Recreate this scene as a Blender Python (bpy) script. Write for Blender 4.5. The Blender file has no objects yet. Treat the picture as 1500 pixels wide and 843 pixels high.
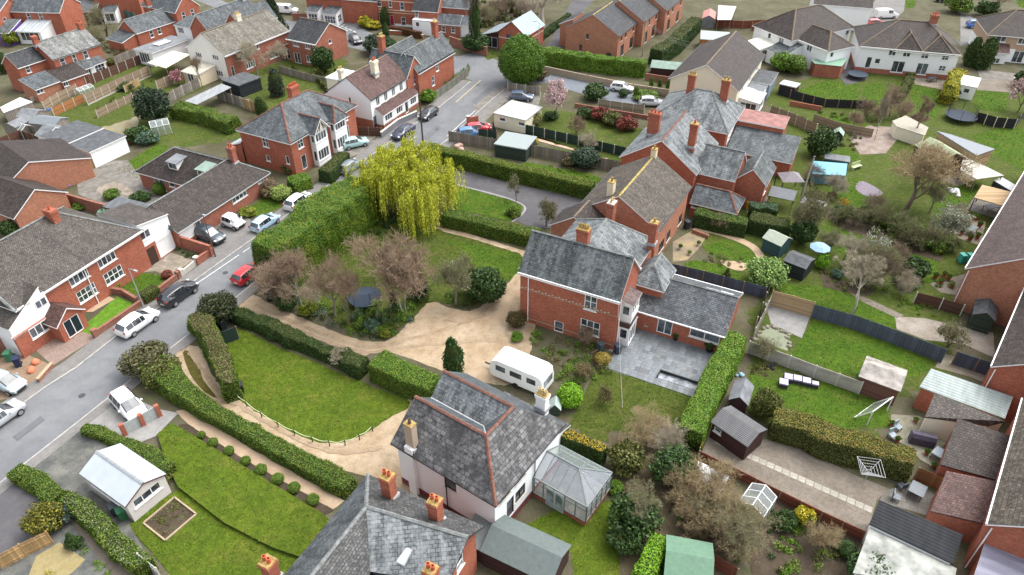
import bpy,math,random
import numpy as np
from mathutils import Vector,Matrix,noise as mnoise

S = bpy.context.scene
# ---------------------------------------------------------------- camera, sky, sun, exposure
CAM_F,CAM_P,CAM_H = 1050.0,math.radians(37.2),47.0
cam = bpy.data.cameras.new('camera'); cam_o = bpy.data.objects.new('camera',cam)
S.collection.objects.link(cam_o); S.camera = cam_o
cam.sensor_width = 36.0; cam.lens = 36.0 * CAM_F / 1500.0
cam.clip_start = 0.5; cam.clip_end = 3000
cam_o.location = (0,0,CAM_H); cam_o.rotation_euler = (math.pi/2 - CAM_P,0,0)

SUN_EL,SUN_AZ = math.radians(60),math.radians(62)      # azimuth from +Y towards +X
W = bpy.data.worlds.new('World'); S.world = W; W.use_nodes = True
nt = W.node_tree; bg = nt.nodes['Background']
sky = nt.nodes.new('ShaderNodeTexSky'); sky.sky_type = 'NISHITA'; sky.sun_disc = False
sky.sun_elevation = SUN_EL; sky.sun_rotation = SUN_AZ; sky.air_density = 1.0; sky.dust_density = 4.0; sky.ozone_density = 1.0
hs = nt.nodes.new('ShaderNodeHueSaturation'); hs.inputs['Saturation'].default_value = 0.25   # an overcast, nearly colourless sky
nt.links.new(sky.outputs[0],hs.inputs['Color']); nt.links.new(hs.outputs[0],bg.inputs['Color'])
bg.inputs['Strength'].default_value = 0.15
sl = bpy.data.lights.new('sun','SUN'); sl.energy = 0.7; sl.angle = math.radians(50); sl.color = (1.0,0.97,0.92)
so = bpy.data.objects.new('sun',sl); S.collection.objects.link(so)
sd = Vector((math.sin(SUN_AZ)*math.cos(SUN_EL),math.cos(SUN_AZ)*math.cos(SUN_EL),math.sin(SUN_EL)))
so.rotation_euler = sd.to_track_quat('Z','Y').to_euler(); so.location = (40,40,90)
S.view_settings.view_transform = 'Standard'; S.view_settings.look = 'None'
S.view_settings.gamma = 1.0; S.view_settings.use_curve_mapping = False
S.view_settings.exposure = 1.42
S.cycles.use_denoising = True
S.cycles.max_bounces = 5; S.cycles.diffuse_bounces = 3; S.cycles.glossy_bounces = 2
S.cycles.transmission_bounces = 4; S.cycles.transparent_max_bounces = 8

# ---------------------------------------------------------------- pixel -> place
rng = np.random.default_rng(7); random.seed(7)
TILE = dict(r1=(0,0),r2=(370,0),r3=(740,0),r4=(1100,0),r5=(0,200),r6=(370,200),r7=(740,200),r8=(1100,200),
            s1=(0,400),s2=(370,400),s3=(740,400),s4=(1100,400),s5=(0,618),s6=(370,618),s7=(740,618),s8=(1100,618))
KS = 0.26684
def T(t,x,y): o = TILE[t]; return (o[0] + x*KS,o[1] + y*KS)
def ray(x,y):
    c,s = math.cos(CAM_P),math.sin(CAM_P); v = -(y - 421.5)
    return Vector((x - 750,CAM_F*c + v*s,-CAM_F*s + v*c))
def P(x,y,z=0.0):
    "the point at height z that the photograph shows at pixel x, y"
    d = ray(x,y); t = (z - CAM_H)/d.z
    return Vector((d.x*t,d.y*t,z))
def PT(t,x,y,z=0.0): return P(*T(t,x,y),z)
def px(a,z=0.0):
    "a point from (x, y) pixels or (tile, x, y)"
    return PT(*a,z) if isinstance(a[0],str) else P(a[0],a[1],z)

# ---------------------------------------------------------------- objects
COL = S.collection
def props(o,label=None,cat=None,group=None,kind=None):
    if label: o['label'] = label
    if cat: o['category'] = cat
    if group: o['group'] = group
    if kind: o['kind'] = kind
    return o
def thing(name,label,cat,loc=(0,0,0),rz=0.0,group=None):
    o = bpy.data.objects.new(name,None); COL.objects.link(o); o.empty_display_size = 0.3
    o.location = loc; o.rotation_euler = (0,0,rz)
    return props(o,label,cat,group)
def link(name,me,parent=None,loc=None,rz=None,scale=None):
    o = bpy.data.objects.new(name,me); COL.objects.link(o)
    if parent is not None: o.parent = parent
    if loc is not None: o.location = loc
    if rz is not None: o.rotation_euler = (0,0,rz)
    if scale is not None: o.scale = scale
    return o
def copy_tree(o,parent=None):
    c = o.copy(); COL.objects.link(c); c.parent = parent
    for ch in list(o.children): copy_tree(ch,c)
    return c

class MB:
    "collects faces, builds one mesh with metre-scaled UVs"
    def __init__(s): s.v = []; s.f = []; s.m = []; s.uv = []
    def face(s,pts,mi=0,uv=None):
        b = len(s.v); s.v += [tuple(p) for p in pts]; s.f.append(tuple(range(b,b+len(pts)))); s.m.append(mi)
        if uv is None:
            p = [Vector(q) for q in pts]; n = Vector((0,0,0))
            for i in range(len(p)):
                a,c = p[i],p[(i+1) % len(p)]
                n += Vector(((a.y-c.y)*(a.z+c.z),(a.z-c.z)*(a.x+c.x),(a.x-c.x)*(a.y+c.y)))
            n = n.normalized() if n.length > 1e-9 else Vector((0,0,1))
            if abs(n.z) > 0.995: u,w = Vector((1,0,0)),Vector((0,1,0))
            else: u = Vector((0,0,1)).cross(n).normalized(); w = n.cross(u)
            uv = [(q.dot(u),q.dot(w)) for q in p]
        s.uv += uv
    def box(s,c,sx,sy,sz,rz=0.0,mi=0,base=False):
        "box centred at c (or standing on c when base)"
        x,y,z = c; z0 = z if base else z - sz/2; z1 = z0 + sz; k,q = math.cos(rz),math.sin(rz)
        r = lambda a,b,h: (x + a*k - b*q,y + a*q + b*k,h)
        hx,hy = sx/2,sy/2
        lo = [r(-hx,-hy,z0),r(hx,-hy,z0),r(hx,hy,z0),r(-hx,hy,z0)]; hi = [r(-hx,-hy,z1),r(hx,-hy,z1),r(hx,hy,z1),r(-hx,hy,z1)]
        s.face(lo[::-1],mi); s.face(hi,mi)
        for i in range(4): j = (i+1) % 4; s.face([lo[i],lo[j],hi[j],hi[i]],mi)
    def slab(s,pts,th,mi=0,mi_side=None,down=Vector((0,0,-1))):
        "polygon (counter-clockwise seen from above) given thickness"
        p = [Vector(q) for q in pts]; q = [a + down*th for a in p]; ms = mi if mi_side is None else mi_side
        s.face(p,mi); s.face(q[::-1],ms)
        for i in range(len(p)): j = (i+1) % len(p); s.face([p[i],q[i],q[j],p[j]],ms)
    def bar(s,a,b,w,h,mi=0):
        "square bar from a to b"
        a,b = Vector(a),Vector(b); d = (b-a)
        if d.length < 1e-6: return
        d.normalize(); u = d.cross(Vector((0,0,1)))
        u = Vector((1,0,0)) if u.length < 1e-4 else u.normalized()
        n = u.cross(d); u = u*(w/2); n = n*(h/2)
        A = [a-u-n,a+u-n,a+u+n,a-u+n]; B = [b-u-n,b+u-n,b+u+n,b-u+n]
        s.face(A,mi); s.face(B[::-1],mi)
        for i in range(4): j = (i+1) % 4; s.face([A[j],A[i],B[i],B[j]],mi)
    def tube(s,pts,rad,n=6,mi=0,cap=True):
        pts = [Vector(p) for p in pts]; rad = rad if hasattr(rad,'__len__') else [rad]*len(pts); rings = []
        for i,p in enumerate(pts):
            d = (pts[min(i+1,len(pts)-1)] - pts[max(i-1,0)]); d = d.normalized() if d.length > 1e-9 else Vector((0,0,1))
            u = d.cross(Vector((0,0,1))); u = Vector((1,0,0)) if u.length < 1e-3 else u.normalized(); w = d.cross(u)
            rings.append([p + (u*math.cos(2*math.pi*k/n) + w*math.sin(2*math.pi*k/n))*rad[i] for k in range(n)])
        for i in range(len(rings)-1):
            for k in range(n): j = (k+1) % n; s.face([rings[i][j],rings[i][k],rings[i+1][k],rings[i+1][j]],mi)
        if cap: s.face(rings[0],mi); s.face(rings[-1][::-1],mi)
    def lathe(s,prof,c=(0,0,0),n=12,mi=0):
        c = Vector(c); R = [[c + Vector((r*math.cos(2*math.pi*k/n),r*math.sin(2*math.pi*k/n),z)) for k in range(n)] for r,z in prof]
        for i in range(len(R)-1):
            for k in range(n): j = (k+1) % n; s.face([R[i][k],R[i][j],R[i+1][j],R[i+1][k]],mi)
        if prof[0][0] > 1e-4: s.face(R[0][::-1],mi)
        if prof[-1][0] > 1e-4: s.face(R[-1],mi)
    def mesh(s,name,mats,smooth=None):
        me = bpy.data.meshes.new(name); me.from_pydata(s.v,[],s.f)
        for m in (mats if isinstance(mats,(list,tuple)) else [mats]): me.materials.append(m)
        if any(s.m): me.polygons.foreach_set('material_index',s.m)
        ul = me.uv_layers.new(name='uv'); ul.data.foreach_set('uv',[c for q in s.uv for c in q])
        if smooth is not None:
            import bmesh
            bm = bmesh.new(); bm.from_mesh(me); bmesh.ops.remove_doubles(bm,verts=bm.verts,dist=1e-4); bm.to_mesh(me); bm.free()
            me.polygons.foreach_set('use_smooth',[True]*len(me.polygons)); me.set_sharp_from_angle(angle=math.radians(smooth))
        me.update(); return me
    def build(s,name,mats,parent=None,smooth=None,**k):
        return link(name,s.mesh(name,mats,smooth),parent,**k)

def np_mesh(name,V,F,mat,smooth=False):
    "fast mesh from arrays; F is (n,3) or (n,4)"
    V = np.ascontiguousarray(V,np.float32); F = np.ascontiguousarray(F,np.int32); k = F.shape[1]
    me = bpy.data.meshes.new(name); me.vertices.add(len(V)); me.vertices.foreach_set('co',V.ravel())
    me.loops.add(F.size); me.loops.foreach_set('vertex_index',F.ravel())
    me.polygons.add(len(F)); me.polygons.foreach_set('loop_start',np.arange(0,F.size,k,dtype=np.int32))
    try: me.polygons.foreach_set('loop_total',np.full(len(F),k,np.int32))
    except Exception: pass
    if smooth: me.polygons.foreach_set('use_smooth',np.ones(len(F),bool))
    for m in (mat if isinstance(mat,(list,tuple)) else [mat]): me.materials.append(m)
    me.update(calc_edges=True); me.validate(); return me
# ---------------------------------------------------------------- materials
MATS = {}
class NB:
    def __init__(s,name,rough=0.8,spec=0.3):
        s.m = bpy.data.materials.new(name); s.m.use_nodes = True; s.t = s.m.node_tree
        s.b = s.t.nodes['Principled BSDF']; s.b.inputs['Roughness'].default_value = rough
        s.b.inputs['Specular IOR Level'].default_value = spec
    def n(s,ty,**k):
        x = s.t.nodes.new(ty)
        for a,b in k.items():
            if hasattr(x,a) and a not in ('Scale',): setattr(x,a,b)
            else: s.set(x.inputs[a.replace('_',' ')],b)
        return x
    def set(s,inp,v):
        if isinstance(v,bpy.types.NodeSocket): s.t.links.new(v,inp)
        else:
            if hasattr(v,'__len__') and len(v) == 3 and inp.type == 'RGBA': v = (*v,1)
            inp.default_value = v
    def coord(s,kind='Object'): return s.n('ShaderNodeTexCoord').outputs[kind]
    def mapping(s,vec,scale=(1,1,1),loc=(0,0,0),rot=(0,0,0)):
        m = s.n('ShaderNodeMapping'); s.set(m.inputs['Vector'],vec); m.inputs['Scale'].default_value = scale
        m.inputs['Location'].default_value = loc; m.inputs['Rotation'].default_value = rot; return m.outputs[0]
    def noise(s,vec,scale,detail=4,rough=0.6):
        x = s.n('ShaderNodeTexNoise'); s.set(x.inputs['Vector'],vec); x.inputs['Scale'].default_value = scale
        x.inputs['Detail'].default_value = detail; x.inputs['Roughness'].default_value = rough; return x.outputs[0]
    def ramp(s,fac,stops,interp='LINEAR'):
        r = s.n('ShaderNodeValToRGB'); s.set(r.inputs[0],fac); e = r.color_ramp.elements; r.color_ramp.interpolation = interp
        while len(e) < len(stops): e.new(0.5)
        for i,(p,c) in enumerate(stops):
            e[i].position = p; e[i].color = (c,c,c,1) if not hasattr(c,'__len__') else (*c,1)
        return r.outputs[0]
    def mix(s,fac,a,b,mode='MIX'):
        x = s.n('ShaderNodeMix',data_type='RGBA',blend_type=mode)
        s.set(x.inputs[0],fac); s.set(x.inputs[6],a); s.set(x.inputs[7],b); return x.outputs[2]
    def math(s,op,a,b=0.0):
        x = s.n('ShaderNodeMath',operation=op); s.set(x.inputs[0],a); s.set(x.inputs[1],b); return x.outputs[0]
    def bump(s,h,strength=0.4,dist=0.02):
        x = s.n('ShaderNodeBump'); s.set(x.inputs['Height'],h); x.inputs['Strength'].default_value = strength
        x.inputs['Distance'].default_value = dist; s.set(s.b.inputs['Normal'],x.outputs[0])
    def col(s,c): s.set(s.b.inputs['Base Color'],c); return s
    def rand(s): return s.n('ShaderNodeObjectInfo').outputs['Random']
    def isl(s): return s.n('ShaderNodeNewGeometry').outputs['Random Per Island']
def mat(f):
    def g(*a,**k):
        key = (f.__name__,a,tuple(sorted(k.items())))
        if key not in MATS: MATS[key] = f(*a,**k)
        return MATS[key]
    return g
def sc(c,k): return tuple(min(1,x*k) for x in c)

@mat
def plain(name,c,rough=0.6,spec=0.3,metal=0.0,var=0.12,nscale=3.0):
    b = NB(name,rough,spec); o = b.coord()
    f = b.noise(o,nscale,5); b.col(b.mix(b.ramp(f,[(0.3,0.0),(0.7,1.0)]),sc(c,1-var),sc(c,1+var)))
    b.b.inputs['Metallic'].default_value = metal; return b.m
@mat
def brick(name,c,mortar=(0.30,0.25,0.21),dirt=0.35):
    b = NB(name,0.9,0.15); u = b.coord('UV')
    t = b.n('ShaderNodeTexBrick',offset=0.5); b.set(t.inputs['Vector'],u); t.inputs['Scale'].default_value = 1.0
    t.inputs['Brick Width'].default_value = 0.225; t.inputs['Row Height'].default_value = 0.075; t.inputs['Mortar Size'].default_value = 0.006
    t.inputs['Color1'].default_value = (*sc(c,1.25),1); t.inputs['Color2'].default_value = (*sc(c,0.68),1); t.inputs['Mortar'].default_value = (*mortar,1)
    t.inputs['Bias'].default_value = -0.1
    n0 = b.noise(b.mapping(u,(1.0,2.4,1)),3.4,3,0.8)
    n1 = b.noise(u,0.6,5); n2 = b.noise(b.mapping(u,(1.0,3.0,1)),2.2,4)
    c0 = b.mix(b.ramp(n0,[(0.35,0.6),(0.5,0.0)]),t.outputs[0],sc(c,0.6))
    c1 = b.mix(b.ramp(n1,[(0.4,0.0),(0.75,dirt)]),c0,sc(c,0.5))
    c2 = b.mix(b.ramp(n2,[(0.55,0.0),(0.8,0.35)]),c1,(0.42,0.26,0.19))
    b.col(c2); b.bump(t.outputs[1],-0.25,0.01); return b.m
@mat
def slate(name,c1,c2,w=0.3,h=0.22,lichen=(0.34,0.34,0.30),la=0.45,streak=0.5,moss=(0.10,0.11,0.05),ma=0.25,contrast=1.0):
    "courses of slates or tiles, with stains running down the slope"
    b = NB(name,0.62,0.3); u = b.coord('UV'); c1,c2,lichen = sc(c1,0.54),sc(c2,0.56),sc(lichen,0.75)
    t = b.n('ShaderNodeTexBrick',offset=0.5); b.set(t.inputs['Vector'],u); t.inputs['Scale'].default_value = 1.0
    t.inputs['Brick Width'].default_value = w; t.inputs['Row Height'].default_value = h; t.inputs['Mortar Size'].default_value = 0.02
    t.inputs['Color1'].default_value = (*sc(c1,0.8),1); t.inputs['Color2'].default_value = (*sc(c2,1.12),1); t.inputs['Mortar'].default_value = (*sc(c1,0.25),1)
    st = b.noise(b.mapping(u,(1.6,0.22,1)),1.0,5,0.65)
    bl = b.noise(u,0.55,5,0.7); sp = b.noise(u,5.5,4,0.7); mo = b.noise(b.mapping(u,loc=(7,3,0)),0.9,6,0.75)
    x = b.mix(b.ramp(st,[(0.42,0.0),(0.62,streak)]),t.outputs[0],sc(c2,1.75))
    x = b.mix(b.ramp(bl,[(0.35,0.75*contrast),(0.55,0.0)]),x,sc(c1,0.55))
    x = b.mix(b.ramp(sp,[(0.56,0.0),(0.66,la)]),x,lichen)
    x = b.mix(b.ramp(b.noise(u,2.2,5,0.75),[(0.36,0.6*contrast),(0.5,0.0)]),x,sc(c1,0.4))
    x = b.mix(b.ramp(mo,[(0.56,0.0),(0.72,ma)]),x,moss)
    b.col(x)
    saw = b.n('ShaderNodeSeparateXYZ'); b.set(saw.inputs[0],u)
    fr = b.math('FRACT',b.math('DIVIDE',saw.outputs[1],h))
    hh = b.math('ADD',b.math('MULTIPLY',fr,-0.6),b.math('MULTIPLY',t.outputs[1],-0.7))
    b.bump(b.math('ADD',hh,b.math('MULTIPLY',sp,0.5)),0.6,0.03); return b.m
@mat
def ribbed(name,c,pitch=0.18,var=0.25,dirt=0.3,rough=0.5,axis=0,dc=(0.12,0.11,0.10)):
    "corrugated sheet, ribs running down the slope (axis 0) or across"
    b = NB(name,rough if c[1] > 0.1 else 0.85,0.4 if c[1] > 0.1 else 0.12); u = b.coord('UV'); sep = b.n('ShaderNodeSeparateXYZ'); b.set(sep.inputs[0],u)
    w = b.math('SINE',b.math('MULTIPLY',sep.outputs[axis],2*math.pi/pitch))
    st = b.noise(b.mapping(u,(1.5,0.3,1)),1.2,5,0.65); n = b.noise(u,0.7,5,0.7)
    x = b.mix(b.ramp(st,[(0.35,0.0),(0.7,1.0)]),sc(c,1-var),sc(c,1+var))
    x = b.mix(b.ramp(n,[(0.5,0.0),(0.72,dirt)]),x,dc)
    x = b.mix(b.ramp(w,[(0.0,0.35),(0.35,0.0)]),x,sc(c,0.45))
    b.col(x); b.bump(w,0.5,0.03); return b.m
@mat
def render_wall(name,c,dirt=0.25):
    b = NB(name,0.85,0.2); u = b.coord('UV')
    n = b.noise(b.mapping(u,(0.8,0.25,1)),1.3,5,0.65); f = b.noise(u,14,3)
    x = b.mix(b.ramp(n,[(0.45,0.0),(0.8,dirt)]),c,sc(c,0.6)); b.col(x); b.bump(f,0.15,0.01); return b.m
@mat
def wood(name,c,board=0.14,axis=1,var=0.3):
    "boards; axis 1: horizontal boards, 0: upright boards"
    b = NB(name,0.85,0.15); u = b.coord('UV'); sep = b.n('ShaderNodeSeparateXYZ'); b.set(sep.inputs[0],u)
    q = b.math('DIVIDE',sep.outputs[axis],board); fl = b.math('FLOOR',q); fr = b.math('FRACT',q)
    wn = b.n('ShaderNodeTexWhiteNoise',noise_dimensions='1D'); b.set(wn.inputs['W'],fl)
    g = b.noise(b.mapping(u,(2,12,1) if axis else (12,2,1)),1.5,5,0.65)
    x = b.mix(wn.outputs[0],sc(c,1-var),sc(c,1+var)); x = b.mix(b.math('MULTIPLY',g,0.45),x,sc(c,0.55))
    x = b.mix(b.math('MULTIPLY',b.rand(),0.35),x,sc(c,0.6))
    x = b.mix(b.ramp(fr,[(0.0,0.8),(0.1,0.0)]),x,sc(c,0.25)); b.col(x); b.bump(fr,-0.5,0.02); return b.m
@mat
def lawn(name,c1,c2,c3,scale=0.25,worn=0.3):
    b = NB(name,0.95,0.1); o = b.coord()
    n1 = b.noise(o,scale,6,0.65); n2 = b.noise(o,2.0,5,0.7); n3 = b.noise(o,11.0,5,0.8); n4 = b.noise(b.mapping(o,loc=(31,7,0)),0.5,5,0.7)
    x = b.mix(b.ramp(n1,[(0.32,0.0),(0.68,1.0)]),c1,c2)
    x = b.mix(b.ramp(n4,[(0.5,0.0),(0.74,worn)]),x,c3)
    x = b.mix(b.ramp(n2,[(0.42,0.55),(0.6,0.0)]),x,sc(c1,0.55))
    x = b.mix(b.ramp(n3,[(0.38,0.65),(0.56,0.0)]),x,sc(c1,0.35)); b.col(x)
    b.bump(n3,0.9,0.06); return b.m
@mat
def ground_mat(name,c1,c2,c3,s1=0.3,s2=5.0,fine=14.0,bump=0.5,blotch=0.5,wet=None):
    "gravel, tarmac, soil: two-scale mottling and grain"
    b = NB(name,0.92,0.15); o = b.coord()
    n1 = b.noise(o,s1,6,0.65); n2 = b.noise(o,s2,5,0.75); n3 = b.noise(o,fine,4,0.8)
    x = b.mix(b.ramp(n1,[(0.35,0.0),(0.65,1.0)]),c1,c2)
    x = b.mix(b.ramp(n2,[(0.45,0.0),(0.72,blotch)]),x,c3)
    x = b.mix(b.ramp(n3,[(0.3,0.55),(0.55,0.0)]),x,sc(c1,0.45)); b.col(x); b.bump(n3,bump,0.03); return b.m
@mat
def paving(name,c,w=0.6,h=0.6,var=0.25,rot=27,mortar=0.5):
    b = NB(name,0.85,0.2); o = b.mapping(b.coord(),rot=(0,0,math.radians(rot)))
    t = b.n('ShaderNodeTexBrick',offset=0.5); b.set(t.inputs['Vector'],o); t.inputs['Scale'].default_value = 1.0
    t.inputs['Brick Width'].default_value = w; t.inputs['Row Height'].default_value = h; t.inputs['Mortar Size'].default_value = 0.015
    t.inputs['Color1'].default_value = (*sc(c,1-var),1); t.inputs['Color2'].default_value = (*sc(c,1+var),1); t.inputs['Mortar'].default_value = (*sc(c,mortar),1)
    n = b.noise(b.coord(),0.8,6,0.7); n2 = b.noise(b.coord(),9,4,0.7)
    x = b.mix(b.ramp(n,[(0.4,0.0),(0.75,0.5)]),t.outputs[0],sc(c,0.5)); x = b.mix(b.ramp(n2,[(0.35,0.4),(0.6,0.0)]),x,sc(c,0.55))
    b.col(x); b.bump(t.outputs[1],-0.3,0.01); return b.m
@mat
def slab_mat(name,c,var=0.3,warm=0.1):
    b = NB(name,0.55,0.35); r = b.rand(); o = b.coord()
    x = b.mix(r,sc(c,1-var),sc(c,1+var))
    wn = b.n('ShaderNodeTexWhiteNoise',noise_dimensions='1D'); b.set(wn.inputs['W'],r)
    x = b.mix(b.math('MULTIPLY',wn.outputs[0],warm*2),x,(0.33,0.30,0.25))
    x = b.mix(b.ramp(b.noise(o,3.0,5,0.7),[(0.4,0.5),(0.6,0.0)]),x,sc(c,0.55)); b.col(x)
    b.bump(b.noise(o,8,4),0.2,0.01); return b.m
@mat
def leaf(name,c1,c2,c3=None,rough=0.55,clump=0.9):
    "leaves coloured one by one, with soft larger patches"
    b = NB(name,rough,0.25); r = b.isl(); o = b.coord()
    x = b.ramp(r,[(0.0,sc(c1,0.55)),(0.45,c1),(1.0,c2)])
    n = b.noise(o,clump,4,0.6)
    if c3: x = b.mix(b.ramp(n,[(0.45,0.0),(0.68,0.85)]),x,c3)
    b.col(x); return b.m
@mat
def bark(name,c,c2,scale=6.0):
    b = NB(name,0.9,0.1); o = b.coord(); n = b.noise(b.mapping(o,(1,1,0.3)),scale,5,0.7)
    b.col(b.mix(b.ramp(n,[(0.35,0.0),(0.65,1.0)]),c,c2)); b.bump(n,0.5,0.03); return b.m
@mat
def glass_pane(name,c=(0.035,0.042,0.048),rough=0.06):
    b = NB(name,rough,0.9); o = b.coord(); n = b.noise(b.mapping(o,(0.7,0.7,0.7)),1.1,2)
    b.col(b.mix(b.ramp(n,[(0.45,0.0),(0.62,1.0)]),c,sc(c,3.2))); return b.m
@mat
def clear_glass(name,tint=(0.8,0.88,0.88),alpha=0.35,rough=0.08):
    b = NB(name,rough,0.6); b.col(tint); b.b.inputs['Alpha'].default_value = alpha; return b.m
@mat
def paint(name,c,coat=0.8,rough=0.3,metal=0.0):
    b = NB(name,rough,0.5); b.col(c); b.b.inputs['Coat Weight'].default_value = coat; b.b.inputs['Coat Roughness'].default_value = 0.08
    b.b.inputs['Metallic'].default_value = metal; return b.m

RED = brick('red_brick',(0.36,0.092,0.047)); RED2 = brick('old_red_brick',(0.33,0.092,0.052),dirt=0.5)
ORANGE = brick('orange_brick',(0.41,0.165,0.095),dirt=0.25); BROWNBRICK = brick('brown_red_brick',(0.34,0.105,0.065))
GARDENBRICK = brick('garden_wall_brick',(0.27,0.105,0.07),dirt=0.6)
WHITE = render_wall('white_render',(0.80,0.81,0.81),0.14); CREAM = render_wall('cream_render',(0.72,0.67,0.52),0.15)
TAN = render_wall('tan_render',(0.42,0.29,0.20),0.2); BUFF = render_wall('buff_render',(0.68,0.58,0.42),0.15); PURPLE = render_wall('purple_paint',(0.13,0.07,0.30))
UPVC = plain('white_upvc',(0.80,0.80,0.79),0.4,0.4,var=0.04); STONE = plain('pale_stone',(0.60,0.56,0.48),0.85,var=0.15)
BLACKP = plain('black_plastic',(0.02,0.02,0.022),0.45,0.4); DARKW = plain('dark_brown_frame',(0.05,0.03,0.022),0.6)
PANE = glass_pane('window_glass'); PANE2 = glass_pane('pale_window_glass',(0.12,0.14,0.15),0.1)
SLATE = slate('blue_grey_slate',(0.105,0.125,0.14),(0.20,0.225,0.24),0.32,0.24,streak=0.35,la=0.35,ma=0.2)
SLATE_PALE = slate('pale_streaked_slate',(0.17,0.195,0.21),(0.30,0.325,0.335),0.34,0.26,streak=0.65,la=0.5,ma=0.15)
SLATE_DARK = slate('dark_mossy_slate',(0.085,0.105,0.112),(0.20,0.225,0.232),0.32,0.22,streak=0.55,la=0.4,ma=0.45,moss=(0.12,0.12,0.045))
SLATE_SPOT = slate('patchy_grey_slate',(0.15,0.15,0.155),(0.28,0.277,0.28),0.42,0.34,streak=0.1,la=0.3,ma=0.9,moss=(0.015,0.015,0.017),contrast=1.6)
TILE_BROWN = slate('brown_concrete_tile',(0.105,0.082,0.062),(0.165,0.135,0.105),0.32,0.3,lichen=(0.42,0.40,0.33),la=0.5,streak=0.2,ma=0.3)
TILE_GREYB = slate('grey_brown_tile',(0.125,0.103,0.088),(0.19,0.162,0.14),0.2,0.16,lichen=(0.42,0.40,0.34),la=0.5,streak=0.15,ma=0.25)
TILE_MAROON = slate('maroon_tile',(0.15,0.072,0.062),(0.225,0.12,0.105),0.25,0.2,lichen=(0.36,0.27,0.22),la=0.4,streak=0.15,ma=0.2)
TILE_DARK = slate('dark_brown_tile',(0.06,0.044,0.038),(0.105,0.08,0.07),0.3,0.26,la=0.22,streak=0.05,ma=0.2,lichen=(0.3,0.27,0.22))
TILE_FAWN = slate('fawn_tile',(0.21,0.19,0.15),(0.30,0.275,0.225),0.32,0.3,la=0.25,streak=0.3,ma=0.2)
TILE_CHAR = slate('charcoal_tile',(0.055,0.058,0.065),(0.095,0.10,0.11),0.32,0.3,la=0.12,streak=0.15,ma=0.1)
RIDGE_RED = plain('red_ridge_tile',(0.17,0.078,0.056),0.85,var=0.4,nscale=2.5); RIDGE_GREY = plain('grey_ridge_tile',(0.17,0.18,0.175),0.85,var=0.4,nscale=2.0)
RIDGE_BROWN = plain('brown_ridge_tile',(0.17,0.13,0.09),0.85,var=0.35); RIDGE_MOSS = plain('mossy_yellow_ridge',(0.34,0.27,0.09),0.9,var=0.5,nscale=2.0)
LICHEN = plain('yellow_lichen',(0.34,0.235,0.085),0.95,var=0.5,nscale=4.0); LEAD = plain('lead_flashing',(0.33,0.34,0.35),0.6,var=0.2)
TERRA = plain('terracotta',(0.42,0.10,0.05),0.8,var=0.25); BUFFPOT = plain('buff_clay',(0.52,0.40,0.20),0.85,var=0.3)
FELT = plain('grey_felt_roof',(0.17,0.18,0.19),0.9,var=0.3,nscale=1.2); FELT_DARK = plain('dark_felt_roof',(0.085,0.09,0.095),0.9,var=0.35,nscale=1.5)
FELT_GREEN = plain('green_felt_roof',(0.20,0.27,0.23),0.9,var=0.2,nscale=1.2)
F_GREY = wood('grey_weathered_fence',(0.27,0.24,0.205),0.12,0); F_BROWN = wood('brown_fence',(0.115,0.062,0.045),0.14,1); F_TAN = wood('tan_new_fence',(0.47,0.31,0.15),0.12,0)
F_RED = wood('red_brown_fence',(0.20,0.068,0.042),0.14,1); F_LAP = wood('weathered_lap_fence',(0.30,0.225,0.155),0.15,1)
F_SLATE = wood('slate_blue_fence',(0.10,0.12,0.165),0.3,0,var=0.25); F_GREEN = wood('dark_green_fence',(0.035,0.06,0.048),0.12,0,var=0.2); F_BLACK = wood('black_fence',(0.03,0.032,0.036),0.14,1)
CONC = plain('concrete_post',(0.50,0.48,0.43),0.9,var=0.2); CONCP = plain('concrete_panel',(0.36,0.34,0.29),0.9,var=0.3,nscale=1.2); POSTW = plain('wooden_post',(0.24,0.17,0.11),0.9,var=0.25)
SHED_BROWN = wood('dark_brown_shed',(0.062,0.033,0.03),0.13,1); SHED_TEAL = wood('blue_green_shed',(0.05,0.105,0.115),0.13,1,var=0.15); SHED_GREEN = wood('dark_green_shed',(0.045,0.065,0.05),0.13,1); SHED_BLACK = wood('black_shed',(0.03,0.036,0.038),0.13,1); SHED_RED = wood('red_brown_shed',(0.17,0.085,0.065),0.13,1); SHED_OR = wood('orange_wood',(0.40,0.17,0.06),0.13,1); SHED_TAN = wood('pale_timber',(0.46,0.33,0.19),0.13,1)
METAL = plain('galvanised',(0.42,0.44,0.45),0.45,0.5,metal=0.5); DKMETAL = plain('dark_metal',(0.05,0.055,0.06),0.5,0.4); WMETAL = plain('white_metal',(0.78,0.78,0.78),0.4,0.4,var=0.03)
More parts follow.
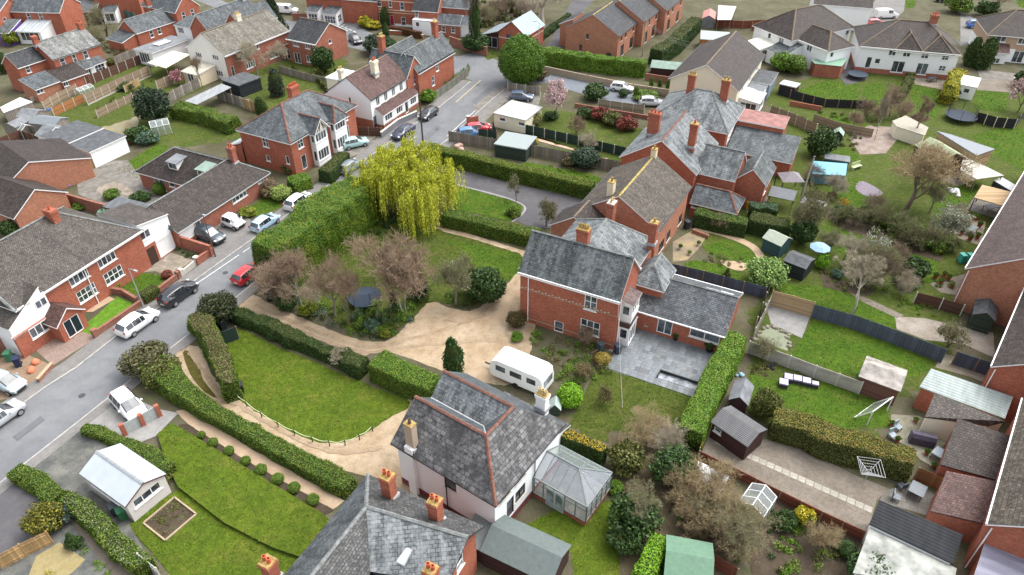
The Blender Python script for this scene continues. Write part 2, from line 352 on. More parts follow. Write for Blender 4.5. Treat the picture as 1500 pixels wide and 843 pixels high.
# ---------------------------------------------------------------- ground sheets
LV = []
def level(p,name):
    "the lowest layer that no overlapping sheet has taken: 4 mm apart"
    b = (min(a.x for a in p),min(a.y for a in p),max(a.x for a in p),max(a.y for a in p))
    k = 1 + max([q[1] for q in LV if q[0][0] < b[2] and q[0][2] > b[0] and q[0][1] < b[3] and q[0][3] > b[1]],default=0)
    LV.append((b,k)); return 0.004*k
def smooth_loop(pts,n=4):
    out = []; N = len(pts)
    for i in range(N):
        a,b,c,d = pts[i-1],pts[i],pts[(i+1) % N],pts[(i+2) % N]
        for k in range(n):
            t = k/n; out.append(0.5*((2*b) + (c-a)*t + (2*a-5*b+4*c-d)*t*t + (3*b-a-3*c+d)*t**3))
    return out
def sheet(name,pts,mt,label=None,cat=None,smooth=0,rough=0.0,z=None,kind='structure',parent=None):
    "flat ground patch through pixel points, a few millimetres above the last one"
    p = [px(a) if not isinstance(a,Vector) else a.copy() for a in pts]
    if smooth: p = smooth_loop(p,smooth)
    if rough:
        q = []
        for i in range(len(p)):
            a,b = p[i],p[(i+1) % len(p)]; k = max(1,int((b-a).length/0.35))
            q += [a.lerp(b,j/k) for j in range(k)]
        p = [a + Vector((mnoise.noise(a*1.3),mnoise.noise(a*1.3 + Vector((9,5,2))),0))*rough*1.6 for a in q]
    zz = level(p,name) if z is None else z
    area = sum(p[i].x*p[(i+1) % len(p)].y - p[(i+1) % len(p)].x*p[i].y for i in range(len(p)))
    if area < 0: p = p[::-1]
    m = MB(); m.face([(a.x,a.y,zz) for a in p]); o = m.build(name,mt,parent)
    if parent is None: props(o,label or None,cat,None,kind)
    return o
def strip_px(name,line,w,mt,label=None,smooth=4,rough=0.0,**k):
    "a ribbon of width w metres along pixel points"
    c = [px(a) for a in line]; L,R = [],[]
    if smooth and len(c) > 2:
        q = []
        for i in range(len(c)-1):
            a,b,d,e = c[max(i-1,0)],c[i],c[i+1],c[min(i+2,len(c)-1)]
            for j in range(smooth):
                t = j/smooth; q.append(0.5*((2*b) + (d-a)*t + (2*a-5*b+4*d-e)*t*t + (3*b-a-3*d+e)*t**3))
        c = q + [c[-1]]
    for i in range(len(c)):
        d = (c[min(i+1,len(c)-1)] - c[max(i-1,0)]).normalized(); n = Vector((-d.y,d.x,0)); ww = w if not hasattr(w,'__len__') else w[0] + (w[1]-w[0])*i/(len(c)-1)
        L.append(c[i] + n*ww/2); R.append(c[i] - n*ww/2)
    return sheet(name,R + L[::-1],mt,label,rough=rough,**k)
def raised(name,pts,h,mt,side=None,label=None,kind='structure',parent=None,smooth=0,cat=None):
    "a slab standing h above the ground (pavement, terrace)"
    p = [px(a) if not isinstance(a,Vector) else a for a in pts]
    if smooth: p = smooth_loop(p,smooth)
    area = sum(p[i].x*p[(i+1) % len(p)].y - p[(i+1) % len(p)].x*p[i].y for i in range(len(p)))
    if area < 0: p = p[::-1]
    h = h + level(p,name)*0.5
    m = MB(); m.slab([(a.x,a.y,h) for a in p],h + 0.05,0,1); o = m.build(name,[mt,side or mt],parent)
    if parent is None: props(o,label,cat,None,kind)
    return o

# ---------------------------------------------------------------- houses
class House:
    def __init__(s,name,label,A,B,z,cat='house',az=None,group=None):
        a,b = px(A,z),px(B,z); d = b - a
        ang = math.atan2(d.y,d.x) if az is None else math.radians(90 - az)
        s.L = d.length; s.a = ang; s.o = Vector((a.x,a.y,0)); s.ze = z
        s.ux = Vector((math.cos(ang),math.sin(ang),0)); s.uy = Vector((-s.ux.y,s.ux.x,0))
        s.root = thing(name,label,cat,s.o,ang,group); s.cam = s.loc(Vector((0,0,CAM_H)))
    def loc(s,w): d = w - s.o; return Vector((d.dot(s.ux),d.dot(s.uy),w.z))
    def at(s,a,z=0.0): return s.loc(px(a,z))
    def dirl(s,a):
        r = ray(*(T(*a) if isinstance(a[0],str) else a)); return Vector((r.dot(s.ux),r.dot(s.uy),r.z))
    def hit(s,a,axis,val):
        "where the sight line through pixel a meets the plane local axis = val"
        d = s.dirl(a); t = (val - s.cam[axis])/d[axis]; return s.cam + d*t
    # -- openings: (wall, place, w, h[, cols, rows[, style]]); place is a pixel or (u, zc)
    def openings(s,wins,wall,x0,y0,x1,y1,z0,z1):
        out = []
        for w in wins:
            if w[0] != wall: continue
            pl = w[1]
            if isinstance(pl[0],str) or pl[0] > 60 or len(pl) == 3:
                if wall in 'FB': q = s.hit(pl,1,y0 if wall == 'F' else y1); u,v = q.x,q.z
                else: q = s.hit(pl,0,x0 if wall == 'L' else x1); u,v = q.y,q.z
            else: u,v = pl
            lo,hi = (x0,x1) if wall in 'FB' else (y0,y1); ww,hh = w[2],w[3]
            u = min(max(u,lo + ww/2 + 0.08),hi - ww/2 - 0.08); v = min(max(v,z0 + hh/2 + 0.02),z1 - hh/2 - (0.32 if z1 > 3.5 and ww > 0.3 else 0.04))
            st = w[6] if len(w) > 6 else ('door' if hh > 1.85 and ww < 1.3 else 'window')
            out.append((u - ww/2,u + ww/2,v - hh/2,v + hh/2,w[4] if len(w) > 4 else 2,w[5] if len(w) > 5 else 1,st))
        ok = []
        for o in out:
            if all(o[1] < q[0] or o[0] > q[1] or o[3] < q[2] or o[2] > q[3] for q in ok): ok.append(o)
        return ok
    def wall_pt(s,wall,x0,y0,x1,y1,u,v,d=0.0):
        "point on a wall, d metres inside"
        return {'F': (u,y0 + d,v),'B': (u,y1 - d,v),'L': (x0 + d,u,v),'R': (x1 - d,u,v)}[wall]
    def wing(s,x0,y0,x1,y1,ze,zr=None,roof='x',i0=0.0,i1=0.0,wm=None,rm=None,ov=0.3,vg=0.15,wins=(),z0=0.0,ridge=None,rp=0.5,
             fascia=UPVC,trim=UPVC,th=0.14,gutter=None,plinth=None,band=None,walls='FBLR',hi='B',gablem=None,pane=None,doorm=None):
        wm = wm or RED; rm = rm or SLATE; mb = MB(); pt = lambda w,u,v,d=0.0: s.wall_pt(w,x0,y0,x1,y1,u,v,d)
        for wl in walls:
            lo,hi_ = (x0,x1) if wl in 'FB' else (y0,y1)
            flip = wl in 'BL'
            ops = s.openings(wins,wl,x0,y0,x1,y1,z0,ze)
            us = sorted({lo,hi_,*[o[0] for o in ops],*[o[1] for o in ops]}); vs = sorted({z0,ze,*[o[2] for o in ops],*[o[3] for o in ops]})
            for i in range(len(us)-1):
                for j in range(len(vs)-1):
                    uc,vc = (us[i]+us[i+1])/2,(vs[j]+vs[j+1])/2
                    if any(o[0] < uc < o[1] and o[2] < vc < o[3] for o in ops): continue
                    q = [pt(wl,us[i],vs[j]),pt(wl,us[i+1],vs[j]),pt(wl,us[i+1],vs[j+1]),pt(wl,us[i],vs[j+1])]
                    mb.face(q[::-1] if flip else q)
            for o in ops:
                a,b,c,d = o[:4]; D = 0.1
                for e,f in (((a,c),(b,c)),((b,c),(b,d)),((b,d),(a,d)),((a,d),(a,c))):
                    q = [pt(wl,*e),pt(wl,*f),pt(wl,*f,D),pt(wl,*e,D)]; mb.face(q if flip else q[::-1])
                s.window(pt,wl,o,trim,pane,doorm)
        # gables
        mx,my = x0 + (x1-x0)*rp,y0 + (y1-y0)*rp
        if roof in ('x','y') and zr:
            for e,wl in enumerate(('LR' if roof == 'x' else 'FB')):
                if (i0,i1)[e] > 0.01 or wl not in walls: continue
                if roof == 'x': q = [pt(wl,y0,ze),pt(wl,y1,ze),pt(wl,my,zr)]
                else: q = [pt(wl,x0,ze),pt(wl,x1,ze),pt(wl,mx,zr)]
                mb.face(q[::-1] if wl in 'BL' else q)
        if roof == 'lean':
            q = {'B': [((x0,y0,ze),(x0,y1,zr),(x0,y1,ze)),((x1,y0,ze),(x1,y1,ze),(x1,y1,zr)),((x1,y1,ze),(x0,y1,ze),(x0,y1,zr),(x1,y1,zr))],
                 'F': [((x0,y1,ze),(x0,y0,ze),(x0,y0,zr)),((x1,y0,ze),(x1,y1,ze),(x1,y0,zr)),((x0,y0,ze),(x1,y0,ze),(x1,y0,zr),(x0,y0,zr))],
                 'R': [((x0,y0,ze),(x1,y0,ze),(x1,y0,zr)),((x1,y1,ze),(x0,y1,ze),(x1,y1,zr)),((x1,y0,ze),(x1,y1,ze),(x1,y1,zr),(x1,y0,zr))],
                 'L': [((x0,y0,ze),(x1,y0,ze),(x0,y0,zr)),((x1,y1,ze),(x0,y1,ze),(x0,y1,zr)),((x0,y1,ze),(x0,y0,ze),(x0,y0,zr),(x0,y1,zr))]}[hi]
            for f in q: mb.face(f)
        if mb.f: mb.build('wall',wm,s.root)
        if plinth:
            pb = MB(); zt,pm = plinth
            for wl in walls:
                lo,hi_ = (x0,x1) if wl in 'FB' else (y0,y1); ops = s.openings(wins,wl,x0,y0,x1,y1,z0,ze)
                us = sorted({lo,hi_,*[e for o in ops if o[2] < zt for e in o[:2]]})
                for u0,u1 in zip(us,us[1:]):
                    zz = min([zt] + [o[2] for o in ops if o[0] < (u0+u1)/2 < o[1]])
                    if zz > z0+0.03: q = [pt(wl,u0,z0,-0.02),pt(wl,u1,z0,-0.02),pt(wl,u1,zz,-0.02),pt(wl,u0,zz,-0.02)]; pb.face(q[::-1] if wl in 'BL' else q)
            pb.build('plinth',pm,s.root)
        if band:
            bb = MB()
            for zb,hb in band[0]:
                for wl in walls:
                    if wl in 'FB': c = ((x0+x1)/2,y0 if wl == 'F' else y1,zb); bb.box(c,x1-x0+0.06,0.06,hb)
                    else: c = (x0 if wl == 'L' else x1,(y0+y1)/2,zb); bb.box(c,0.06,y1-y0+0.07,hb)
            bb.build('string_course',band[1],s.root)
        s.roof(x0,y0,x1,y1,ze,zr,roof,i0,i1,rm,ov,vg,ridge,rp,fascia,th,hi)
        if gutter and roof in 'xy':
            g = MB()
            if roof == 'x':
                for yy in (y0-ov,y1+ov): g.bar((x0-vg,yy,ze-0.12),(x1+vg,yy,ze-0.12),0.1,0.09)
            else:
                for xx in (x0-ov,x1+ov): g.bar((xx,y0-vg,ze-0.12),(xx,y1+vg,ze-0.12),0.1,0.09)
            g.build('gutter',gutter,s.root)
    def window(s,pt,wl,o,trim,pane,doorm=None):
        a,b,c,d,nc,nr,st = o; m = MB()
        def rect(u0,u1,v0,v1,d0,d1,mm):
            P8 = [pt(wl,u,v,dd) for dd in (d0,d1) for u,v in ((u0,v0),(u1,v0),(u1,v1),(u0,v1))]
            fl = wl in 'BL'
            for f in ((0,1,2,3),(1,0,4,5),(2,1,5,6),(3,2,6,7),(0,3,7,4)):
                q = [P8[i] for i in f]; mm.face(q[::-1] if fl else q)
        fw = 0.075; D0,D1 = 0.03,0.085
        rect(a,b,c,c+fw,D0,D1,m); rect(a,b,d-fw,d,D0,D1,m); rect(a,a+fw,c+fw,d-fw,D0,D1,m); rect(b-fw,b,c+fw,d-fw,D0,D1,m)
        for i in range(1,nc): u = a + (b-a)*i/nc; rect(u-0.035,u+0.035,c+fw,d-fw,D0,D1,m)
        for j in range(1,nr): v = c + (d-c)*j/nr; rect(a+fw,b-fw,v-0.03,v+0.03,D0+0.004,D1,m)
        if st == 'sash': v = (c+d)/2; rect(a+fw,b-fw,v-0.035,v+0.035,D0+0.004,D1,m)
        w = m.build('door' if st in ('door','garage') else 'window',trim,s.root)
        g = MB(); q = [pt(wl,a+fw,c+fw,0.078),pt(wl,b-fw,c+fw,0.078),pt(wl,b-fw,d-fw,0.078),pt(wl,a+fw,d-fw,0.078)]; g.face(q[::-1] if wl in 'BL' else q)
        g.build('panel' if st == 'garage' or (st == 'door' and doorm) else 'pane',(doorm or UPVC) if st in ('garage','door') and (doorm or st == 'garage') else (pane or PANE),w)
        if st in ('window','sash') :
            k = MB(); rect(a-0.07,b+0.07,c-0.08,c,-0.08,0.05,k); k.build('sill',trim if trim is not DARKW else STONE,w)
    def roof(s,x0,y0,x1,y1,ze,zr,roof='x',i0=0.0,i1=0.0,rm=None,ov=0.3,vg=0.15,ridge=None,rp=0.5,fascia=UPVC,th=0.14,hi='B'):
        m = MB(); lines = []
        if roof == 'flat': m.slab([(x0-ov,y0-ov,ze+0.02),(x1+ov,y0-ov,ze+0.02),(x1+ov,y1+ov,ze+0.02),(x0-ov,y1+ov,ze+0.02)],0.16,0,1)
        elif roof == 'lean':
            if hi in 'BF':
                k = (zr-ze)/(y1-y0)*ov; e,t = ze-k+0.02,zr+0.02
                if hi == 'B': m.slab([(x0-vg,y0-ov,e),(x1+vg,y0-ov,e),(x1+vg,y1,t),(x0-vg,y1,t)],th,0,1)
                else: m.slab([(x0-vg,y0,t),(x1+vg,y0,t),(x1+vg,y1+ov,e),(x0-vg,y1+ov,e)],th,0,1)
            else:
                k = (zr-ze)/(x1-x0)*ov; e,t = ze-k+0.02,zr+0.02
                if hi == 'R': m.slab([(x0-ov,y0-vg,e),(x1,y0-vg,t),(x1,y1+vg,t),(x0-ov,y1+vg,e)],th,0,1)
                else: m.slab([(x0,y0-vg,t),(x1+ov,y0-vg,e),(x1+ov,y1+vg,e),(x0,y1+vg,t)],th,0,1)
        else:
            sw = roof == 'y'
            X0,Y0,X1,Y1 = (y0,x0,y1,x1) if sw else (x0,y0,x1,y1)
            c = Y0 + (Y1-Y0)*rp; kf = (zr-ze)/(c-Y0); kb = (zr-ze)/(Y1-c); up = 0.03
            a0 = X0 - (vg if i0 < 0.01 else ov); a1 = X1 + (vg if i1 < 0.01 else ov)
            r0 = X0 - vg if i0 < 0.01 else X0 + i0; r1 = X1 + vg if i1 < 0.01 else X1 - i1
            ef,eb = ze - kf*ov + up,ze - kb*ov + up; zt = zr + up; em = (ef+eb)/2
            tr = (lambda p: (p[1],p[0],p[2])) if sw else (lambda p: p)
            def add(pts):
                q = [tr(p) for p in pts]
                if sw: q = q[::-1]
                m.slab(q,th,0,1)
            Fa,Fb = (a0,Y0-ov,ef),(a1,Y0-ov,ef); Ba,Bb = (a0,Y1+ov,eb),(a1,Y1+ov,eb); R0,R1 = (r0,c,zt),(r1,c,zt)
            if abs(r1-r0) < 0.05:
                add([Fa,Fb,R0]); add([Bb,Ba,R0])
            else: add([Fa,Fb,R1,R0]); add([Bb,Ba,R0,R1]); lines.append((R0,R1))
            if i0 > 0.01: add([Ba,Fa,R0]); lines += [(R0,Fa),(R0,Ba)]
            if i1 > 0.01: add([Fb,Bb,R1]); lines += [(R1,Fb),(R1,Bb)]
            lines = [(Vector(tr(a)),Vector(tr(b))) for a,b in lines]
        r = m.build('roof',[rm or SLATE,fascia],s.root)
        if ridge and lines: s.ridges(lines,ridge,r)
        return r
    def ridges(s,lines,rm,parent,r=0.11):
        m = MB()
        for a,b in lines:
            a,b = Vector(a),Vector(b); n = max(1,int((b-a).length/0.45)); d = (b-a)/n; u = d.cross(Vector((0,0,1))).normalized()*r*1.25; up = Vector((0,0,r*0.9))
            for i in range(n):
                p = a + d*i + Vector((0,0,random.uniform(0.0,0.018))); q = p + d*0.96
                for k in (0,1):
                    e = (u,up*1.0) if k == 0 else (up*1.0,-u); m.face([p+e[0],q+e[0],q+e[1],p+e[1]][::-1])
                m.face([p+u,p+up,p-u]); m.face([q-u,q+up,q+u])
        return m.build('ridge',rm,parent)
    def polyroof(s,polys,rm,fascia=UPVC,th=0.14,lines=(),ridge=None):
        m = MB()
        for p in polys: m.slab(p,th,0,1)
        r = m.build('roof',[rm,fascia],s.root)
        if lines and ridge: s.ridges(lines,ridge,r)
        return r
    def chimney(s,at,w,d,z0,z1,wm=None,pots=2,potm=None,cap=None,base=None,ph=0.45,corbel=True):
        "at is local (x, y) or a pixel seen at z0"
        if isinstance(at[0],str) or at[0] > 60: q = s.at(at,z0); x,y = q.x,q.y
        else: x,y = at
        wm = wm or RED; m = MB(); m.box((x,y,z0-0.8),w,d,z1-z0+0.8,base=True)
        if corbel:
            m.box((x,y,z1-0.42),w+0.09,d+0.09,0.12,base=True); m.box((x,y,z1-0.2),w+0.16,d+0.16,0.2,base=True)
        c = m.build('chimney',wm,s.root)
        k = MB(); k.box((x,y,z1),w+0.06,d+0.06,0.09,base=True); k.build('chimney_cap',cap or LICHEN,c)
        f = MB(); f.box((x,y,z0-0.25),w+0.22,d+0.22,0.32,base=True); f.build('flashing',LEAD,c)
        lx = w >= d
        for i in range(pots):
            o = (i-(pots-1)/2)*((w if lx else d)/max(pots,1)*0.95)
            g = MB(); g.lathe([(0.13,0),(0.115,ph*0.8),(0.145,ph*0.84),(0.14,ph),(0.09,ph),(0.09,ph*0.6)],(x+(o if lx else 0),y+(0 if lx else o),z1+0.07),8)
            g.build('chimney_pot',potm or TERRA,c,smooth=40)
        return c
    def skylight(s,a,z,w,h,slope,face='F',mt=None,tilt=None):
        "roof window lying on a slope that rises away from wall `face`"
        q = s.at(a,z); m = MB(); k = math.tan(slope); ca = math.cos(slope)
        dx,dy = {'F': (0,1),'B': (0,-1),'L': (1,0),'R': (-1,0)}[face]; sx,sy = -dy,dx
        def p(u,v,e): return (q.x + sx*u + dx*v*ca,q.y + sy*u + dy*v*ca,q.z + v*math.sin(slope) + e)
        m.slab([p(w/2,-h/2,0.1),p(w/2,h/2,0.1),p(-w/2,h/2,0.1),p(-w/2,-h/2,0.1)][::-1] if False else [p(w/2,-h/2,0.1),p(-w/2,-h/2,0.1),p(-w/2,h/2,0.1),p(w/2,h/2,0.1)][::-1],0.14)
        o = m.build('skylight',METAL,s.root); g = MB(); e = 0.07
        f = [p(w/2-e,-h/2+e,0.115),p(-w/2+e,-h/2+e,0.115),p(-w/2+e,h/2-e,0.115),p(w/2-e,h/2-e,0.115)][::-1]
        g.slab(f,0.01); g.build('pane',mt or PANE2,o); return o
    def pipe(s,wall_xy,z0,z1,mt=None):
        m = MB(); x,y = wall_xy; m.tube([(x,y,z0),(x,y,z1)],0.05,6); return m.build('downpipe',mt or BLACKP,s.root)
    def part(s,name,mb,mt,smooth=None): return mb.build(name,mt,s.root,smooth)

def shed(name,label,A,B,ze,zr,depth,wm,rm,roof='x',wins=(),ov=0.12,group=None,cat='shed',fascia=None,az=None,L=None,hi='B',**k):
    h = House(name,label,A,B,ze,cat,az,group)
    h.wing(0,0,L or h.L,depth,ze,zr,roof,wm=wm,rm=rm,ov=ov,vg=ov,wins=wins,fascia=fascia or rm,th=0.06,hi=hi,**k)
    return h

# ---------------------------------------------------------------- fences and walls
PANEL_CACHE = {}
def panel_mesh(style,h,mt):
    key = (style,round(h,2),mt.name)
    if key in PANEL_CACHE: return PANEL_CACHE[key]
    m = MB()
    if style == 'lap':
        n = 5
        for i in range(n): z = 0.03 + (h-0.08)*i/n; m.face([(-0.5,-0.035,z),(0.5,-0.035,z),(0.5,-0.008,z+(h-0.08)/n),(-0.5,-0.008,z+(h-0.08)/n)]); m.face([(0.5,0.008,z),(-0.5,0.008,z),(-0.5,0.008,z+(h-0.08)/n),(0.5,0.008,z+(h-0.08)/n)])
        m.box((0,-0.0,h-0.025),1.0,0.07,0.05); m.box((-0.485,0,h/2),0.03,0.06,h); m.box((0.485,0,h/2),0.03,0.06,h)
    elif style == 'board':
        n = 8
        for i in range(n): o = (i % 2)*0.014; m.box((-0.5+(i+0.5)/n,o,0.02),1.0/n*0.97,0.022,h-0.03*(i % 3 == 1),base=True)
        m.box((0,-0.03,h*0.8),1.0,0.04,0.08); m.box((0,-0.03,h*0.25),1.0,0.04,0.08)
    elif style == 'plain':
        n = max(2,int(h/0.32))
        for i in range(n): m.box((0,0,h/n*i),1.0,0.05,h/n-0.015,base=True)
    elif style == 'lattice':
        m.box((0,0,h*0.32),1.0,0.04,h*0.62)
        for i in range(7): m.box((-0.45+i*0.15,0,h*0.8),0.025,0.02,h*0.36)
        m.box((0,0,h-0.03),1.0,0.05,0.05); m.box((0,0.012,h*0.8),1.0,0.02,0.03)
    elif style == 'rail':
        for z in (h*0.35,h*0.65,h*0.95): m.box((0,0,z),1.0,0.04,0.1)
    PANEL_CACHE[key] = m.mesh('fence_panel',mt); return PANEL_CACHE[key]
def fence(label,line,h,mt,style='lap',post=None,step=1.83,name='fence',gravel=None,pw=0.1,posth=0.08,skip=(),cat='fence'):
    pts = [px(a) for a in line]; root = thing(name,label,cat,pts[0])
    o = pts[0]; pm = panel_mesh(style,h,mt); pmm = MB(); pmm.box((0,0,0),pw,pw,h+posth,base=True); pmesh = pmm.mesh('post',post or POSTW)
    gm = None
    if gravel: g = MB(); g.box((0,0,0),1.0,0.05,0.22,base=True); gm = g.mesh('gravel_board',gravel)
    first = True; k = 0
    for i in range(len(pts)-1):
        a,b = pts[i],pts[i+1]; d = b-a; n = max(1,round(d.length/step)); ang = math.atan2(d.y,d.x); L = d.length/n
        for j in range(n + 1):
            if j == 0 and not first: continue
            link('post',pmesh,root,a + d*j/n - o,ang)
        first = False
        for j in range(n):
            k += 1
            if k in skip: continue
            c = a + d*(j+0.5)/n - o
            link('panel',pm,root,(c.x,c.y,(0.22 if gm else 0.0) + 0.01*random.random()),ang,(L-pw*0.9,1,1))
            if gm: link('gravel_board',gm,root,(c.x,c.y,0),ang,(L-pw*0.9,1,1))
    return root
def gwall(label,line,h,mt,t=0.23,cope=None,piers=(),name='garden_wall',ph=0.25):
    pts = [px(a) for a in line]; root = thing(name,label,'wall',pts[0]); o = pts[0]; m = MB(); c = MB()
    for i in range(len(pts)-1):
        a,b = pts[i]-o,pts[i+1]-o; d = (b-a); u = d.normalized()*(t/2 if i < len(pts)-2 else 0); mid = (a+b)/2
        m.box((mid.x,mid.y,-0.02),d.length + t*0.98,t + 0.002*i,h,math.atan2(d.y,d.x),base=True)
        if cope: c.box((mid.x,mid.y,h-0.02),d.length + t + 0.05,t+0.08 + 0.002*i,0.07 + 0.002*i,math.atan2(d.y,d.x),base=True)
    m.build('wall',mt,root)
    if cope: c.build('coping',cope,root)
    for k in piers:
        p = pts[k]-o; d = pts[min(k+1,len(pts)-1)] - pts[max(k-1,0)]; q = MB(); q.box((p.x,p.y,-0.02),t+0.2,t+0.2,h+ph,math.atan2(d.y,d.x),base=True); q.box((p.x,p.y,h+ph-0.02),t+0.28,t+0.28,0.08,math.atan2(d.y,d.x),base=True,mi=1)
        q.build('pier',[mt,cope or STONE],root)
    return root
# ---------------------------------------------------------------- vegetation
def leaf_quads(C,N,size,rg,aspect=1.5,droop=0.0,tilt=0.8):
    "one folded leaf per centre C, roughly facing N"
    n = len(C); R = rg.normal(size=(n,3))*tilt + N; R /= np.linalg.norm(R,axis=1,keepdims=True) + 1e-9
    A = rg.normal(size=(n,3)); A[:,2] -= droop; A -= R*(A*R).sum(1,keepdims=True); A /= np.linalg.norm(A,axis=1,keepdims=True) + 1e-9
    B = np.cross(R,A); s = (size*rg.uniform(0.6,1.35,n))[:,None] if np.isscalar(size) else size[:,None]
    a = A*s*aspect/2; b = B*s/2
    V = np.stack([C-a,C+b*0.9+R*s*0.08,C+a,C-b*0.9+R*s*0.08],1).reshape(-1,3)
    return V,np.arange(4*n).reshape(-1,4)
def join_np(parts):
    V,F,o = [],[],0
    for v,f in parts: V.append(v); F.append(f+o); o += len(v)
    return np.concatenate(V),np.concatenate(F)
def sphere_pts(n,rg):
    v = rg.normal(size=(n,3)); return v/np.linalg.norm(v,axis=1,keepdims=True)

# -- clipped hedges: a solid heart of twigs under a skin of leaves
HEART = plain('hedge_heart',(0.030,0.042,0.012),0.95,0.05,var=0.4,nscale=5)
G_MID = leaf('hedge_green',(0.07,0.135,0.014),(0.14,0.225,0.024),(0.15,0.19,0.022)); G_BRIGHT = leaf('bright_hedge_green',(0.085,0.185,0.014),(0.17,0.295,0.028),(0.17,0.25,0.025))
G_DARK = leaf('dark_hedge_green',(0.028,0.062,0.014),(0.07,0.12,0.026)); G_YEL = leaf('yellow_green_leaf',(0.13,0.165,0.013),(0.28,0.29,0.028),(0.085,0.145,0.014))
G_CONIF = leaf('conifer_hedge_green',(0.07,0.15,0.013),(0.14,0.235,0.022),(0.175,0.215,0.018)); G_GOLD = leaf('golden_privet',(0.42,0.27,0.02),(0.58,0.42,0.05))
G_OLIVE = leaf('olive_leaf',(0.075,0.085,0.02),(0.16,0.165,0.04)); G_BROWN = leaf('winter_brown_leaf',(0.12,0.09,0.042),(0.21,0.16,0.08)); G_REDL = leaf('red_leaf',(0.16,0.03,0.025),(0.33,0.075,0.05),(0.09,0.07,0.025))
G_LIME = leaf('lime_leaf',(0.13,0.30,0.012),(0.27,0.48,0.03)); G_PINK = leaf('pale_pink_blossom',(0.62,0.42,0.42),(0.88,0.74,0.72)); G_PINK2 = leaf('pink_blossom',(0.55,0.20,0.25),(0.75,0.42,0.45)); G_WHITEB = leaf('white_blossom',(0.45,0.5,0.42),(0.8,0.82,0.75),(0.2,0.28,0.12))
G_WILLOW = leaf('willow_catkin_green',(0.34,0.37,0.02),(0.56,0.56,0.06)); G_YFLOW = leaf('yellow_flower',(0.34,0.30,0.015),(0.6,0.5,0.04),(0.14,0.22,0.03)); G_BLUE = leaf('blue_green_leaf',(0.06,0.115,0.075),(0.13,0.21,0.13)); G_PALE = leaf('pale_shrub_leaf',(0.15,0.165,0.085),(0.29,0.30,0.17))
IVY = leaf('ivy_leaf',(0.025,0.06,0.014),(0.07,0.13,0.028))

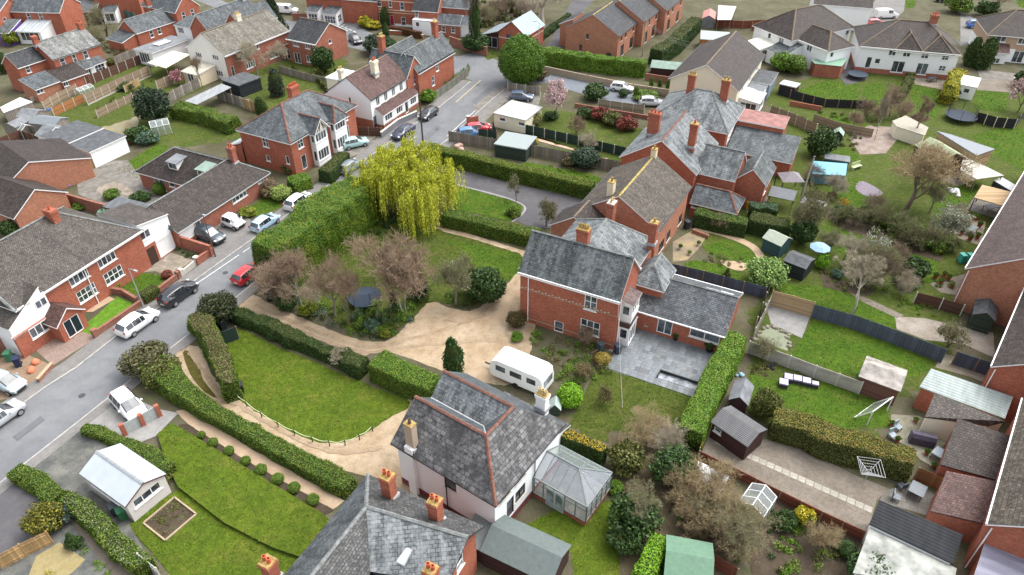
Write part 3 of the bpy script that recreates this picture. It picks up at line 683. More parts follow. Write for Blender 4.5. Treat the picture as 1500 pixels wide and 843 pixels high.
def hedge(label,line,w,h,mt,size=0.17,dens=85,rough=0.12,name='hedge',group=None,taper=0.1,mt_top=None,top_p=0.7,closed_top=True,hvar=0.06,world=False):
    "w, h scalars or per-point lists; line in pixels on the ground"
    size,dens = size*0.48,dens*3.3      # fine leaves, many of them
    pts = [px(a) if not world else a for a in line]; o = pts[0].copy(); k = len(pts)
    ws = w if hasattr(w,'__len__') else [w]*k; hs_ = h if hasattr(h,'__len__') else [h]*k
    q,W_,H_ = [],[],[]
    for i in range(k-1):
        n = max(2,int((pts[i+1]-pts[i]).length/0.45))
        for j in range(n): t = j/n; q.append(pts[i].lerp(pts[i+1],t)-o); W_.append(ws[i]*(1-t)+ws[i+1]*t); H_.append(hs_[i]*(1-t)+hs_[i+1]*t)
    q.append(pts[-1]-o); W_.append(ws[-1]); H_.append(hs_[-1])
    q = np.array([list(p) for p in q]); n = len(q); D = np.gradient(q,axis=0); D /= np.linalg.norm(D,axis=1,keepdims=True) + 1e-9
    for _ in range(2): D[1:-1] = (D[:-2]+D[1:-1]*2+D[2:])/4
    D /= np.linalg.norm(D,axis=1,keepdims=True) + 1e-9
    Nn = np.stack([-D[:,1],D[:,0],np.zeros(n)],1); W_ = np.array(W_); H_ = np.array(H_)
    prof = [(-1,0.0),(-1,0.25),(-1+taper*0.4,0.55),(-1+taper*0.8,0.9),(-0.93+taper*0.6,0.985),(-0.45,1.0),(0.0,1.01),(0.45,1.0),(0.93-taper*0.6,0.985),(1-taper*0.8,0.9),(1-taper*0.4,0.55),(1,0.25),(1,0.0)]
    m = len(prof); V = np.zeros((n,m,3))
    for j,(a,b) in enumerate(prof):
        V[:,j] = q + Nn*(W_/2*a)[:,None]; V[:,j,2] = H_*b
    endf = np.ones(n); V = V.reshape(-1,3); wo = np.array(o)
    for i in range(len(V)):
        p = Vector(V[i] + wo); z = V[i,2]
        d = Vector((mnoise.noise(p*0.33),mnoise.noise(p*0.33+Vector((3,1,8))),mnoise.noise(p*0.4+Vector((6,2,4)))))*rough*1.5 + Vector((mnoise.noise(p*0.9),mnoise.noise(p*0.9+Vector((5,9,1))),mnoise.noise(p*0.7+Vector((2,7,5)))))*rough*1.7 + Vector((mnoise.noise(p*2.7),mnoise.noise(p*2.7+Vector((5,9,1))),mnoise.noise(p*2.7+Vector((2,7,5)))))*rough*0.7
        if z > 0.02: V[i] += np.array(d)*np.array([1,1,0.8*min(1,z/H_.max()+hvar)])
    idx = np.arange(n*m).reshape(n,m)
    F = np.stack([idx[:-1,:-1],idx[:-1,1:],idx[1:,1:],idx[1:,:-1]],-1).reshape(-1,4)
    caps = []
    for r,fl in ((0,False),(n-1,True)):      # ends: fan of quads towards the middle line
        for j in range(m//2): c = [idx[r,j],idx[r,j+1],idx[r,m-2-j],idx[r,m-1-j]]; caps.append(c if fl else c[::-1])
    F = np.concatenate([F,np.array(caps)])
    root = thing(name,label,'hedge',o,0,group)
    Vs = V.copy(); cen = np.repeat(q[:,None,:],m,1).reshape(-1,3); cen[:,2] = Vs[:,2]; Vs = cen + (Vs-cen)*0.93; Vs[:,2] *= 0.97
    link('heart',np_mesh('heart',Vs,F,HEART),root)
    a,b,c,d = (V[F[:,i]] for i in range(4)); cr = np.cross(c-a,d-b); ar = np.linalg.norm(cr,axis=1)/2; nr = cr/(2*ar[:,None]+1e-9)
    ctr = V.mean(0); 
    fc = (a+b+c+d)/4; mid = cen[F[:,0]]; out = fc-mid; sgn = np.sign((nr*out).sum(1)); sgn[sgn == 0] = 1
    nr = nr*sgn[:,None]; nr[(fc[:,2] > H_.max()*0.9) & (nr[:,2] < 0)] *= -1
    cnt = int(ar.sum()*dens); f = rng.choice(len(F),cnt,p=ar/ar.sum()); u,v = rng.random((2,cnt,1))
    C = (a[f]*(1-u)+b[f]*u)*(1-v) + (d[f]*(1-u)+c[f]*u)*v + nr[f]*rng.uniform(-0.09,0.05,(cnt,1))
    Nm = nr[f]
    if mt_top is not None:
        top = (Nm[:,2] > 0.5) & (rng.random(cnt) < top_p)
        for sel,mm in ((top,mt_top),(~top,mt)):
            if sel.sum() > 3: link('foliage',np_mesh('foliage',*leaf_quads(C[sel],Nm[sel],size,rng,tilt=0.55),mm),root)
    else: link('foliage',np_mesh('foliage',*leaf_quads(C,Nm,size,rng,tilt=0.55),mt),root)
    return root

# -- leafy crowns as shared meshes (unit: radius 1, base at z 0)
def blob_crown(seed,n=2600,clumps=26,size=0.16,squash=1.0,shape='round',lo=0.0):
    rg = np.random.default_rng(seed); Cs,Ns = [],[]; per = n//clumps
    for i in range(clumps):
        d = sphere_pts(1,rg)[0]
        if shape == 'cone': z = rg.random()**0.8; r = (1-z)*0.8*rg.random()**0.5; th = rg.uniform(0,6.28); c = np.array([r*math.cos(th),r*math.sin(th),z*2*squash]); cr = 0.34*(1.05-z*0.7)
        elif shape == 'column': z = rg.random(); r = 0.55*rg.random()**0.5*(1-0.6*max(0,z-0.6)/0.4); th = rg.uniform(0,6.28); c = np.array([r*math.cos(th),r*math.sin(th),z*1.8*squash+0.1]); cr = 0.42*(1-0.5*max(0,z-0.6)/0.4)
        else:
            r = rg.uniform(0.45,0.74); c = d*r; c[2] = c[2]*squash*0.9 + squash; cr = rg.uniform(0.26,0.42)
        k = sphere_pts(per,rg); k[:,2] *= 0.85; p = c + k*cr*rg.uniform(0.72,1.08,(per,1)); keep = p[:,2] > lo
        Cs.append(p[keep]); Ns.append(k[keep])
    return leaf_quads(np.concatenate(Cs),np.concatenate(Ns),size,rg)
_crowns = {}
def crown_mesh(kind,mt,var=0):
    key = (kind,var)
    if key not in _crowns:
        sp = dict(shrub=dict(n=4600,clumps=26,size=0.105,squash=0.85),dense=dict(n=9000,clumps=60,size=0.08,squash=1.0),ball=dict(n=3000,clumps=60,size=0.12,squash=1.0),cone=dict(n=8000,clumps=90,size=0.08,squash=1.0,shape='cone'),column=dict(n=8000,clumps=80,size=0.085,squash=1.0,shape='column'),loose=dict(n=3600,clumps=40,size=0.09,squash=0.9),low=dict(n=3400,clumps=24,size=0.11,squash=0.5))[kind]
        if kind == 'ball':
            rg = np.random.default_rng(50+var); d = sphere_pts(6500,rg); C = d*rg.uniform(0.88,1.02,(6500,1)) * (1+0.05*np.sin(d[:,:1]*7+var)); C[:,2] += 1; me = np_mesh('foliage',*leaf_quads(C,d,0.085,rg),mt)
        else: me = np_mesh('foliage',*blob_crown(100+var*7+hash(kind) % 5 if False else 100+var*7+len(kind),**sp),mt)
        _crowns[key] = me
    return _crowns[key]
_hearts = {}
def heart_mesh(kind):
    if kind not in _hearts:
        import bmesh
        bm = bmesh.new(); bmesh.ops.create_icosphere(bm,subdivisions=3,radius=1.0)
        for v in bm.verts:
            f = 0.62 + 0.14*mnoise.noise(v.co*2.3)
            if kind == 'cone': z = v.co.z; v.co = Vector((v.co.x*f*0.8*(1-z)/1.6,v.co.y*f*0.8*(1-z)/1.6,z*0.92+1.0))
            elif kind == 'column': v.co = Vector((v.co.x*0.66,v.co.y*0.66,v.co.z*0.92+1.02))
            elif kind == 'ball': v.co = v.co*0.86 + Vector((0,0,1))
            elif kind == 'low': v.co = Vector((v.co.x*f,v.co.y*f,v.co.z*f*0.6+0.42))
            else: v.co = v.co*f; v.co.z = v.co.z*0.85+0.8
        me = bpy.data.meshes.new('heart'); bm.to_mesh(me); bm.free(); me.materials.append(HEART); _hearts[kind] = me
    return _hearts[kind]
BARK = bark('brown_bark',(0.10,0.075,0.055),(0.20,0.16,0.12)); BARK_PALE = bark('pale_bark',(0.34,0.30,0.24),(0.58,0.54,0.46)); BARK_GREY = bark('grey_bark',(0.15,0.13,0.105),(0.30,0.27,0.22))
TWIG = bark('brown_twig',(0.16,0.115,0.085),(0.30,0.23,0.17)); TWIG_PALE = bark('pale_twig',(0.30,0.26,0.19),(0.46,0.41,0.31)); TWIG_GREEN = bark('green_grey_twig',(0.17,0.16,0.09),(0.29,0.27,0.16)); TWIG_PURPLE = bark('purple_brown_twig',(0.225,0.16,0.11),(0.36,0.27,0.19)); TWIG_ORANGE = bark('straw_twig',(0.27,0.205,0.115),(0.41,0.325,0.19))
SNUM = [0]
def shrub(label,at,r,h,mt,kind='shrub',name='shrub',cat='shrub',group=None,stem=0.0,z=0.0):
    "leafy bush: r metres half-width, h metres tall, standing at pixel at"
    p = px(at,z); SNUM[0] += 1; v = SNUM[0] % 2
    root = thing(name,label,cat,p,random.uniform(0,6.28),group); base = {'cone': 2.05,'column': 2.0,'low': 1.0,'shrub': 1.75,'loose': 1.8}.get(kind,2.0)
    sz = (h-stem)/base
    own(link('crown',crown_mesh(kind,mt,v),root,(0,0,stem),None,(r,r,sz)),mt)
    if kind != 'loose': link('heart',heart_mesh('shrub' if kind in ('dense',) else kind),root,(0,0,stem),None,(r,r,sz))
    t = MB(); t.tube([(0,0,-0.05),(0.02,0,stem + h*0.35)],[max(0.04,r*0.08),max(0.03,r*0.05)],6); t.build('trunk' if cat == 'tree' else 'stem',BARK,root)
    return root

# -- bare trees: recursive branching, built once per kind and shared
def bare_tree(seed,trunk=0.28,levels=5,spread=0.55,up=0.25,ratio=0.74,kids=(3,4),h0=0.30,r0=0.022,droop=0.0,forks=1,fine=2,spray=5200):
    "unit height 1; returns (trunk+limbs MB, twig arrays)"
    rg = random.Random(seed); segs = []
    def grow(p,d,L,r,lev):
        n = 3 if lev < 3 else 2; q = p; dd = d.copy(); pts = [(q,r)]
        for i in range(n):
            dd = (dd + Vector((rg.gauss(0,0.13),rg.gauss(0,0.13),rg.gauss(0,0.10) + up*0.18 - droop*lev*0.06))).normalized()
            q = q + dd*L/n; pts.append((q,r*(1-0.30*(i+1)/n)))
        segs.append((lev,pts))
        if lev >= levels: return
        for i in range(rg.randint(*kids)):
            t = rg.uniform(0.45,1.0) if i else 1.0; k = min(n,max(1,int(t*n+0.5))); a = pts[k][0]
            nd = (dd*(1-spread*0.6) + Vector((rg.gauss(0,1),rg.gauss(0,1),rg.gauss(0,0.65)+up)).normalized()*spread*(1.0 if i else 0.55)).normalized()
            if nd.z < -0.2 and lev < 4: nd.z *= 0.3
            grow(a,nd.normalized(),L*ratio*rg.uniform(0.75,1.1),pts[k][1]*(0.72 if i == 0 else 0.56),lev+1)
    for f in range(forks):
        a = rg.uniform(0,6.28); lean = 0.0 if forks == 1 else rg.uniform(0.15,0.5)
        grow(Vector((0,0,-0.01)),Vector((lean*math.cos(a),lean*math.sin(a),1)).normalized(),h0,r0*(1 if forks == 1 else 0.6),0)
    zmax = max(p[0].z for _,s_ in segs for p in s_); k = 1/zmax
    big = MB(); A,B,R = [],[],[]
    for lev,pts in segs:
        if lev <= fine: big.tube([p*k for p,_ in pts],[r*k*(1.0) for _,r in pts],6 if lev < 2 else 5,cap=False)
        else:
            for i in range(len(pts)-1): A.append(pts[i][0]*k); B.append(pts[i+1][0]*k); R.append((pts[i][1]*k,pts[i+1][1]*k))
    A,B,R = np.array([list(x) for x in A]),np.array([list(x) for x in B]),np.array(R)
    tip = np.array([list(s_[-1][0]*k) for lev,s_ in segs if lev >= levels-1]); td = np.array([list((s_[-1][0]-s_[-2][0]).normalized()) for lev,s_ in segs if lev >= levels-1]); ns = max(2,int(spray/len(tip)))
    tip = np.repeat(tip,ns,0); td = np.repeat(td,ns,0) + rng.normal(size=tip.shape)*0.6; td /= np.linalg.norm(td,axis=1,keepdims=True)
    ln = rng.uniform(0.03,0.08,(len(tip),1)); st_ = tip - td*ln*0.15; A = np.concatenate([A,st_]); B = np.concatenate([B,st_+td*ln]); R = np.concatenate([R,np.full((len(tip),2),0.0012)])
    R = np.maximum(R,0.0014); d = B-A; d /= np.linalg.norm(d,axis=1,keepdims=True)+1e-9
    u = np.cross(d,rng.normal(size=d.shape)); u /= np.linalg.norm(u,axis=1,keepdims=True)+1e-9; w = np.cross(d,u)
    ring = lambda C,r: np.stack([C + r[:,None]*(u*math.cos(t)+w*math.sin(t)) for t in (0,2.094,4.189)],1)
    V = np.concatenate([ring(A,R[:,0]),ring(B,R[:,1])],1).reshape(-1,3); b = np.arange(len(A))[:,None]*6
    F = np.concatenate([b+np.array([[0,1,4,3]]),b+np.array([[1,2,5,4]]),b+np.array([[2,0,3,5]])])
    return big,V,F
_bare = {}
BARE_KINDS = dict(
    birch=dict(levels=6,spread=0.6,up=0.3,ratio=0.78,kids=(3,4),h0=0.62,r0=0.017,spray=2200),round=dict(levels=6,spread=0.62,up=0.22,ratio=0.76,kids=(3,4),h0=0.24,r0=0.02),tall=dict(levels=6,spread=0.5,up=0.35,ratio=0.76,kids=(2,4),h0=0.26,r0=0.018),
    bush=dict(levels=5,spread=0.7,up=0.25,ratio=0.74,kids=(3,4),h0=0.22,r0=0.014,forks=5,fine=1),wide=dict(levels=6,spread=0.8,up=0.08,ratio=0.77,kids=(3,3),h0=0.2,r0=0.022,droop=0.4),
    sparse=dict(levels=4,spread=0.6,up=0.3,ratio=0.74,kids=(3,4),h0=0.28,r0=0.016))
def own(o,mt):
    "shared mesh, own material"
    o.material_slots[0].link = 'OBJECT'; o.material_slots[0].material = mt; return o
def bare_mesh(kind,var,bk,tw):
    var = var % 3; key = (kind,var)
    if key not in _bare:
        big,V,F = bare_tree(hash((kind.__len__(),var)) % 997 + 11*var,**BARE_KINDS[kind])
        _bare[key] = (big.mesh('trunk',bk,60),np_mesh('twigs',V,F,tw))
    return _bare[key]
def bare(label,at,h,kind='round',bk=None,tw=None,var=0,sx=1.0,name='bare_tree',cat='tree',group=None,rz=None,buds=None,bud_n=0):
    p = px(at); a,b = bare_mesh(kind,var,bk or BARK,tw or TWIG)
    root = thing(name,label,cat,p,random.uniform(0,6.28) if rz is None else rz,group)
    own(link('trunk',a,root,None,None,(h*sx,h*sx,h)),bk or BARK); own(link('crown',b,root,None,None,(h*sx,h*sx,h)),tw or TWIG)
    if buds:
        rg = np.random.default_rng(var+3); me = b; co = np.zeros(len(me.vertices)*3,np.float32); me.vertices.foreach_get('co',co); co = co.reshape(-1,3); co = co[co[:,2] > 0.3]
        c = co[rg.choice(len(co),bud_n)] + rg.normal(size=(bud_n,3))*0.012
        link('blossom' if 'blossom' in buds.name else 'foliage',np_mesh('foliage',*leaf_quads(c,rg.normal(size=c.shape),(0.19 if 'pink' in buds.name else 0.12)/h,rg),buds),root,None,None,(h*sx,h*sx,h))
    return root
def border(label,pts,mats,dens=2.2,hmin=0.25,hmax=0.8,size=0.13,name='border_plants',per=110):
    "mixed low planting nobody could count"
    p = [px(a) for a in pts]; xs = [a.x for a in p]; ys = [a.y for a in p]
    def inside(x,y):
        c = False; j = len(p)-1
        for i in range(len(p)):
            if (p[i].y > y) != (p[j].y > y) and x < (p[j].x-p[i].x)*(y-p[i].y)/(p[j].y-p[i].y)+p[i].x: c = not c
            j = i
        return c
    area = abs(sum(p[i].x*p[(i+1) % len(p)].y-p[(i+1) % len(p)].x*p[i].y for i in range(len(p))))/2; n = int(area*dens); buckets = [[] for _ in mats]; tries = 0; k = 0
    while k < n and tries < n*8:
        tries += 1; x,y = random.uniform(min(xs),max(xs)),random.uniform(min(ys),max(ys))
        if not inside(x,y): continue
        k += 1; h = random.uniform(hmin,hmax)*random.choice((0.6,1,1,1.25)); r = random.uniform(0.25,0.55)*(0.6+h*0.6)
        d = sphere_pts(per,rng); d[:,2] = np.abs(d[:,2]); c = np.array([x,y,0.0]) + d*np.array([r,r,h])*rng.uniform(0.5,1.0,(per,1)); buckets[int(random.random()**1.3*len(mats)) if len(mats) > 1 else 0].append((c,d))
    V,F,MI,o = [],[],[],0
    for i,b in enumerate(buckets):
        if not b: continue
        v,f = leaf_quads(np.concatenate([x[0] for x in b]),np.concatenate([x[1] for x in b]),size*0.62,rng); V.append(v); F.append(f+o); MI.append(np.full(len(f),i)); o += len(v)
    me = np_mesh(name,np.concatenate(V),np.concatenate(F),list(mats)); me.polygons.foreach_set('material_index',np.concatenate(MI).astype(np.int32))
    return props(link(name,me),label,'plants',None,'stuff')
# ---------------------------------------------------------------- ground, roads, lawns
EARTH = ground_mat('garden_earth',(0.075,0.062,0.04),(0.135,0.12,0.082),(0.06,0.09,0.022),0.22,0.8,6,0.8,blotch=0.95)
TARMAC = ground_mat('road_tarmac',(0.15,0.155,0.165),(0.205,0.21,0.215),(0.12,0.125,0.132),0.16,0.7,20,0.2,0.6)
TARMAC_D = ground_mat('dark_tarmac',(0.085,0.082,0.088),(0.125,0.12,0.125),(0.06,0.058,0.065),0.25,1.5,18,0.2)
DRIVE_T = ground_mat('worn_tarmac_drive',(0.085,0.09,0.088),(0.205,0.20,0.175),(0.06,0.064,0.06),0.4,0.9,14,0.25,0.9)
PAVE = ground_mat('pavement_tarmac',(0.17,0.165,0.16),(0.23,0.22,0.21),(0.13,0.115,0.10),0.35,2.0,16,0.2,0.6)
KERB = plain('kerb_stone',(0.36,0.35,0.33),0.9,var=0.25,nscale=1.5)
GRAVEL = ground_mat('buff_gravel',(0.36,0.265,0.165),(0.47,0.375,0.265),(0.22,0.16,0.10),0.45,1.3,11,0.8,0.7)
GRAVEL2 = ground_mat('path_gravel',(0.40,0.29,0.19),(0.52,0.40,0.28),(0.27,0.19,0.12),0.5,4.0,16,0.6,0.5)
GRAVEL_G = ground_mat('grey_brown_gravel',(0.175,0.15,0.12),(0.24,0.21,0.175),(0.10,0.085,0.065),0.5,3.0,11,0.8,0.7)
SOIL = ground_mat('dark_soil',(0.045,0.034,0.024),(0.085,0.065,0.045),(0.12,0.095,0.065),0.6,4.0,12,0.7,0.5)
SLABS = paving('grey_paving',(0.20,0.187,0.165),0.6,0.6); SLAB_W = paving('buff_paving',(0.28,0.24,0.19),0.5,0.5); BLOCK = paving('pink_block_paving',(0.32,0.235,0.195),0.2,0.1,0.2)
CONCRETE = ground_mat('concrete',(0.24,0.235,0.225),(0.32,0.315,0.305),(0.17,0.165,0.15),0.4,1.5,12,0.3,0.6)
LAWN = lawn('lawn_green',(0.076,0.126,0.012),(0.12,0.172,0.015),(0.195,0.185,0.035),0.3,0.85); LAWN_B = lawn('bright_lawn',(0.06,0.125,0.012),(0.092,0.165,0.016),(0.145,0.145,0.035),0.45,0.75)
LAWN_D = lawn('thin_lawn_and_bank_shade',(0.065,0.095,0.016),(0.10,0.125,0.024),(0.14,0.115,0.045),0.5,0.7); LAWN_A = lawn('artificial_grass',(0.125,0.26,0.025),(0.145,0.285,0.03),(0.125,0.26,0.025),0.3,0.1); ROUGH = lawn('rough_grass',(0.07,0.105,0.02),(0.115,0.14,0.03),(0.16,0.135,0.075),0.35,0.95)
LINE_W = plain('road_paint',(0.62,0.62,0.60),0.8,var=0.2,nscale=6); LINE_Y = plain('yellow_road_paint',(0.50,0.40,0.20),0.8,var=0.3,nscale=6)

g = MB(); g.face([(-900,-150,0),(900,-150,0),(900,1500,0),(-900,1500,0)]); props(g.build('ground',EARTH),kind='structure')
KL = [(-130,712),(0,617),(68,568),(112,540),(172,493),(240,447),(285,413),(340,373),(400,331),(470,281),(520,245),(556,221),(598,190),(637,163),(664,142),(690,120)]
KR = [(-130,812),(0,708),(115,618),(252,509),(347,435),(400,393),(470,341),(540,288),(600,243),(653,207),(685,178),(714,152),(738,132)]
sheet('road',KL + [(703,112),(694,101),(668,84),(700,75),(735,92),(760,108),(752,121)] + KR[::-1],TARMAC)
sheet('road',[(545,-60),(463,38),(380,22),(290,-12),(240,-40),(220,-34),(290,2),(372,34),(440,50),(500,66),(560,82),(640,98),(690,118),(712,118),(705,80),(668,83),(600,66),(555,54),(540,47),(524,38),(532,28),(640,-60)],TARMAC)
sheet('lane',[(735,92),(760,106),(800,99),(850,111),(900,124),(960,143),(985,152),(970,158),(880,146),(800,122),(752,124)],ground_mat('blue_grey_tarmac',(0.15,0.165,0.19),(0.19,0.205,0.225),(0.12,0.13,0.15),0.2,1.2,20,0.15))
sheet('lane',[(797,76),(812,76),(831,66),(832,42),(880,-10),(850,-20),(826,22)],TARMAC_D)
def pave(label,kerb,w,side,mt=None):
    p = [px(a) for a in kerb]; o = []
    for i in range(len(p)):
        d = (p[min(i+1,len(p)-1)]-p[max(i-1,0)]).normalized(); o.append(p[i] + Vector((-d.y,d.x,0))*w*side)
    k = [a.lerp(b,0.13/w) for a,b in zip(p,o)]
    raised('pavement',k + o[::-1],0.10,mt or PAVE,KERB,label)
    m = MB()
    for i in range(len(p)-1):
        n = max(1,int((p[i+1]-p[i]).length/0.9))
        for j in range(n): a,b = p[i].lerp(p[i+1],j/n),p[i].lerp(p[i+1],(j+0.985)/n); c,d = k[i].lerp(k[i+1],(j+0.985)/n),k[i].lerp(k[i+1],j/n); q = [a,b,c,d]; m.slab([(v.x,v.y,0.112) for v in (q if side > 0 else q[::-1])],0.16)
    props(m.build('kerb',KERB),kind='structure')
pave('footway',KL[:12],1.75,1); pave('footway',KL[11:],2.0,1); pave('footway',KR[:4],1.1,-1); pave('footway',KR[3:9],1.3,-1); pave('footway',KR[8:],1.6,-1)
def dashes(line,w,dash,gap,mt,name='road_marking'):
    p = [px(a) for a in line]; m = MB()
    for i in range(len(p)-1):
        d = p[i+1]-p[i]; L = d.length; u = d.normalized(); n = Vector((-u.y,u.x,0))*w/2; t = 0
        while t < L: a,b = p[i]+u*t,p[i]+u*min(L,t+dash); m.face([(*(v).xy,0.018) for v in (a-n,b-n,b+n,a+n)]); t += dash+gap
    props(m.build(name,mt),kind='structure')
dashes([(291,414),(366,363)],0.1,6,0.6,LINE_W); dashes([(545,246),(562,232),(610,200)],0.1,3,3,LINE_W); dashes([(668,150),(704,118)],0.12,50,0,LINE_Y); dashes([(655,200),(712,148)],0.1,50,0,LINE_W); dashes([(617,228),(632,215)],0.12,2,1,LINE_W)
dashes([(495,42),(517,28)],0.12,3,2,LINE_W); dashes([(527,24),(545,10)],0.12,3,2,LINE_W); dashes([(487,33),(522,48)],0.25,1,0.6,LINE_W)
sheet('road_patch',[('s1',570,575),('s1',660,515),('s1',715,525),('s1',625,590)],ground_mat('tarmac_patch',(0.14,0.145,0.155),(0.165,0.17,0.18),(0.12,0.125,0.135),0.5,2,20,0.2))
# the big gravel drive and its paths
sheet('gravel_drive',[(343,446),(368,431),(400,448),(445,467),(500,490),(540,501),(572,497),(592,480),(612,460),(632,441),(655,450),(690,456),(715,441),(745,416),(764,390),(790,420),(780,500),(756,560),(700,560),(655,546),(560,513),(530,524),(480,503),(430,480),(380,461)],GRAVEL,smooth=3,rough=0.12)
strip_px('gravel_path',[(630,330),(672,345),(715,359),(775,378)],1.9,GRAVEL,rough=0.08)
sheet('gravel_drive',[(258,512),(290,508),(307,541),(322,566),(345,583),(400,613),(440,634),(470,644),(505,643),(535,632),(562,614),(605,583),(612,640),(610,740),(554,703),(533,698),(498,687),(471,676),(437,665),(397,647),(371,625),(315,589),(288,568),(268,544)],GRAVEL,smooth=3,rough=0.1)
sheet('moss_strip',[(268,517),(276,515),(292,535),(297,556),(318,583),(300,575),(283,556),(274,538)],lawn('moss',(0.10,0.085,0.022),(0.13,0.12,0.03),(0.18,0.13,0.06),0.5,0.6),smooth=2)
sheet('lawn',[(336,492),(350,482),(400,505),(470,535),(540,565),(602,590),(566,616),(532,637),(500,649),(462,647),(420,630),(375,603),(345,583),(334,565),(330,525)],LAWN,smooth=3,rough=0.1)
sheet('lawn',[(505,372),(550,330),(600,320),(650,340),(762,372),(762,398),(730,418),(700,446),(650,445),(625,445),(590,478),(540,490),(500,478),(470,440),(478,400)],LAWN_D,smooth=2,rough=0.1)
sheet('lawn',[(650,350),(700,360),(761,374),(762,398),(735,420),(712,410),(680,370)],LAWN_B,rough=0.1)
# lower left gardens
sheet('gravel_path',[(258,602),(274,600),(380,665),(505,735),(486,748),(370,681),(275,622)],GRAVEL2,rough=0.06)
sheet('flower_bed',[(262,622),(275,622),(370,680),(490,748),(476,756),(370,693),(268,632)],SOIL,rough=0.06)
raised('lawn',[(232,640),(252,624),(270,633),(370,694),(476,758),(505,790),(470,830),(400,806),(330,770),(262,717),(245,680)],0.35,LAWN,LAWN_D)  # bank side takes the darker lawn colour, painting in its shade
sheet('lawn',[(187,768),(205,752),(262,717),(330,770),(400,806),(470,800),(440,900),(300,900)],LAWN,rough=0.05)
sheet('driveway',[(-30,735),(112,630),(168,654),(240,690),(190,770),(232,843),(260,900),(40,900),(-80,860)],DRIVE_T)
sheet('driveway',[(122,627),(182,578),(232,600),(262,606),(228,640),(180,660)],CONCRETE)
sheet('drive',[(-40,735),(60,700),(80,760),(20,800),(0,843),(-90,843)],TARMAC_D)
sheet('path',[('s5',380,530),('s5',470,590),('s5',800,830),('s5',840,900),('s5',660,900),('s5',520,720)],ground_mat('muddy_path',(0.14,0.12,0.095),(0.20,0.17,0.135),(0.09,0.075,0.06),0.5,3,12,0.5))
sheet('yard',[('s5',200,740),('s5',330,665),('s5',470,760),('s5',400,830),('s5',300,900),('s5',150,870)],ground_mat('mossy_gravel',(0.27,0.22,0.10),(0.34,0.28,0.15),(0.18,0.15,0.07),0.5,3,12,0.5))
# left side front gardens
sheet('driveway',[('s1',190,420),('s1',300,330),('s1',420,315),('s1',540,350),('s1',290,510)],BLOCK)
sheet('lawn',[('s1',425,315),('s1',530,235),('s1',640,130),('s1',755,175),('s1',530,350)],LAWN_A)
sheet('gravel_bed',[('s1',450,215),('s1',600,130),('s1',630,145),('s1',510,215)],GRAVEL2)
sheet('lawn',[('s1',660,85),('s1',780,0),('s1',910,20),('s1',880,70),('s1',720,125)],LAWN_B)
sheet('driveway',[('r5',720,755),('r5',900,625),('r5',1060,680),('r5',930,770),('r5',850,740)],SLAB_W)
sheet('driveway',[('r5',1010,600),('r5',1120,500),('r5',1240,440),('r5',1330,420),('r5',1420,500),('r5',1300,590),('r5',1180,670),('r5',1160,590)],PAVE)
sheet('yard',[('s1',0,470),('s1',130,440),('s1',290,510),('s1',60,690),('s1',0,700)],ground_mat('brown_yard',(0.24,0.165,0.11),(0.30,0.22,0.155),(0.16,0.115,0.08),0.5,3,14,0.4))
sheet('lawn',[('r5',1310,430),('r5',1450,335),('r5',1520,330),('r5',1560,380),('r5',1430,440)],LAWN_B)
sheet('lawn',[('r5',640,180),('r5',860,40),('r5',930,60),('r5',790,190),('r5',800,255)],LAWN_B)
sheet('patio',[('r5',420,230),('r5',540,140),('r5',700,130),('r5',820,290),('r5',960,330),('r5',830,400),('r5',560,370),('r5',430,320)],SLABS)
sheet('sand_patio',[('r5',530,290),('r5',620,250),('r5',720,290),('r5',730,335),('r5',640,310),('r5',560,320)],SLAB_W,smooth=2)
sheet('yard',[('r5',0,80),('r5',120,30),('r5',340,80),('r5',400,130),('r5',290,200),('r5',130,130)],ROUGH)
sheet('front_garden',[('r2',560,830),('r2',700,750),('r2',760,770),('r2',620,900)],SLABS)
sheet('driveway',[('r6',460,30),('r6',600,-60),('r6',700,-20),('r6',580,100),('r6',520,120)],SLABS)
# back gardens, upper left
for a in ([('r1',450,620),('r1',700,480),('r1',800,420),('r1',840,440),('r1',640,560),('r1',500,620)],[('r1',300,590),('r1',440,520),('r1',470,545),('r1',330,625)],[('r1',1020,750),('r1',1200,700),('r1',1180,780),('r1',1100,790)]):
    sheet('lawn',a,LAWN_B,rough=0.15)
sheet('yard',[('r1',500,690),('r1',700,560),('r1',800,600),('r1',780,720),('r1',650,760)],ground_mat('mossy_yard',(0.22,0.19,0.12),(0.30,0.28,0.22),(0.26,0.22,0.05),0.6,2,10,0.4,0.8))
sheet('yard',[('r1',350,650),('r1',430,610),('r1',540,650),('r1',480,670)],CONCRETE)
for a in ([('r2',0,500),('r2',180,420),('r2',420,430),('r2',330,480),('r2',180,570),('r2',20,560)],[('r2',-60,410),('r2',50,390),('r2',120,420),('r2',0,440)]): sheet('lawn',a,LAWN_B,rough=0.15)
sheet('lawn',[('r2',1250,290),('r2',1330,270),('r2',1360,310),('r2',1290,330)],ROUGH)
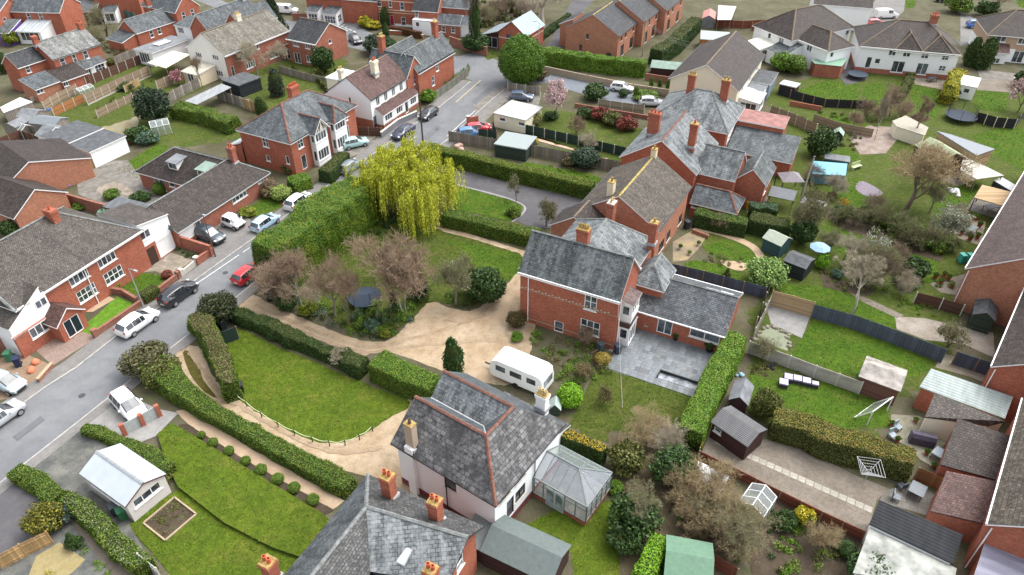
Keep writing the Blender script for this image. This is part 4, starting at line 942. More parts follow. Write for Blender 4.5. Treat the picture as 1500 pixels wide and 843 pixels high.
# drive and lawn behind the willow
sheet('driveway',[(655,246),(700,256),(760,272),(850,292),(870,330),(790,335),(755,322),(768,311),(767,301),(745,292),(668,276)],TARMAC_D,smooth=2)
sheet('lawn',[(664,272),(690,278),(744,293),(764,302),(764,310),(745,325),(715,318),(664,306)],LAWN_B,rough=0.05)
strip_px('edging',[(655,268),(700,279),(746,292),(768,303),(765,314),(750,326)],0.3,CONCRETE)
sheet('lawn',[('r7',110,140),('r7',250,170),('r7',470,205),('r7',540,240),('r7',480,265),('r7',250,195),('r7',100,160)],LAWN_B,rough=0.1)
sheet('lawn',[('r3',200,690),('r3',290,675),('r3',480,690),('r3',700,765),('r3',660,815),('r3',420,735)],LAWN_B,rough=0.1)
sheet('path',[('r3',120,760),('r3',170,745),('r3',400,790),('r3',660,870),('r3',650,910),('r3',380,830)],plain('pink_gravel',(0.55,0.37,0.27),0.9,var=0.2))
sheet('lawn',[('r3',150,800),('r3',330,825),('r3',650,900),('r3',640,935),('r3',300,870)],LAWN_B)
sheet('yard',[('r3',-180,560),('r3',0,470),('r3',200,510),('r3',180,600),('r3',0,560),('r3',-140,700)],SLABS)
sheet('yard',[('r2',1090,760),('r2',1230,640),('r2',1320,690),('r2',1200,800)],PAVE)
# right-hand gardens
for a in ([(1010,345),(1120,175),(1240,150),(1330,110),(1500,125),(1540,260),(1420,395),(1405,470),(1290,480),(1110,440)],[(1095,455),(1200,395),(1330,430),(1400,470),(1390,560),(1260,600),(1110,520)],[(1085,600),(1100,520),(1260,590),(1290,650),(1120,620)],[(1120,130),(1250,100),(1400,120),(1450,160),(1130,165)],[('r1',280,640),('r1',640,330),('r1',900,330),('r1',1130,480),('r1',760,640),('r1',500,720)],[('r2',-100,420),('r2',200,330),('r2',520,330),('r2',470,470),('r2',60,640)],[('r3',-20,700),('r3',200,600),('r3',560,640),('r3',760,720),('r3',640,900)],[('r1',800,600),('r1',1300,630),('r1',1360,760),('r1',1000,810),('r1',700,790)]): sheet('rough_grass',a,ROUGH,rough=0.4)
for a,mt in (([('s4',345,260),('s4',700,360),('s4',1010,470),('s4',940,570),('s4',600,575),('s4',480,545),('s4',220,450),('s4',290,345)],LAWN_B),([('s4',170,60),('s4',420,80),('s4',640,150),('s4',805,240),('s4',790,315),('s4',540,230),('s4',330,165),('s4',160,110)],LAWN_B),
    ([('s4',0,560),('s4',120,590),('s4',330,580),('s4',760,700),('s4',760,850),('s4',520,850),('s4',150,720),('s4',0,680)],LAWN_B),([('r8',380,220),('r8',620,230),('r8',580,310),('r8',720,350),('r8',760,450),('r8',540,380),('r8',440,330)],LAWN_B),
    ([('r8',390,480),('r8',560,530),('r8',720,575),('r8',860,630),('r8',1030,680),('r8',1000,810),('r8',760,750),('r8',560,660),('r8',430,610)],LAWN_B),([('r8',1010,330),('r8',1140,260),('r8',1270,245),('r8',1190,380),('r8',1120,440),('r8',1010,420)],LAWN_B),
    ([('r4',265,500),('r4',400,445),('r4',595,465),('r4',590,550),('r4',400,555),('r4',270,525)],LAWN_B),([('r4',605,550),('r4',620,465),('r4',810,450),('r4',800,530),('r4',700,580)],LAWN_B),([('r4',875,480),('r4',1010,485),('r4',1045,560),('r4',1010,650),('r4',890,600)],LAWN_B),([('r4',1030,490),('r4',1080,500),('r4',1075,600),('r4',1040,590)],LAWN_D),
    ([('r4',1235,500),('r4',1430,510),('r4',1390,620),('r4',1225,600)],LAWN_B),([('r4',1200,745),('r4',1440,685),('r4',1620,760),('r4',1620,1000),('r4',1420,900),('r4',1340,850)],LAWN_B),([('r4',340,620),('r4',560,640),('r4',660,700),('r4',600,720),('r4',370,645)],LAWN_B),([('r4',850,-20),('r4',905,-20),('r4',900,40),('r4',850,50)],LAWN_B),([('r4',1440,-30),('r4',1560,-30),('r4',1560,50),('r4',1470,40)],LAWN_B),
    ([('r8',430,75),('r8',560,70),('r8',600,130),('r8',520,150),('r8',400,110)],LAWN_B),([('r7',1080,600),('r7',1230,565),('r7',1400,650),('r7',1350,710),('r7',1200,680)],LAWN_B),([('r7',980,700),('r7',1040,680),('r7',1190,705),('r7',1350,790),('r7',1310,825),('r7',1000,745)],LAWN_B),
    ([('s3',520,515),('s3',1030,680),('s3',960,900),('s3',340,850),('s3',400,720)],LAWN_D),([('s7',100,570),('s7',290,480),('s7',600,430),('s7',720,420),('s7',640,640),('s7',620,900),('s7',380,900),('s7',360,720)],LAWN),([('s7',400,-10),('s7',590,20),('s7',560,120),('s7',420,70)],LAWN_D)):
    sheet('lawn',a,mt,rough=0.12)
sheet('gravel_yard',[('s7',1060,210),('s7',1120,80),('s7',1190,80),('s7',1420,100),('s7',1520,90),('s8',560,290),('s8',760,370),('s8',690,430),('s8',640,610),('s8',480,560),('s8',150,420),('s8',0,350)],GRAVEL_G)
sheet('patio',[('s8',740,380),('s8',880,330),('s8',1010,400),('s8',980,520),('s8',700,440)],SLABS)
sheet('patio',[('s8',770,-40),('s8',920,-30),('s8',1100,50),('s8',1050,280),('s8',930,210),('s8',850,130),('s8',760,90)],ground_mat('mossy_patio',(0.22,0.205,0.15),(0.30,0.28,0.22),(0.14,0.14,0.07),0.8,3,9,0.4))
sheet('concrete_base',[('s4',75,165),('s4',325,240),('s4',280,360),('s4',110,280)],CONCRETE)
sheet('yard',[('s4',1010,520),('s4',1050,440),('s4',1340,530),('s4',1320,620),('s4',1200,570)],ground_mat('weedy_slabs',(0.20,0.175,0.13),(0.28,0.25,0.20),(0.13,0.12,0.06),0.8,3,9,0.4))
sheet('yard',[('s4',980,60),('s4',1200,0),('s4',1160,130),('s4',1040,110)],GRAVEL_G); sheet('yard',[('s4',790,240),('s4',950,250),('s4',1220,310),('s4',1330,330),('s4',1340,470),('s4',1160,390),('s4',960,370),('s4',800,310)],ground_mat('stony_bed',(0.25,0.21,0.17),(0.36,0.33,0.29),(0.15,0.125,0.09),0.6,4,12,0.6))
sheet('gravel_path',[('s4',540,110),('s4',640,140),('s4',840,235),('s4',800,250),('s4',620,165)],GRAVEL_G)
sheet('yard',[('r7',920,580),('r7',1060,500),('r7',1120,530),('r7',1060,620),('r7',1000,680),('r7',920,690)],ground_mat('strawy_patio',(0.20,0.17,0.13),(0.36,0.28,0.15),(0.13,0.115,0.085),0.5,2.5,10,0.4,0.4))
strip_px('path',[('r7',1040,500),('r7',1200,540),('r7',1330,590),('r7',1390,640),('r7',1420,720)],1.0,GRAVEL2); sheet('path',[('r7',1180,680),('r7',1330,700),('r7',1300,740),('r7',1220,720)],GRAVEL2,smooth=2)
sheet('patio',[('r4',890,420),('r4',1085,440),('r4',1060,495),('r4',900,465)],SLAB_W); sheet('yard',[('r4',480,410),('r4',560,330),('r4',620,350),('r4',640,440),('r4',520,470)],TARMAC_D); sheet('yard',[('r4',1150,60),('r4',1340,170),('r4',1300,240),('r4',1150,250)],PAVE); sheet('yard',[('r4',640,60),('r4',700,-20),('r4',850,-20),('r4',840,60),('r4',740,170),('r4',640,150)],PAVE)
sheet('yard',[('r4',1240,440),('r4',1440,440),('r4',1430,510),('r4',1240,495)],GRAVEL_G); sheet('patio',[('r4',1240,380),('r4',1500,410),('r4',1500,445),('r4',1260,440)],SLABS)
sheet('paved_pad',[('r8',1020,235),('r8',1130,180),('r8',1240,235),('r8',1140,275)],SLAB_W); sheet('patio',[('r8',1130,440),('r8',1290,470),('r8',1260,600),('r8',1110,550)],SLAB_W)
sheet('terrace',[('r8',1180,400),('r8',1230,330),('r8',1420,330),('r8',1340,450)],SLABS); sheet('slate_bed',[('r8',575,270),('r8',610,245),('r8',700,290),('r8',720,320),('r8',640,330),('r8',585,300)],plain('purple_slate_chips',(0.19,0.16,0.19),0.8,var=0.35,nscale=6),smooth=3)
sheet('rubble_bed',[('r4',540,760),('r4',640,690),('r4',780,700),('r4',800,770),('r4',740,843),('r4',600,850)],ground_mat('stone_rubble',(0.23,0.17,0.14),(0.36,0.31,0.27),(0.14,0.105,0.08),0.8,4,8,0.8))
sheet('bed',[('r8',400,390),('r8',560,400),('r8',740,520),('r8',880,580),('r8',1060,660),('r8',1040,690),('r8',860,640),('r8',700,570),('r8',520,520),('r8',400,440)],SOIL,rough=0.15); sheet('bed',[('r8',380,760),('r8',540,800),('r8',700,843),('r8',640,880),('r8',400,830)],SOIL)
sheet('bed',[('s8',0,430),('s8',150,420),('s8',620,620),('s8',560,760),('s8',560,900),('s8',0,900)],SOIL,rough=0.1); sheet('bed',[('s7',560,60),('s7',1050,180),('s7',1250,470),('s7',1350,560),('s7',1260,843),('s7',640,900),('s7',640,640),('s7',700,420),('s7',600,330)],ground_mat('leafy_soil',(0.085,0.065,0.04),(0.14,0.11,0.07),(0.065,0.075,0.025),0.6,3,9,0.6,0.7))
sheet('courtyard',[('r7',1280,330),('r7',1400,270),('r7',1450,350),('r7',1330,420)],SLABS)
# worn patches, covers and repair strips in the road
DKP = ground_mat('old_patch',(0.13,0.135,0.145),(0.16,0.165,0.175),(0.11,0.115,0.12),0.5,2,20,0.2)
for a in ([(20,640),(60,610),(66,615),(26,646)],[(430,330),(520,264),(524,267),(434,334)],[(600,215),(640,184),(647,188),(607,219)],[(690,150),(715,128),(722,131),(697,154)],[(300,440),(322,424),(328,429),(306,445)]): sheet('road_patch',a,DKP,rough=0.05)
for a in ((556,228),(640,190),(120,580),(330,400),(700,125)):
    c = px(a); sheet('drain_cover',[c+Vector((0.32*math.cos(t*0.785),0.32*math.sin(t*0.785),0)) for t in range(8)],DKMETAL)
TRACK = ground_mat('worn_gravel',(0.31,0.225,0.14),(0.40,0.315,0.22),(0.20,0.145,0.095),0.8,2.0,10,0.7,0.7)
for ln in ([(372,447),(420,468),(480,493),(540,509),(600,497),(660,480),(712,462)],[(362,452),(415,475),(478,500),(540,517),(610,507),(680,500),(735,500)],[(279,516),(300,548),(326,578),(380,612),(440,645),(500,664),(560,655)],[(650,470),(690,468),(730,440),(756,412)]): strip_px('wheel_track',ln,0.45,TRACK,rough=0.16)
# mown grass: short tufts scattered over every lawn
def tufts(objs,dens):
    C = []
    for o in objs:
        P_ = np.array([list(o.data.vertices[i].co)[:2] for i in o.data.polygons[0].vertices]); lo,hi = P_.min(0),P_.max(0); n = int(np.prod(hi-lo)*dens); q = lo + rng.random((n,2))*(hi-lo); ins = np.zeros(n,bool); j = len(P_)-1
        for i in range(len(P_)):
            a,b = P_[i],P_[j]; c = (a[1] > q[:,1]) != (b[1] > q[:,1]); ins ^= c & (q[:,0] < (b[0]-a[0])*(q[:,1]-a[1])/(b[1]-a[1]+1e-12)+a[0]); j = i
        q = q[ins] + rng.normal(size=(ins.sum(),2))*0.08; C.append(np.column_stack([q,np.full(len(q),o.data.vertices[0].co.z+0.015)]))
    C = np.concatenate(C); V,F = leaf_quads(C,np.array([0,0,0.5]),0.085,rng,aspect=1.6,tilt=0.7); props(link('grass',np_mesh('grass',V,F,leaf('grass_blade',(0.062,0.11,0.011),(0.135,0.185,0.018),(0.185,0.175,0.03),0.8,0.45))),'short mown grass tufts over the lawns','grass',None,'stuff')
tufts([o for o in COL.objects if o.name.split('.')[0] == 'lawn' and o.data.materials[0] is not LAWN_A],34)
# ---------------------------------------------------------------- houses
def slope(z,d): return math.atan2(z,d)
# --- the tall brick villa with the dark slate roof and its annexe
h = House('brick_villa','tall red brick villa with dark mossy slate roof beside the grey slab patio',('s3',85,-12),('s3',625,148),6.2)
L = h.L; AV = h
h.wing(0,0,L,5.6,6.2,9.2,'x',wm=RED,rm=SLATE_DARK,ridge=RIDGE_GREY,ov=0.25,vg=0.2,gutter=WMETAL,band=([(4.15,0.05),(0.55,0.08)],plain('buff_band',(0.34,0.27,0.19),0.9)),
    wins=[('F',('s3',470,150),1.25,1.9,2,2,'sash'),('F',('s3',465,300),2.0,1.7,3,2),('F',('s3',290,365),1.0,1.35,1,1,'door')],doorm=None)
m = MB()
for i in range(int((L-0.4)/0.36)):
    m.box((0.25+i*0.36,-0.05,4.32 + (0.07 if i % 2 else -0.03)),0.2,0.07,0.1)
h.part('dentil_course',m,plain('buff_dentil',(0.46,0.40,0.30),0.9))['kind'] = 'stuff'
h.wing(1.2,5.58,L-0.4,11.4,6.0,6.05,'flat',ov=-0.3,wm=RED,rm=LEAD,walls='BLR'); h.roof(1.2,2.9,L-0.4,11.4,6.0,8.7,'y',0,2.6,SLATE_PALE,0.25,0.0,RIDGE_GREY,0.48,UPVC)
h.wing(-1.0,2.0,0,4.6,5.2,6.6,'lean',wm=RED,rm=SLATE,hi='R',ov=0.2)
h.wing(L,1.0,L+1.1,3.2,5.2,5.5,'lean',hi='L',wm=UPVC,rm=slate('bay_tile',(0.19,0.13,0.12),(0.28,0.2,0.19),0.2,0.16),ov=0.15,trim=UPVC,z0=3.0,walls='FRB',wins=[('F',(L+0.5,4.45),0.75,1.1,1,1),('R',(2.1,4.45),1.9,1.1,3,1)],th=0.1)
h.wing(L,1.0,L+1.05,3.2,3.02,3.03,'flat',wm=TILE_MAROON,rm=LEAD,ov=0.0,z0=2.25,walls='FRB')
h.wing(L,1.0,L+1.1,3.2,2.25,2.3,'flat',wm=UPVC,rm=LEAD,ov=0.05,z0=0.0,walls='FRB',wins=[('F',(L+0.5,1.45),0.8,1.2,1,1),('R',(2.1,1.15),1.9,2.0,3,1,'door')])
h.wing(L-0.4,5.6,L+2.6,9.4,4.6,5.9,'y',i0=1.6,wm=RED,rm=SLATE_PALE,ridge=RIDGE_GREY,ov=0.25,walls='FBR',wins=[('R',(8.2,3.6),0.9,1.2,1,2)])
h.chimney(('r7',425,605),1.15,0.75,8.6,10.6,RED,4,LICHEN,LICHEN); h.chimney(('r7',805,580),0.75,0.7,6.9,9.2,RED,1,LICHEN,LICHEN)
h.skylight(('r7',575,530),7.6,1.0,2.2,slope(2.7,2.9),'R',plain('grey_glass',(0.36,0.38,0.40),0.3)); h.pipe((0.9,-0.12),0.3,6.0,WMETAL); h.pipe((L+0.14,0.35),0.2,6.0,WMETAL)
h.wing(L+0.6,9.4,L+1.5,9.5,2.2,2.25,'flat',wm=RED,walls='')
# single-storey annexe
m2 = h.at(('s3',750,205),2.5); m3 = h.at(('s3',1180,335),2.5)
ax0,ay0,ax1 = L+0.35,m2.y,m3.x
h.wing(ax0,ay0,ax1+0.4,ay0+7.2,2.5,4.5,'x',wm=RED,rm=slate('annexe_slate',(0.12,0.135,0.15),(0.21,0.23,0.25),0.3,0.2,streak=0.15,la=0.3,ma=0.1),ridge=RIDGE_GREY,ov=0.25,gutter=WMETAL,
    wins=[('F',('s3',876,290),1.5,2.05,2,1,'door'),('F',('s3',1095,342),2.9,1.25,2,1)])
for a in (1132,1212): h.skylight(('s3',a,113 if a < 1200 else 132),4.15,1.3,0.9,slope(2,3.6),'F',plain('pale_glass',(0.75,0.78,0.8),0.3))
# --- brown-tiled brick house behind it
h = House('brick_house','brick house with brown lichened tile roof and yellow mossy ridge behind the villa',('r7',845,500),('r7',1035,280),5.0,az=29)
h.wing(-0.5,0,10.6,9.4,5.0,7.9,'x',wm=ORANGE,rm=TILE_BROWN,ridge=RIDGE_MOSS,ov=0.3,gutter=DKMETAL,wins=[('F',('r7',960,455),1.3,1.3,2,1),('F',('r7',895,545),1.4,1.3,2,1),('F',('r7',965,480),1.2,1.1,2,1),('F',(2.0,1.4),1.8,1.3,3,1)],trim=DARKW)
h.wing(-4.2,5.5,-0.5,11.0,4.4,6.2,'x',wm=ORANGE,rm=TILE_DARK,ridge=RIDGE_BROWN,walls='FBL')
h.chimney((0.8,6.2),0.8,0.7,6.6,8.6,BUFF,1,LICHEN,LICHEN,corbel=False); h.chimney((-2.4,4.8),1.0,0.75,4.6,8.0,RED2,2,BUFFPOT,STONE); h.chimney((10.2,4.7),0.7,0.6,7.6,8.8,BUFF,1,LICHEN,LICHEN,corbel=False)
# --- slate-roofed pair with tall chimneys
h = House('slate_roofed_house','red brick house with streaky pale slate roof, red ridge and tall chimney',('r7',640,92),('r7',835,42),5.4,az=118)
h.wing(0,0,9.6,9.8,5.0,8.3,'y',wm=RED,rm=SLATE_PALE,ridge=RIDGE_RED,ov=0.3,rp=0.52,wins=[])
h.wing(9.6,1.6,14.2,7.0,4.6,7.0,'x',wm=RED,rm=SLATE_PALE,ridge=RIDGE_GREY,walls='FBR',wins=[('R',(4.2,3.4),1.0,1.3,1,2)])
h.wing(10.2,-2.0,15.6,1.6,2.3,3.7,'x',wm=RED,rm=SLATE,ridge=RIDGE_RED,walls='FBLR',i1=1.4,wins=[('F',('r7',1030,372),1.1,0.9,1,1)])
h.wing(14.2,3.2,17.6,8.6,4.0,5.6,'y',wm=RED,rm=SLATE_DARK,ridge=RIDGE_GREY,walls='FBLR',wins=[('R',(4.6,2.6),1.2,1.2,2,1)])
h.chimney(('r3',810,735),1.5,0.7,6.6,9.4,RED,3,TERRA,RED); h.chimney(('r3',1022,800),0.9,0.75,6.9,9.8,RED,1,TERRA,LICHEN)
h2 = House('slate_hipped_house','brick house with white-streaked hipped slate roof next to the red-ridged one',('r3',800,640),('r3',1215,725),5.2,az=117)
h2.wing(0,0,h2.L,9.6,5.2,8.4,'x',i0=4.8,i1=3.8,wm=RED,rm=SLATE_PALE,ridge=RIDGE_GREY,ov=0.35,wins=[('R',('r3',1235,720),0.8,1.3,1,1),('R',(6.0,3.6),0.9,1.3,1,2)])
h2.wing(h2.L,1.2,h2.L+0.06,9.5,5.0,5.0,'flat',wm=WHITE,rm=WHITE,ov=0,walls='R',wins=[('R',(2.4,3.6),0.9,1.2,1,2),('R',(6.2,3.6),0.9,1.2,1,2)])
h2.wing(h2.L+0.1,5.4,h2.L+6.6,9.6,4.8,4.9,'flat',wm=RED,rm=plain('maroon_flat_roof',(0.26,0.13,0.115),0.8,var=0.3,nscale=1.0),ov=0.12,wins=[('F',('r3',1230,715),0.1,0.1)][0:0])
h2.wing(h2.L+0.5,0.4,h2.L+9.0,5.4,2.5,4.0,'lean',wm=RED,rm=SLATE,hi='B',ov=0.3,wins=[('F',('r7',1445,160),1.4,0.9,1,1)])
h2.chimney(('r3',1012,525),1.0,0.75,7.2,10.2,RED,3,LICHEN,LICHEN); h2.chimney(('r3',1195,555),1.1,0.75,7.0,10.0,RED,2,LICHEN,LICHEN)
# --- cream gable house
h = House('cream_house','cream rendered gable house with long dark brown tile roof',('r3',910,425),('r3',1285,500),4.8,az=118)
h.wing(0,0,10.6,17.6,4.8,7.8,'y',wm=CREAM,rm=TILE_DARK,ridge=RIDGE_BROWN,ov=0.35,vg=0.3,gutter=DKMETAL,wins=[('R',(4.0,3.5),1.4,1.1,2,1),('R',(9.0,3.5),1.4,1.1,2,1),('R',(14.0,3.5),1.4,1.1,2,1)])
h.wing(10.6,2.4,13.8,7.0,2.3,2.7,'lean',hi='L',wm=WHITE,rm=plain('white_poly_roof',(0.66,0.74,0.78),0.3,var=0.1),ov=0.15,wins=[('R',(4.6,1.2),3.6,1.6,5,1),('F',(12.2,1.2),2.6,1.6,3,1)])
h.wing(10.6,7.0,13.4,10.0,2.5,2.55,'flat',wm=WHITE,rm=FELT,ov=0.12); h.wing(10.7,10.0,13.8,16.0,2.7,2.75,'flat',wm=plain('blue_grey_cladding',(0.20,0.25,0.28),0.6),rm=FELT_DARK,ov=0.12)
# --- stepped brick terrace
def terrace(label,A,B,W_,az=118):
    h = House('terraced_house',label,A,B,4.6,az=az)
    h.wing(0,0,h.L,W_,4.6,7.6,'y',wm=ORANGE,rm=TILE_CHAR,ridge=RIDGE_MOSS,ov=0.3,vg=0.05,fascia=ORANGE,trim=DARKW,gutter=BLACKP,
        wins=[('F',(h.L*0.42,3.6),0.55,0.95,1,1),('F',(h.L*0.3,1.3),0.6,1.2,1,1),('F',(h.L*0.85,0.8),1.0,0.9,1,1),('R',(W_*0.18,3.7),0.9,1.0,1,1),('R',(W_*0.42,3.7),0.9,1.0,1,1),('R',(W_*0.85,3.7),0.9,1.0,1,1),('R',(W_*0.28,1.2),1.7,2.1,2,1,'window'),('R',(W_*0.8,1.2),1.7,2.1,2,1,'window')])
    return h
h = terrace('orange brick end terrace house with charcoal tile roof above the long hedge',('r3',335,152),('r3',620,200),9.4); h.wing(-2.6,3.0,0,8.0,4.2,5.4,'lean',wm=ORANGE,rm=TILE_CHAR,hi='R')
o = h.o + h.ux*0.9 + h.uy*9.5
def terrace_at(label,off,W_):
    q = House('terraced_house',label,(829,40),(905,52),4.6,az=118); q.o = h.o + h.ux*off[0] + h.uy*off[1]; q.root.location = q.o; q.cam = q.loc(Vector((0,0,CAM_H))); q.L = h.L
    q.wing(0,0,q.L,W_,4.8,7.9,'y',wm=ORANGE,rm=TILE_CHAR,ridge=RIDGE_MOSS,ov=0.3,vg=0.05,fascia=ORANGE,trim=DARKW,gutter=BLACKP,wins=[('R',(W_*0.15,3.7),0.9,1.0,1,1),('R',(W_*0.4,3.7),0.9,1.0,1,1),('R',(W_*0.85,3.7),0.9,1.0,1,1),('R',(W_*0.25,1.2),1.7,2.1,2,1,'window'),('R',(W_*0.75,1.2),1.7,2.1,2,1,'window')])
terrace_at('orange brick mid terrace house stepped back behind the end one',(1.4,9.5),9.0); terrace_at('orange brick terrace house at the far end of the stepped row',(2.8,18.6),12.0)
# --- white semi-detached houses, upper right
h = House('white_semi','white rendered semi with broad brown hipped roof and dark patio doors',('r4',605,250),('r4',1150,300),4.7,az=106)
L = h.L
h.wing(0,0,L,11.0,4.7,8.0,'x',i0=6.0,i1=5.2,wm=WHITE,rm=TILE_DARK,ridge=RIDGE_BROWN,ov=0.35,plinth=(0.9,BROWNBRICK),gutter=WMETAL,
    wins=[('F',('r4',790,250),1.2,1.0,2,1),('F',('r4',868,262),1.2,1.0,2,1),('F',('r4',967,275),1.2,1.0,2,2),('F',('r4',1077,293),1.1,1.0,2,2),('F',('r4',645,345),0.9,2.0,1,1,'door'),('F',('r4',695,337),0.9,0.9,1,1),('F',('r4',807,368),2.0,2.0,2,1,'window'),('F',('r4',938,380),1.8,2.0,2,1,'window'),('F',('r4',1050,377),1.1,0.9,2,2)])
h.wing(L*0.36,-0.05,L*0.36+4.2,5.0,4.7,6.9,'y',wm=WHITE,rm=TILE_DARK,i0=2.2,ridge=RIDGE_BROWN,walls='',ov=0.35); h.wing(L*0.64,-0.06,L*0.64+4.6,5.0,4.7,6.85,'y',wm=WHITE,rm=TILE_DARK,i0=2.2,ridge=RIDGE_BROWN,walls='',ov=0.35)
h.chimney((L*0.72,5.6),1.2,0.8,7.7,9.2,BROWNBRICK,3,TERRA,BROWNBRICK)
h.skylight(('r4',735,187),5.3,1.4,0.8,slope(3.6,5.5),'F'); h.skylight(('r4',1140,238),5.3,0.9,1.2,slope(3.6,5.2),'R')
h = House('white_semi','white rendered house with brown hipped roofs, conservatory and rear wing',('r4',485,215),('r4',640,150),4.4,az=62)
h.wing(-8.0,3.6,7.4,13.0,4.6,8.0,'x',i0=4.6,i1=4.6,wm=WHITE,rm=TILE_DARK,ridge=RIDGE_BROWN,ov=0.35,wins=[('F',('r4',530,180),0.9,0.9,1,1),('F',(2.4,1.2),1.4,1.0,2,1),('L',(6.0,3.6),1.2,1.0,2,1),('L',(9.0,3.6),0.8,1.0,1,1)])
h.wing(-6.4,-3.4,-0.4,3.6,4.4,6.4,'y',i0=2.9,wm=WHITE,rm=TILE_DARK,ridge=RIDGE_BROWN,ov=0.3,walls='FLR',wins=[('L',('r4',333,213),1.2,1.1,2,1),('L',('r4',315,295),1.2,1.0,2,1),('F',(-5.2,3.4),0.8,0.9,1,1)],gutter=WMETAL)
h.wing(-0.4,0.6,2.4,3.6,2.4,3.6,'lean',wm=WHITE,rm=TILE_DARK,hi='B',walls='FLR',wins=[('F',(1.0,1.4),1.4,0.9,2,1)])
h.wing(-10.6,2.2,-6.4,6.4,2.4,3.7,'lean',wm=WHITE,rm=SLATE,hi='R',wins=[('F',(-8.5,1.1),2.6,1.9,3,1,'window')]); h.wing(-13.2,6.8,-8.0,11.0,2.3,2.9,'lean',hi='R',wm=UPVC,rm=plain('cream_poly_roof',(0.68,0.66,0.56),0.35,var=0.1),wins=[('F',(-10.6,1.3),4.4,1.5,6,1),('L',(8.9,1.3),3.6,1.5,5,1)],ov=0.15)
h = House('tan_house','tan upper, white lower rendered house with maroon porch roof',('r4',1310,185),('r4',1560,200),4.8,az=106)
h.wing(0,0,11,10,4.8,8.0,'x',i0=4.5,i1=4.0,wm=TAN,rm=TILE_DARK,ridge=RIDGE_BROWN,ov=0.3,wins=[('F',('r4',1375,213),1.7,1.0,2,1),('F',('r4',1490,228),1.4,1.1,2,1),('F',('r4',1455,340),1.8,2.1,2,1,'window')],plinth=(2.4,WHITE))
h.wing(0.3,-1.5,3.8,0,2.2,3.2,'lean',wm=WHITE,rm=TILE_MAROON,hi='B',wins=[('F',('r4',1345,335),1.2,0.9,2,1)])
h = House('house','white house with dark roof behind the white van',('r4',520,30),('r4',630,80),4.8,az=106); h.wing(-6,0,5,8,4.8,7.2,'x',wm=WHITE,rm=TILE_DARK,ridge=RIDGE_BROWN)
# --- slate corner house
h = House('corner_house','red brick corner house with grey slate roof and two tall chimneys',('r2',905,395),('r2',1105,270),5.2,az=27)
h.wing(0,0,11.2,4.6,5.2,8.0,'x',wm=RED,rm=SLATE,ridge=RIDGE_GREY,ov=0.3,wins=[('F',('r2',1012,345),0.8,1.5,1,2,'sash'),('F',('r2',992,445),0.8,1.6,1,2,'sash')],gutter=BLACKP)
h.wing(-2.2,0.6,2.4,8.4,5.0,7.6,'y',wm=RED,rm=SLATE,ridge=RIDGE_GREY,ov=0.3,wins=[('F',(0.0,3.8),0.8,1.4,1,2,'sash'),('F',(0.0,1.2),1.4,1.5,2,2,'sash')])
h.wing(0.5,4.6,8.6,8.6,5.0,7.4,'x',wm=RED,rm=SLATE,ridge=RIDGE_GREY,walls='BLR',ov=0.25)
h.chimney((9.4,2.3),0.95,0.8,7.4,10.2,RED,1,BUFFPOT,LICHEN); h.chimney((0.2,6.6),0.95,0.8,7.0,9.8,RED,2,BUFFPOT,LICHEN)
m = MB(); m.box((11.23,2.3,0),0.06,4.5,5.1,base=True); h.part('rendered_gable',m,WHITE)
# --- white and maroon semi
h = House('white_gabled_semi','white rendered semi with maroon tile roof and long porch canopy',('r2',645,545),('r2',855,415),4.9,az=26)
L = h.L
h.wing(0,0,L,7.8,4.9,7.6,'x',wm=WHITE,rm=TILE_MAROON,ridge=RIDGE_BROWN,ov=0.25,vg=0.1,gutter=DKMETAL,fascia=DKMETAL,plinth=(1.5,BROWNBRICK),
    wins=[('F',('r2',687,548),0.9,1.4,2,1),('F',('r2',730,515),0.9,1.4,2,1),('F',('r2',772,488),0.9,1.4,2,1),('F',('r2',815,465),0.9,1.4,2,1),('F',('r2',675,675),0.9,2.0,1,1,'door'),('L',('r2',533,550),0.5,0.9,1,1)])
h.wing(0.9,-1.3,L+0.2,0,2.3,3.1,'lean',wm=WHITE,rm=TILE_MAROON,hi='B',ov=0.2,plinth=(0.6,BROWNBRICK),wins=[('F',(2.4,1.5),1.9,1.2,3,1),('F',(5.4,1.5),1.7,1.3,3,1),('F',(9.4,1.5),1.7,1.3,3,1),('F',(7.4,1.1),0.9,2.0,1,1,'door')])
h.chimney(('r2',672,400),1.0,0.8,6.9,8.7,CREAM,3,TERRA,CREAM); h.wing(1.0,7.8,4.2,11.0,2.6,2.65,'flat',wm=WHITE,rm=FELT,ov=0.1)
h.wing(5.4,7.8,9.6,12.4,4.3,4.35,'flat',wm=CREAM,rm=plain('white_flat_roof',(0.66,0.70,0.73),0.5,var=0.1),ov=0.1); h.chimney((5.8,9.6),0.8,0.7,4.2,5.9,CREAM,2,BUFFPOT,CREAM)
